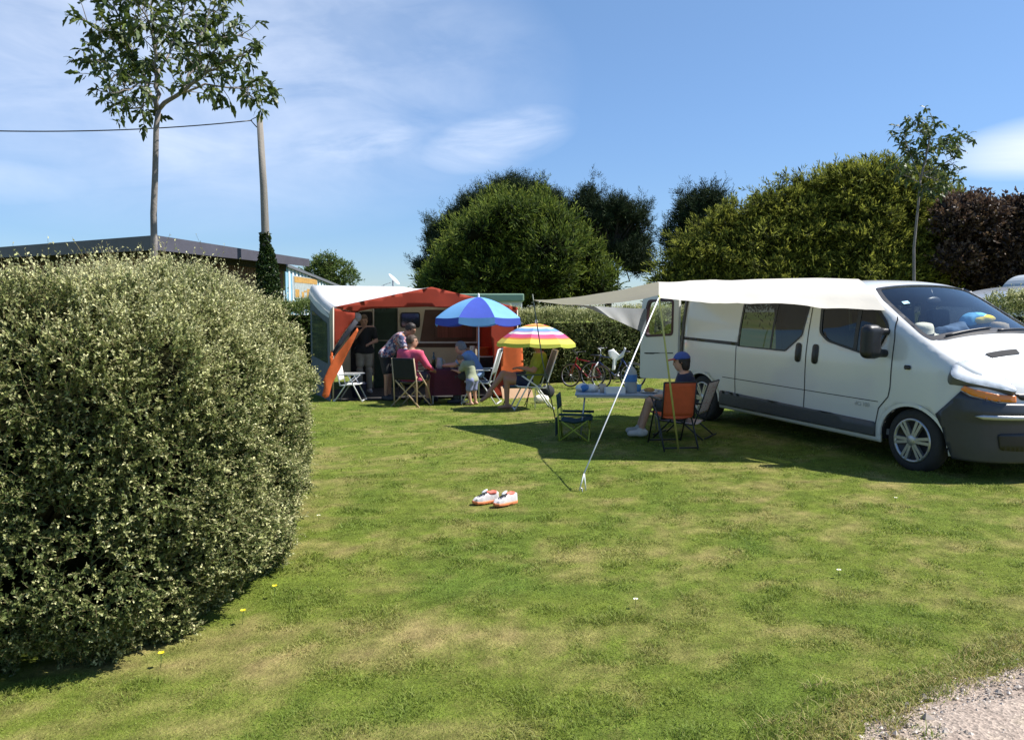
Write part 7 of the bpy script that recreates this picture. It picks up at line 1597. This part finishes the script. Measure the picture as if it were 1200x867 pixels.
# ================================================================== people
def skin(name, c): return mat(name, c, .55, .07, 14, transl=.03)
SK = skin('skin_light', (.50, .28, .19)); SK2 = skin('skin_tanned', (.36, .19, .12))
M_EYE = mat('eye_dark', (.02, .015, .012), .2, .1, 40); M_LIP = mat('lips', (.38, .12, .10), .5, .08, 30)
def lerp(a, b, t): return np.array(a, float)*(1-t)+np.array(b, float)*t
def human(label, loc, rz, J, skm, garments, hair=None, k=1.0, h=.0145, extra=None):
    """J: joints in metres, facing +x, +y to the person's left. Keys: pel, chest, neck, head, shL/R, elL/R, wrL/R, hipL/R, knL/R, anL/R, toeL/R (offset), face (direction)"""
    t = thing('person', label, 'person', loc, rz); J = {a: np.array(b, float)*(k if a != 'face' else 1) for a, b in J.items()}
    face = J.get('face', np.array([1.0, 0, 0])); face = face/np.linalg.norm(face); upn = J['head']-J['neck']; side_ = np.cross(upn, face); side_ /= np.linalg.norm(side_); hu = np.cross(face, side_); A = np.stack([face, side_, hu], 1)
    H = J['head']; sid = ('L', 'R')
    pelr, chr_ = .105*k, .095*k
    def torso(p, inf=0.0):
        d = s_cap(p, lerp(J['hipL'], J['hipR'], -.05), lerp(J['hipR'], J['hipL'], -.05), pelr+inf, pelr+inf)
        d = smin(d, s_cap(p, J['pel'], J['chest'], .118*k+inf, .122*k+inf), .05)
        d = smin(d, s_cap(p, lerp(J['shL'], J['chest'], .35), lerp(J['shR'], J['chest'], .35), chr_+inf, chr_+inf), .05)
        d = smin(d, s_cap(p, J['shL'], J['shR'], .062*k+inf, .062*k+inf), .05); return d
    def arm_u(p, s_, inf=0.0, f=1.0): return s_cap(p, J['sh'+s_], lerp(J['sh'+s_], J['el'+s_], f), .056*k+inf, (.056+(.043-.056)*f)*k+inf)
    def arm_l(p, s_, inf=0.0): return s_cap(p, J['el'+s_], J['wr'+s_], .042*k+inf, .028*k+inf)
    def leg_u(p, s_, inf=0.0, f=1.0): return s_cap(p, J['hip'+s_], lerp(J['hip'+s_], J['kn'+s_], f), .088*k+inf, (.088+(.058-.088)*f)*k+inf)
    def leg_l(p, s_, inf=0.0, f=1.0): return s_cap(p, J['kn'+s_], lerp(J['kn'+s_], J['an'+s_], f), .056*k+inf, (.056+(.037-.056)*f)*k+inf)
    hand = {}
    for s_ in sid:
        d = J['wr'+s_]-J['el'+s_]; d /= np.linalg.norm(d); n = np.array([0, 0, -1.0])-d*(-d[2]); n = n/np.linalg.norm(n) if np.linalg.norm(n) > .2 else np.cross(d, [0, 1, 0]); hand[s_] = (d, n, np.cross(d, n))
    def body(p):
        d = torso(p)
        d = smin(d, s_cap(p, J['neck']-(H-J['neck'])*.25, H-hu*.04*k, .056*k, .05*k), .03)
        hd = smin(s_ell(p, H+hu*.02*k-face*.008*k, (.096*k, .077*k, .105*k), A), s_ell(p, H-hu*.052*k+face*.028*k, (.062*k, .056*k, .062*k), A), .03)
        hd = smin(hd, s_ell(p, H+face*.098*k-hu*.012*k, (.020*k, .013*k, .024*k), A), .014)
        hd = smin(hd, s_ell(p, H+face*.084*k+hu*.030*k, (.018*k, .05*k, .012*k), A), .014)
        for q in (-1, 1): hd = smin(hd, s_ell(p, H+side_*q*.078*k-face*.005*k, (.020*k, .010*k, .030*k), A), .008)
        d = smin(d, hd, .025)
        for s_ in sid:
            d = smin(d, arm_u(p, s_), .03); d = smin(d, arm_l(p, s_), .02); d = smin(d, leg_u(p, s_), .04); d = smin(d, leg_l(p, s_), .02)
            dv, n, b = hand[s_]; d = smin(d, s_ell(p, J['wr'+s_]+dv*.045*k, (.050*k, .018*k, .038*k), np.stack([dv, n, b], 1)), .02)
            ft = J['toe'+s_]; ft = ft/np.linalg.norm(ft); d = smin(d, s_cap(p, J['an'+s_]-ft*.045*k-np.array([0, 0, .035*k]), J['an'+s_]+ft*.13*k-np.array([0, 0, .05*k]), .038*k, .030*k), .02)
        return d
    allp = np.array([v for a, v in J.items() if a not in ('face', 'toeL', 'toeR')]); lo, hi = allp.min(0)-.24, allp.max(0)+.24
    V, Q = sdf_mesh(body, lo, hi, h); mb = MB()
    for s_ in sid:                     # fingers, bent, and a thumb leaving the side of the palm
        dv, n, b = hand[s_]; w = J['wr'+s_]; sg = 1 if s_ == 'L' else -1
        for i, ln in enumerate((.066, .075, .070, .055)):
            o = w+dv*.070*k+b*(-.027+.018*i)*k; l = ln*k; mb.tube([o, o+dv*l*.42+n*.004*k, o+dv*l*.75+n*.016*k, o+dv*l*.93+n*.034*k], [.0088*k, .0082*k, .0074*k, .006*k], 6)
        o = w+dv*.025*k-b*.026*k; mb.tube([o, o+dv*.022*k-b*.022*k+n*.006*k, o+dv*.050*k-b*.030*k+n*.018*k], [.011*k, .010*k, .007*k], 6)
    fm = mb.mesh('tmp'); fv = np.array([v.co for v in fm.vertices]); me = bpy.data.meshes.new('body'); me.from_pydata([tuple(v) for v in V]+[tuple(v) for v in fv], [], [tuple(q) for q in Q]+[tuple(i+len(V) for i in f.vertices) for f in fm.polygons]); me.polygons.foreach_set('use_smooth', [True]*len(me.polygons)); bpy.data.meshes.remove(fm); link('body', me, skm, t)
    for q in (-1, 1): m = MB(); m.ell(H+face*.083*k+side_*q*.031*k+hu*.012*k, .011*k, .013*k, .008*k, 8, 6, rot=A); m.build('eye', M_EYE, t)
    MB().ell(H+face*.085*k-hu*.055*k, .008*k, .022*k, .007*k, 8, 6, rot=A).build('mouth', M_LIP, t)
    P3 = dict(J=J, H=H, face=face, side=side_, up=hu, A=A, k=k)
    for kind, gm, *a in garments:
        if kind in ('shirt', 'tshirt'):
            f = .62 if kind == 'tshirt' else 1.0; nk = J['neck']+ (J['head']-J['neck'])*.05; un = J['head']-J['chest']; un /= np.linalg.norm(un); lowd = (J['chest']-J['pel']); lowd /= np.linalg.norm(lowd)
            def g(p):
                d = torso(p, .016); 
                for s_ in sid:
                    d = smin(d, arm_u(p, s_, .020, f), .03)
                    if kind == 'shirt': d = smin(d, arm_l(p, s_, .012), .02)
                d = np.maximum(d, (p-nk)@un); d = np.maximum(d, -((p-J['pel'])@lowd)-.10*k)
                d = np.maximum(d, -np.minimum(9, body_hole(p, nk, un)))
                return d+(fbm(p*9, 2, 3)-.5)*.012
            def body_hole(p, nk, un): return s_cap(p, nk-un*.05*k, nk+un*.2, .066*k, .07*k)
        elif kind in ('shorts', 'trousers'):
            f = a[0] if a else .7
            def g(p):
                d = s_cap(p, lerp(J['hipL'], J['hipR'], -.05), lerp(J['hipR'], J['hipL'], -.05), pelr+.012, pelr+.012); d = smin(d, s_cap(p, J['pel'], lerp(J['pel'], J['chest'], .25), .125*k, .125*k), .04)
                for s_ in sid:
                    d = smin(d, leg_u(p, s_, .018, min(f, 1.0)), .03)
                    if kind == 'trousers': d = smin(d, leg_l(p, s_, .018, .93), .02)
                return d+(fbm(p*9, 2, 7)-.5)*.012
        elif kind == 'shoes':
            for s_ in sid:
                ft = J['toe'+s_]; ft = ft/np.linalg.norm(ft); an = J['an'+s_]; fz = an[2]-.085*k
                gs = lambda p: np.maximum(smin(s_cap(p, an-ft*.05*k-np.array([0, 0, .035*k]), an+ft*.14*k-np.array([0, 0, .05*k]), .046*k, .038*k), s_cap(p, an, an-np.array([0, 0, .05*k]), .044*k, .046*k), .02), (an[2]-.088*k)-p[:, 2])
                V, Q = sdf_mesh(gs, an-.24, an+.24, h); link('shoe', np_mesh('shoe', V, Q, True), gm, t)
            continue
        V, Q = sdf_mesh(g, lo-.02, hi+.02, h); link(kind, np_mesh(kind, V, Q, True), gm, t)
    if hair:
        hm, style = hair
        def hf(p):
            q = (p-H)@A/k
            d = s_ell(p, H+hu*.026*k-face*.014*k, (.106*k, .089*k, .112*k), A); cut = np.maximum(.62*q[:, 0]-.040-.55*(q[:, 2]-.045), -q[:, 2]-(.045 if style == 'short' else .10)+.0*q[:, 0]); cut = np.maximum(cut, np.where(q[:, 2] < .06, q[:, 0]-.028, -1))
            d = np.maximum(d, cut*k)
            if style == 'bob': d = smin(d, np.maximum(s_ell(p, H-hu*.045*k-face*.045*k, (.062*k, .090*k, .085*k), A), (q[:, 0]-.01)*k), .02)
            return d+(fbm(p*26, 2, 5)-.5)*.016
        V, Q = sdf_mesh(hf, H-.20*k, H+.20*k, .010); link('hair', np_mesh('hair', V, Q, True), hm, t)
    if extra: extra(t, P3)
    return t
STAND = dict(pel=(0, 0, .95), chest=(.0, 0, 1.26), neck=(.0, 0, 1.43), head=(.02, 0, 1.57), shL=(0, .18, 1.39), shR=(0, -.18, 1.39), elL=(-.02, .25, 1.12), elR=(-.02, -.25, 1.12), wrL=(.06, .26, .88), wrR=(.06, -.26, .88),
    hipL=(0, .085, .92), hipR=(0, -.085, .92), knL=(.02, .10, .50), knR=(.02, -.10, .50), anL=(-.02, .11, .09), anR=(-.02, -.11, .09), toeL=(1, .15, 0), toeR=(1, -.15, 0))
SIT = dict(pel=(0, 0, .55), chest=(-.03, 0, .86), neck=(-.02, 0, 1.03), head=(.02, 0, 1.17), shL=(-.02, .18, .99), shR=(-.02, -.18, .99), elL=(.08, .25, .72), elR=(.08, -.25, .72), wrL=(.30, .20, .70), wrR=(.30, -.20, .70),
    hipL=(.02, .09, .52), hipR=(.02, -.09, .52), knL=(.42, .12, .52), knR=(.42, -.12, .52), anL=(.42, .12, .09), anR=(.42, -.12, .09), toeL=(1, .1, 0), toeR=(1, -.1, 0))
def pose(b, **kw): d = dict(b); d.update(kw); return d
def spot(px, d, dz=0.0): x = P(px, 430, d)[0]; return np.array([x, d, g1(x, d)+dz])
H_BRN = mat('brown_hair', (.06, .035, .02), .7, .3, 40); H_GRY = mat('grey_hair', (.19, .18, .175), .75, .2, 40); H_BLK = mat('dark_hair', (.018, .013, .010), .6, .3, 40); H_FAIR = mat('dull_fair_hair', (.16, .11, .07), .75, .25, 40)
def fab(n, c, **kw): return mat(n, c, .88, .12, 9, bump=.15, bscale=60, **kw)
C_BLK = fab('black_cotton', (.016, .016, .018)); C_BEI = fab('beige_cotton', (.30, .26, .20)); C_PNK = fab('pink_cotton', (.62, .085, .16), transl=.1); C_BLU = fab('blue_cotton', (.19, .30, .52), transl=.08); C_LBL = fab('pale_blue_cotton', (.42, .52, .66), transl=.15); C_GRN = fab('pale_green_cotton', (.27, .30, .20)); C_LIL = fab('lilac_cotton', (.28, .31, .50), transl=.1); C_OLV = fab('yellow_green_cotton', (.26, .30, .03), transl=.1); C_NAV = fab('navy_cotton', (.018, .024, .06)); C_DKG = fab('dark_grey_cotton', (.05, .052, .06)); C_SHO = mat('light_shoe', (.50, .48, .44), .7, .1, 20); C_DSH = mat('dark_shoe', (.03, .03, .032), .6, .2, 20)
m, nt_, b_, o_ = new_mat('flower_print_cotton'); vo = nt_.nodes.new('ShaderNodeTexVoronoi'); vo.inputs['Scale'].default_value = 24; tc_ = nt_.nodes.new('ShaderNodeTexCoord'); nt_.links.new(tc_.outputs['Object'], vo.inputs['Vector']); bw_ = nt_.nodes.new('ShaderNodeRGBToBW'); nt_.links.new(vo.outputs['Color'], bw_.inputs[0])
rr_ = ramp(nt_, bw_.outputs[0], [(.25, (.06, .07, .14)), (.42, (.34, .30, .36)), (.55, (.40, .16, .16)), (.68, (.46, .43, .46))]); rr_.color_ramp.interpolation = 'CONSTANT'; nt_.links.new(rr_.outputs['Color'], b_.inputs['Base Color']); b_.inputs['Roughness'].default_value = .88; C_FLW = m
# woman in the doorway, hand to her mouth
def hold_cup(t, q):
    w = q['J']['wrL']; MB().lathe([(0, 0), (.03, 0), (.038, .09), (.035, .09), (.028, .006), (0, .006)], 14, w+np.array([.07, -.02, -.03]), caps=False).build('held_cup', M_PLATE, t)
human('person in black t-shirt and pale trousers standing in the tent, hand to mouth', spot(427, 16.35, .06), R(-78),
      pose(STAND, elR=(.06, -.27, 1.12), wrR=(.16, -.06, 1.36), elL=(.0, .26, 1.13), wrL=(.22, .12, 1.08), head=(.03, 0, 1.565), face=(1, .0, -.25)), SK, [('tshirt', C_BLK), ('trousers', C_BEI), ('shoes', C_SHO)], (H_FAIR, 'bob'), .93)
# person bending over the table in a flowered shirt
human('person in flower print shirt and dark shorts standing bent forward over the tent table', spot(455, 15.35), R(-8),
      pose(STAND, pel=(-.02, 0, .93), chest=(.20, 0, 1.17), neck=(.335, 0, 1.29), head=(.455, 0, 1.385), face=(1, 0, -.55), shL=(.30, .18, 1.25), shR=(.30, -.18, 1.25), elL=(.42, .24, 1.0), elR=(.42, -.24, .99), wrL=(.60, .14, .90), wrR=(.60, -.12, .88), hipL=(-.05, .085, .90), hipR=(-.05, -.085, .90), knL=(-.02, .10, .49), knR=(.0, -.10, .49)), SK2, [('tshirt', C_FLW), ('shorts', C_BLK, .78), ('shoes', C_DSH)], (H_BLK, 'short'), .97)
# seated person in pale blue beyond the pink shirt
human('person in pale blue shirt seated at the tent table, mostly hidden behind the pink shirt', spot(478, 15.25), R(5),
      pose(SIT, head=(.10, 0, 1.17), neck=(.04, 0, 1.03), face=(1, .1, -.2), chest=(.0, 0, .86), wrL=(.36, .1, .74), wrR=(.36, -.1, .74)), SK2, [('tshirt', C_LBL), ('shorts', C_DKG, .8), ('shoes', C_DSH)], (H_BRN, 'short'), .95)
t = thing('camping_stool', 'dark stool carrying the person in pale blue behind the pink shirted person', 'stool', spot(478, 15.25), R(5))
for x in (-.17, .17):
    for s_ in (-1, 1): MB().tube([(x-.04, s_*.17, -.01), (x+.04, -s_*.17, .40)], .010, 6).build('leg', M_BLKT, t)
slab([(-.2, .405), (.2, .405)], .36, .014, M_DKCL, 'seat', t, .02)
# pink shirt in the black camp chair, seen from behind, head turned right
human('person in pink shirt sitting in the black camp chair, back turned to us', PKg, R(68),
      pose(SIT, pel=(.0, 0, .56), face=(.55, -.83, -.05), head=(.02, -.02, 1.19), neck=(-.02, -.01, 1.04), elR=(.06, -.30, .76), wrR=(.26, -.30, .68), elL=(.04, .29, .76), wrL=(.28, .24, .68)), SK2, [('shirt', C_PNK), ('shorts', C_DKG, .85), ('shoes', C_DSH)], (H_BRN, 'short'), .95)
# grey haired man leaning on the table
human('grey haired person in blue shirt leaning forward with arms on the maroon table', MNg, R(172),
      pose(SIT, pel=(.04, 0, .57), chest=(.17, 0, .82), neck=(.27, 0, .94), head=(.36, 0, 1.04), face=(1, 0, -.35), shL=(.24, .18, .91), shR=(.24, -.18, .91), elL=(.42, .22, .74), elR=(.42, -.22, .74), wrL=(.66, .14, .72), wrR=(.66, -.14, .72), hipL=(.06, .09, .54), hipR=(.06, -.09, .54), knL=(.44, .13, .53), knR=(.44, -.13, .53)), SK, [('tshirt', C_BLU), ('trousers', C_DKG), ('shoes', C_DSH)], (H_GRY, 'short'), .97)
def child():
    J = dict(pel=(0, 0, .47), chest=(.05, 0, .66), neck=(.13, 0, .755), head=(.24, 0, .80), face=(.9, 0, -.75), shL=(.09, .11, .73), shR=(.09, -.11, .73), elL=(.17, .15, .60), elR=(.17, -.15, .60), wrL=(.29, .12, .62), wrR=(.29, -.12, .62), hipL=(-.01, .055, .45), hipR=(-.01, -.055, .45), knL=(.03, .065, .25), knR=(-.01, -.065, .25), anL=(-.02, .07, .055), anR=(-.03, -.07, .055), toeL=(1, .1, 0), toeR=(1, -.1, 0))
    k = .66; human('small child in pale green top and lilac shorts beside the grey haired person', spot(553, 14.42), R(150), {a: (np.array(v)/k if a != 'face' else v) for a, v in J.items()}, SK, [('tshirt', C_GRN), ('shorts', C_LIL, .75)], (H_FAIR, 'short'), k, .011)
child()
# woman under the striped parasol, legs crossed, feet bare
human('person in yellow green top sitting cross legged under the striped parasol', WNg+np.array([0, 0, .0]), R(184),
      pose(SIT, pel=(-.04, 0, .50), chest=(-.16, 0, .79), neck=(-.18, 0, .96), head=(-.14, 0, 1.09), face=(1, 0, -.28), shL=(-.17, .17, .92), shR=(-.17, -.17, .92), elL=(-.04, .24, .67), elR=(-.04, -.24, .67), wrL=(.14, .14, .70), wrR=(.16, -.14, .69), hipL=(-.0, .09, .47), hipR=(-.0, -.09, .47), knL=(.40, .06, .50), knR=(.46, .01, .60), anL=(.40, .08, .09), anR=(.72, .06, .27), toeL=(1, .1, 0), toeR=(.85, 0, -.5)), SK2, [('tshirt', C_OLV), ('shorts', C_NAV, .45)], (H_BRN, 'bob'), .98)
# person in the blue cap by the van
def cap(t, q):
    H, A, k = q['H'], q['A'], q['k']; M_CAP = fab('blue_cap_cloth', (.045, .09, .34)); hu, fc = q['up'], q['face']
    V, Q = sdf_mesh(lambda p: np.maximum(s_ell(p, H+hu*.032*k-fc*.012*k, (.114*k, .096*k, .108*k), A), -((p-H)@hu)+.042*k), H-.2, H+.2, .010); o = link('cap', np_mesh('cap', V, Q, True), M_CAP, t)
    V, Q = sdf_mesh(lambda p: np.maximum(np.abs((p-H)@hu-.048*k+.12*((p-H)@fc-.09)**1)-.007, np.maximum(s_ell(p, H+fc*.085*k+hu*.04*k, (.105*k, .085*k, .08*k), A), -((p-H)@fc)+.07*k)), H-.24, H+.24, .007); link('visor', np_mesh('visor', V, Q, True), fab('red_visor', (.42, .07, .05)), o)
human('person in blue cap with red visor sitting by the van behind the orange chair', CCg, R(168),
      pose(SIT, face=(1, 0, -.1), pel=(0, 0, .36), chest=(-.04, 0, .66), neck=(-.03, 0, .83), head=(.02, 0, .965), shL=(-.03, .18, .79), shR=(-.03, -.18, .79), elL=(.1, .24, .55), elR=(.1, -.24, .55), wrL=(.32, .16, .53), wrR=(.30, -.16, .52), hipL=(.02, .09, .33), hipR=(.02, -.09, .33), knL=(.41, .14, .46), knR=(.42, -.14, .47), anL=(.52, .14, .09), anR=(.56, -.12, .09)), SK, [('tshirt', C_NAV), ('shorts', C_DKG, .75), ('shoes', C_SHO)], (H_BLK, 'bob'), .95, extra=cap)
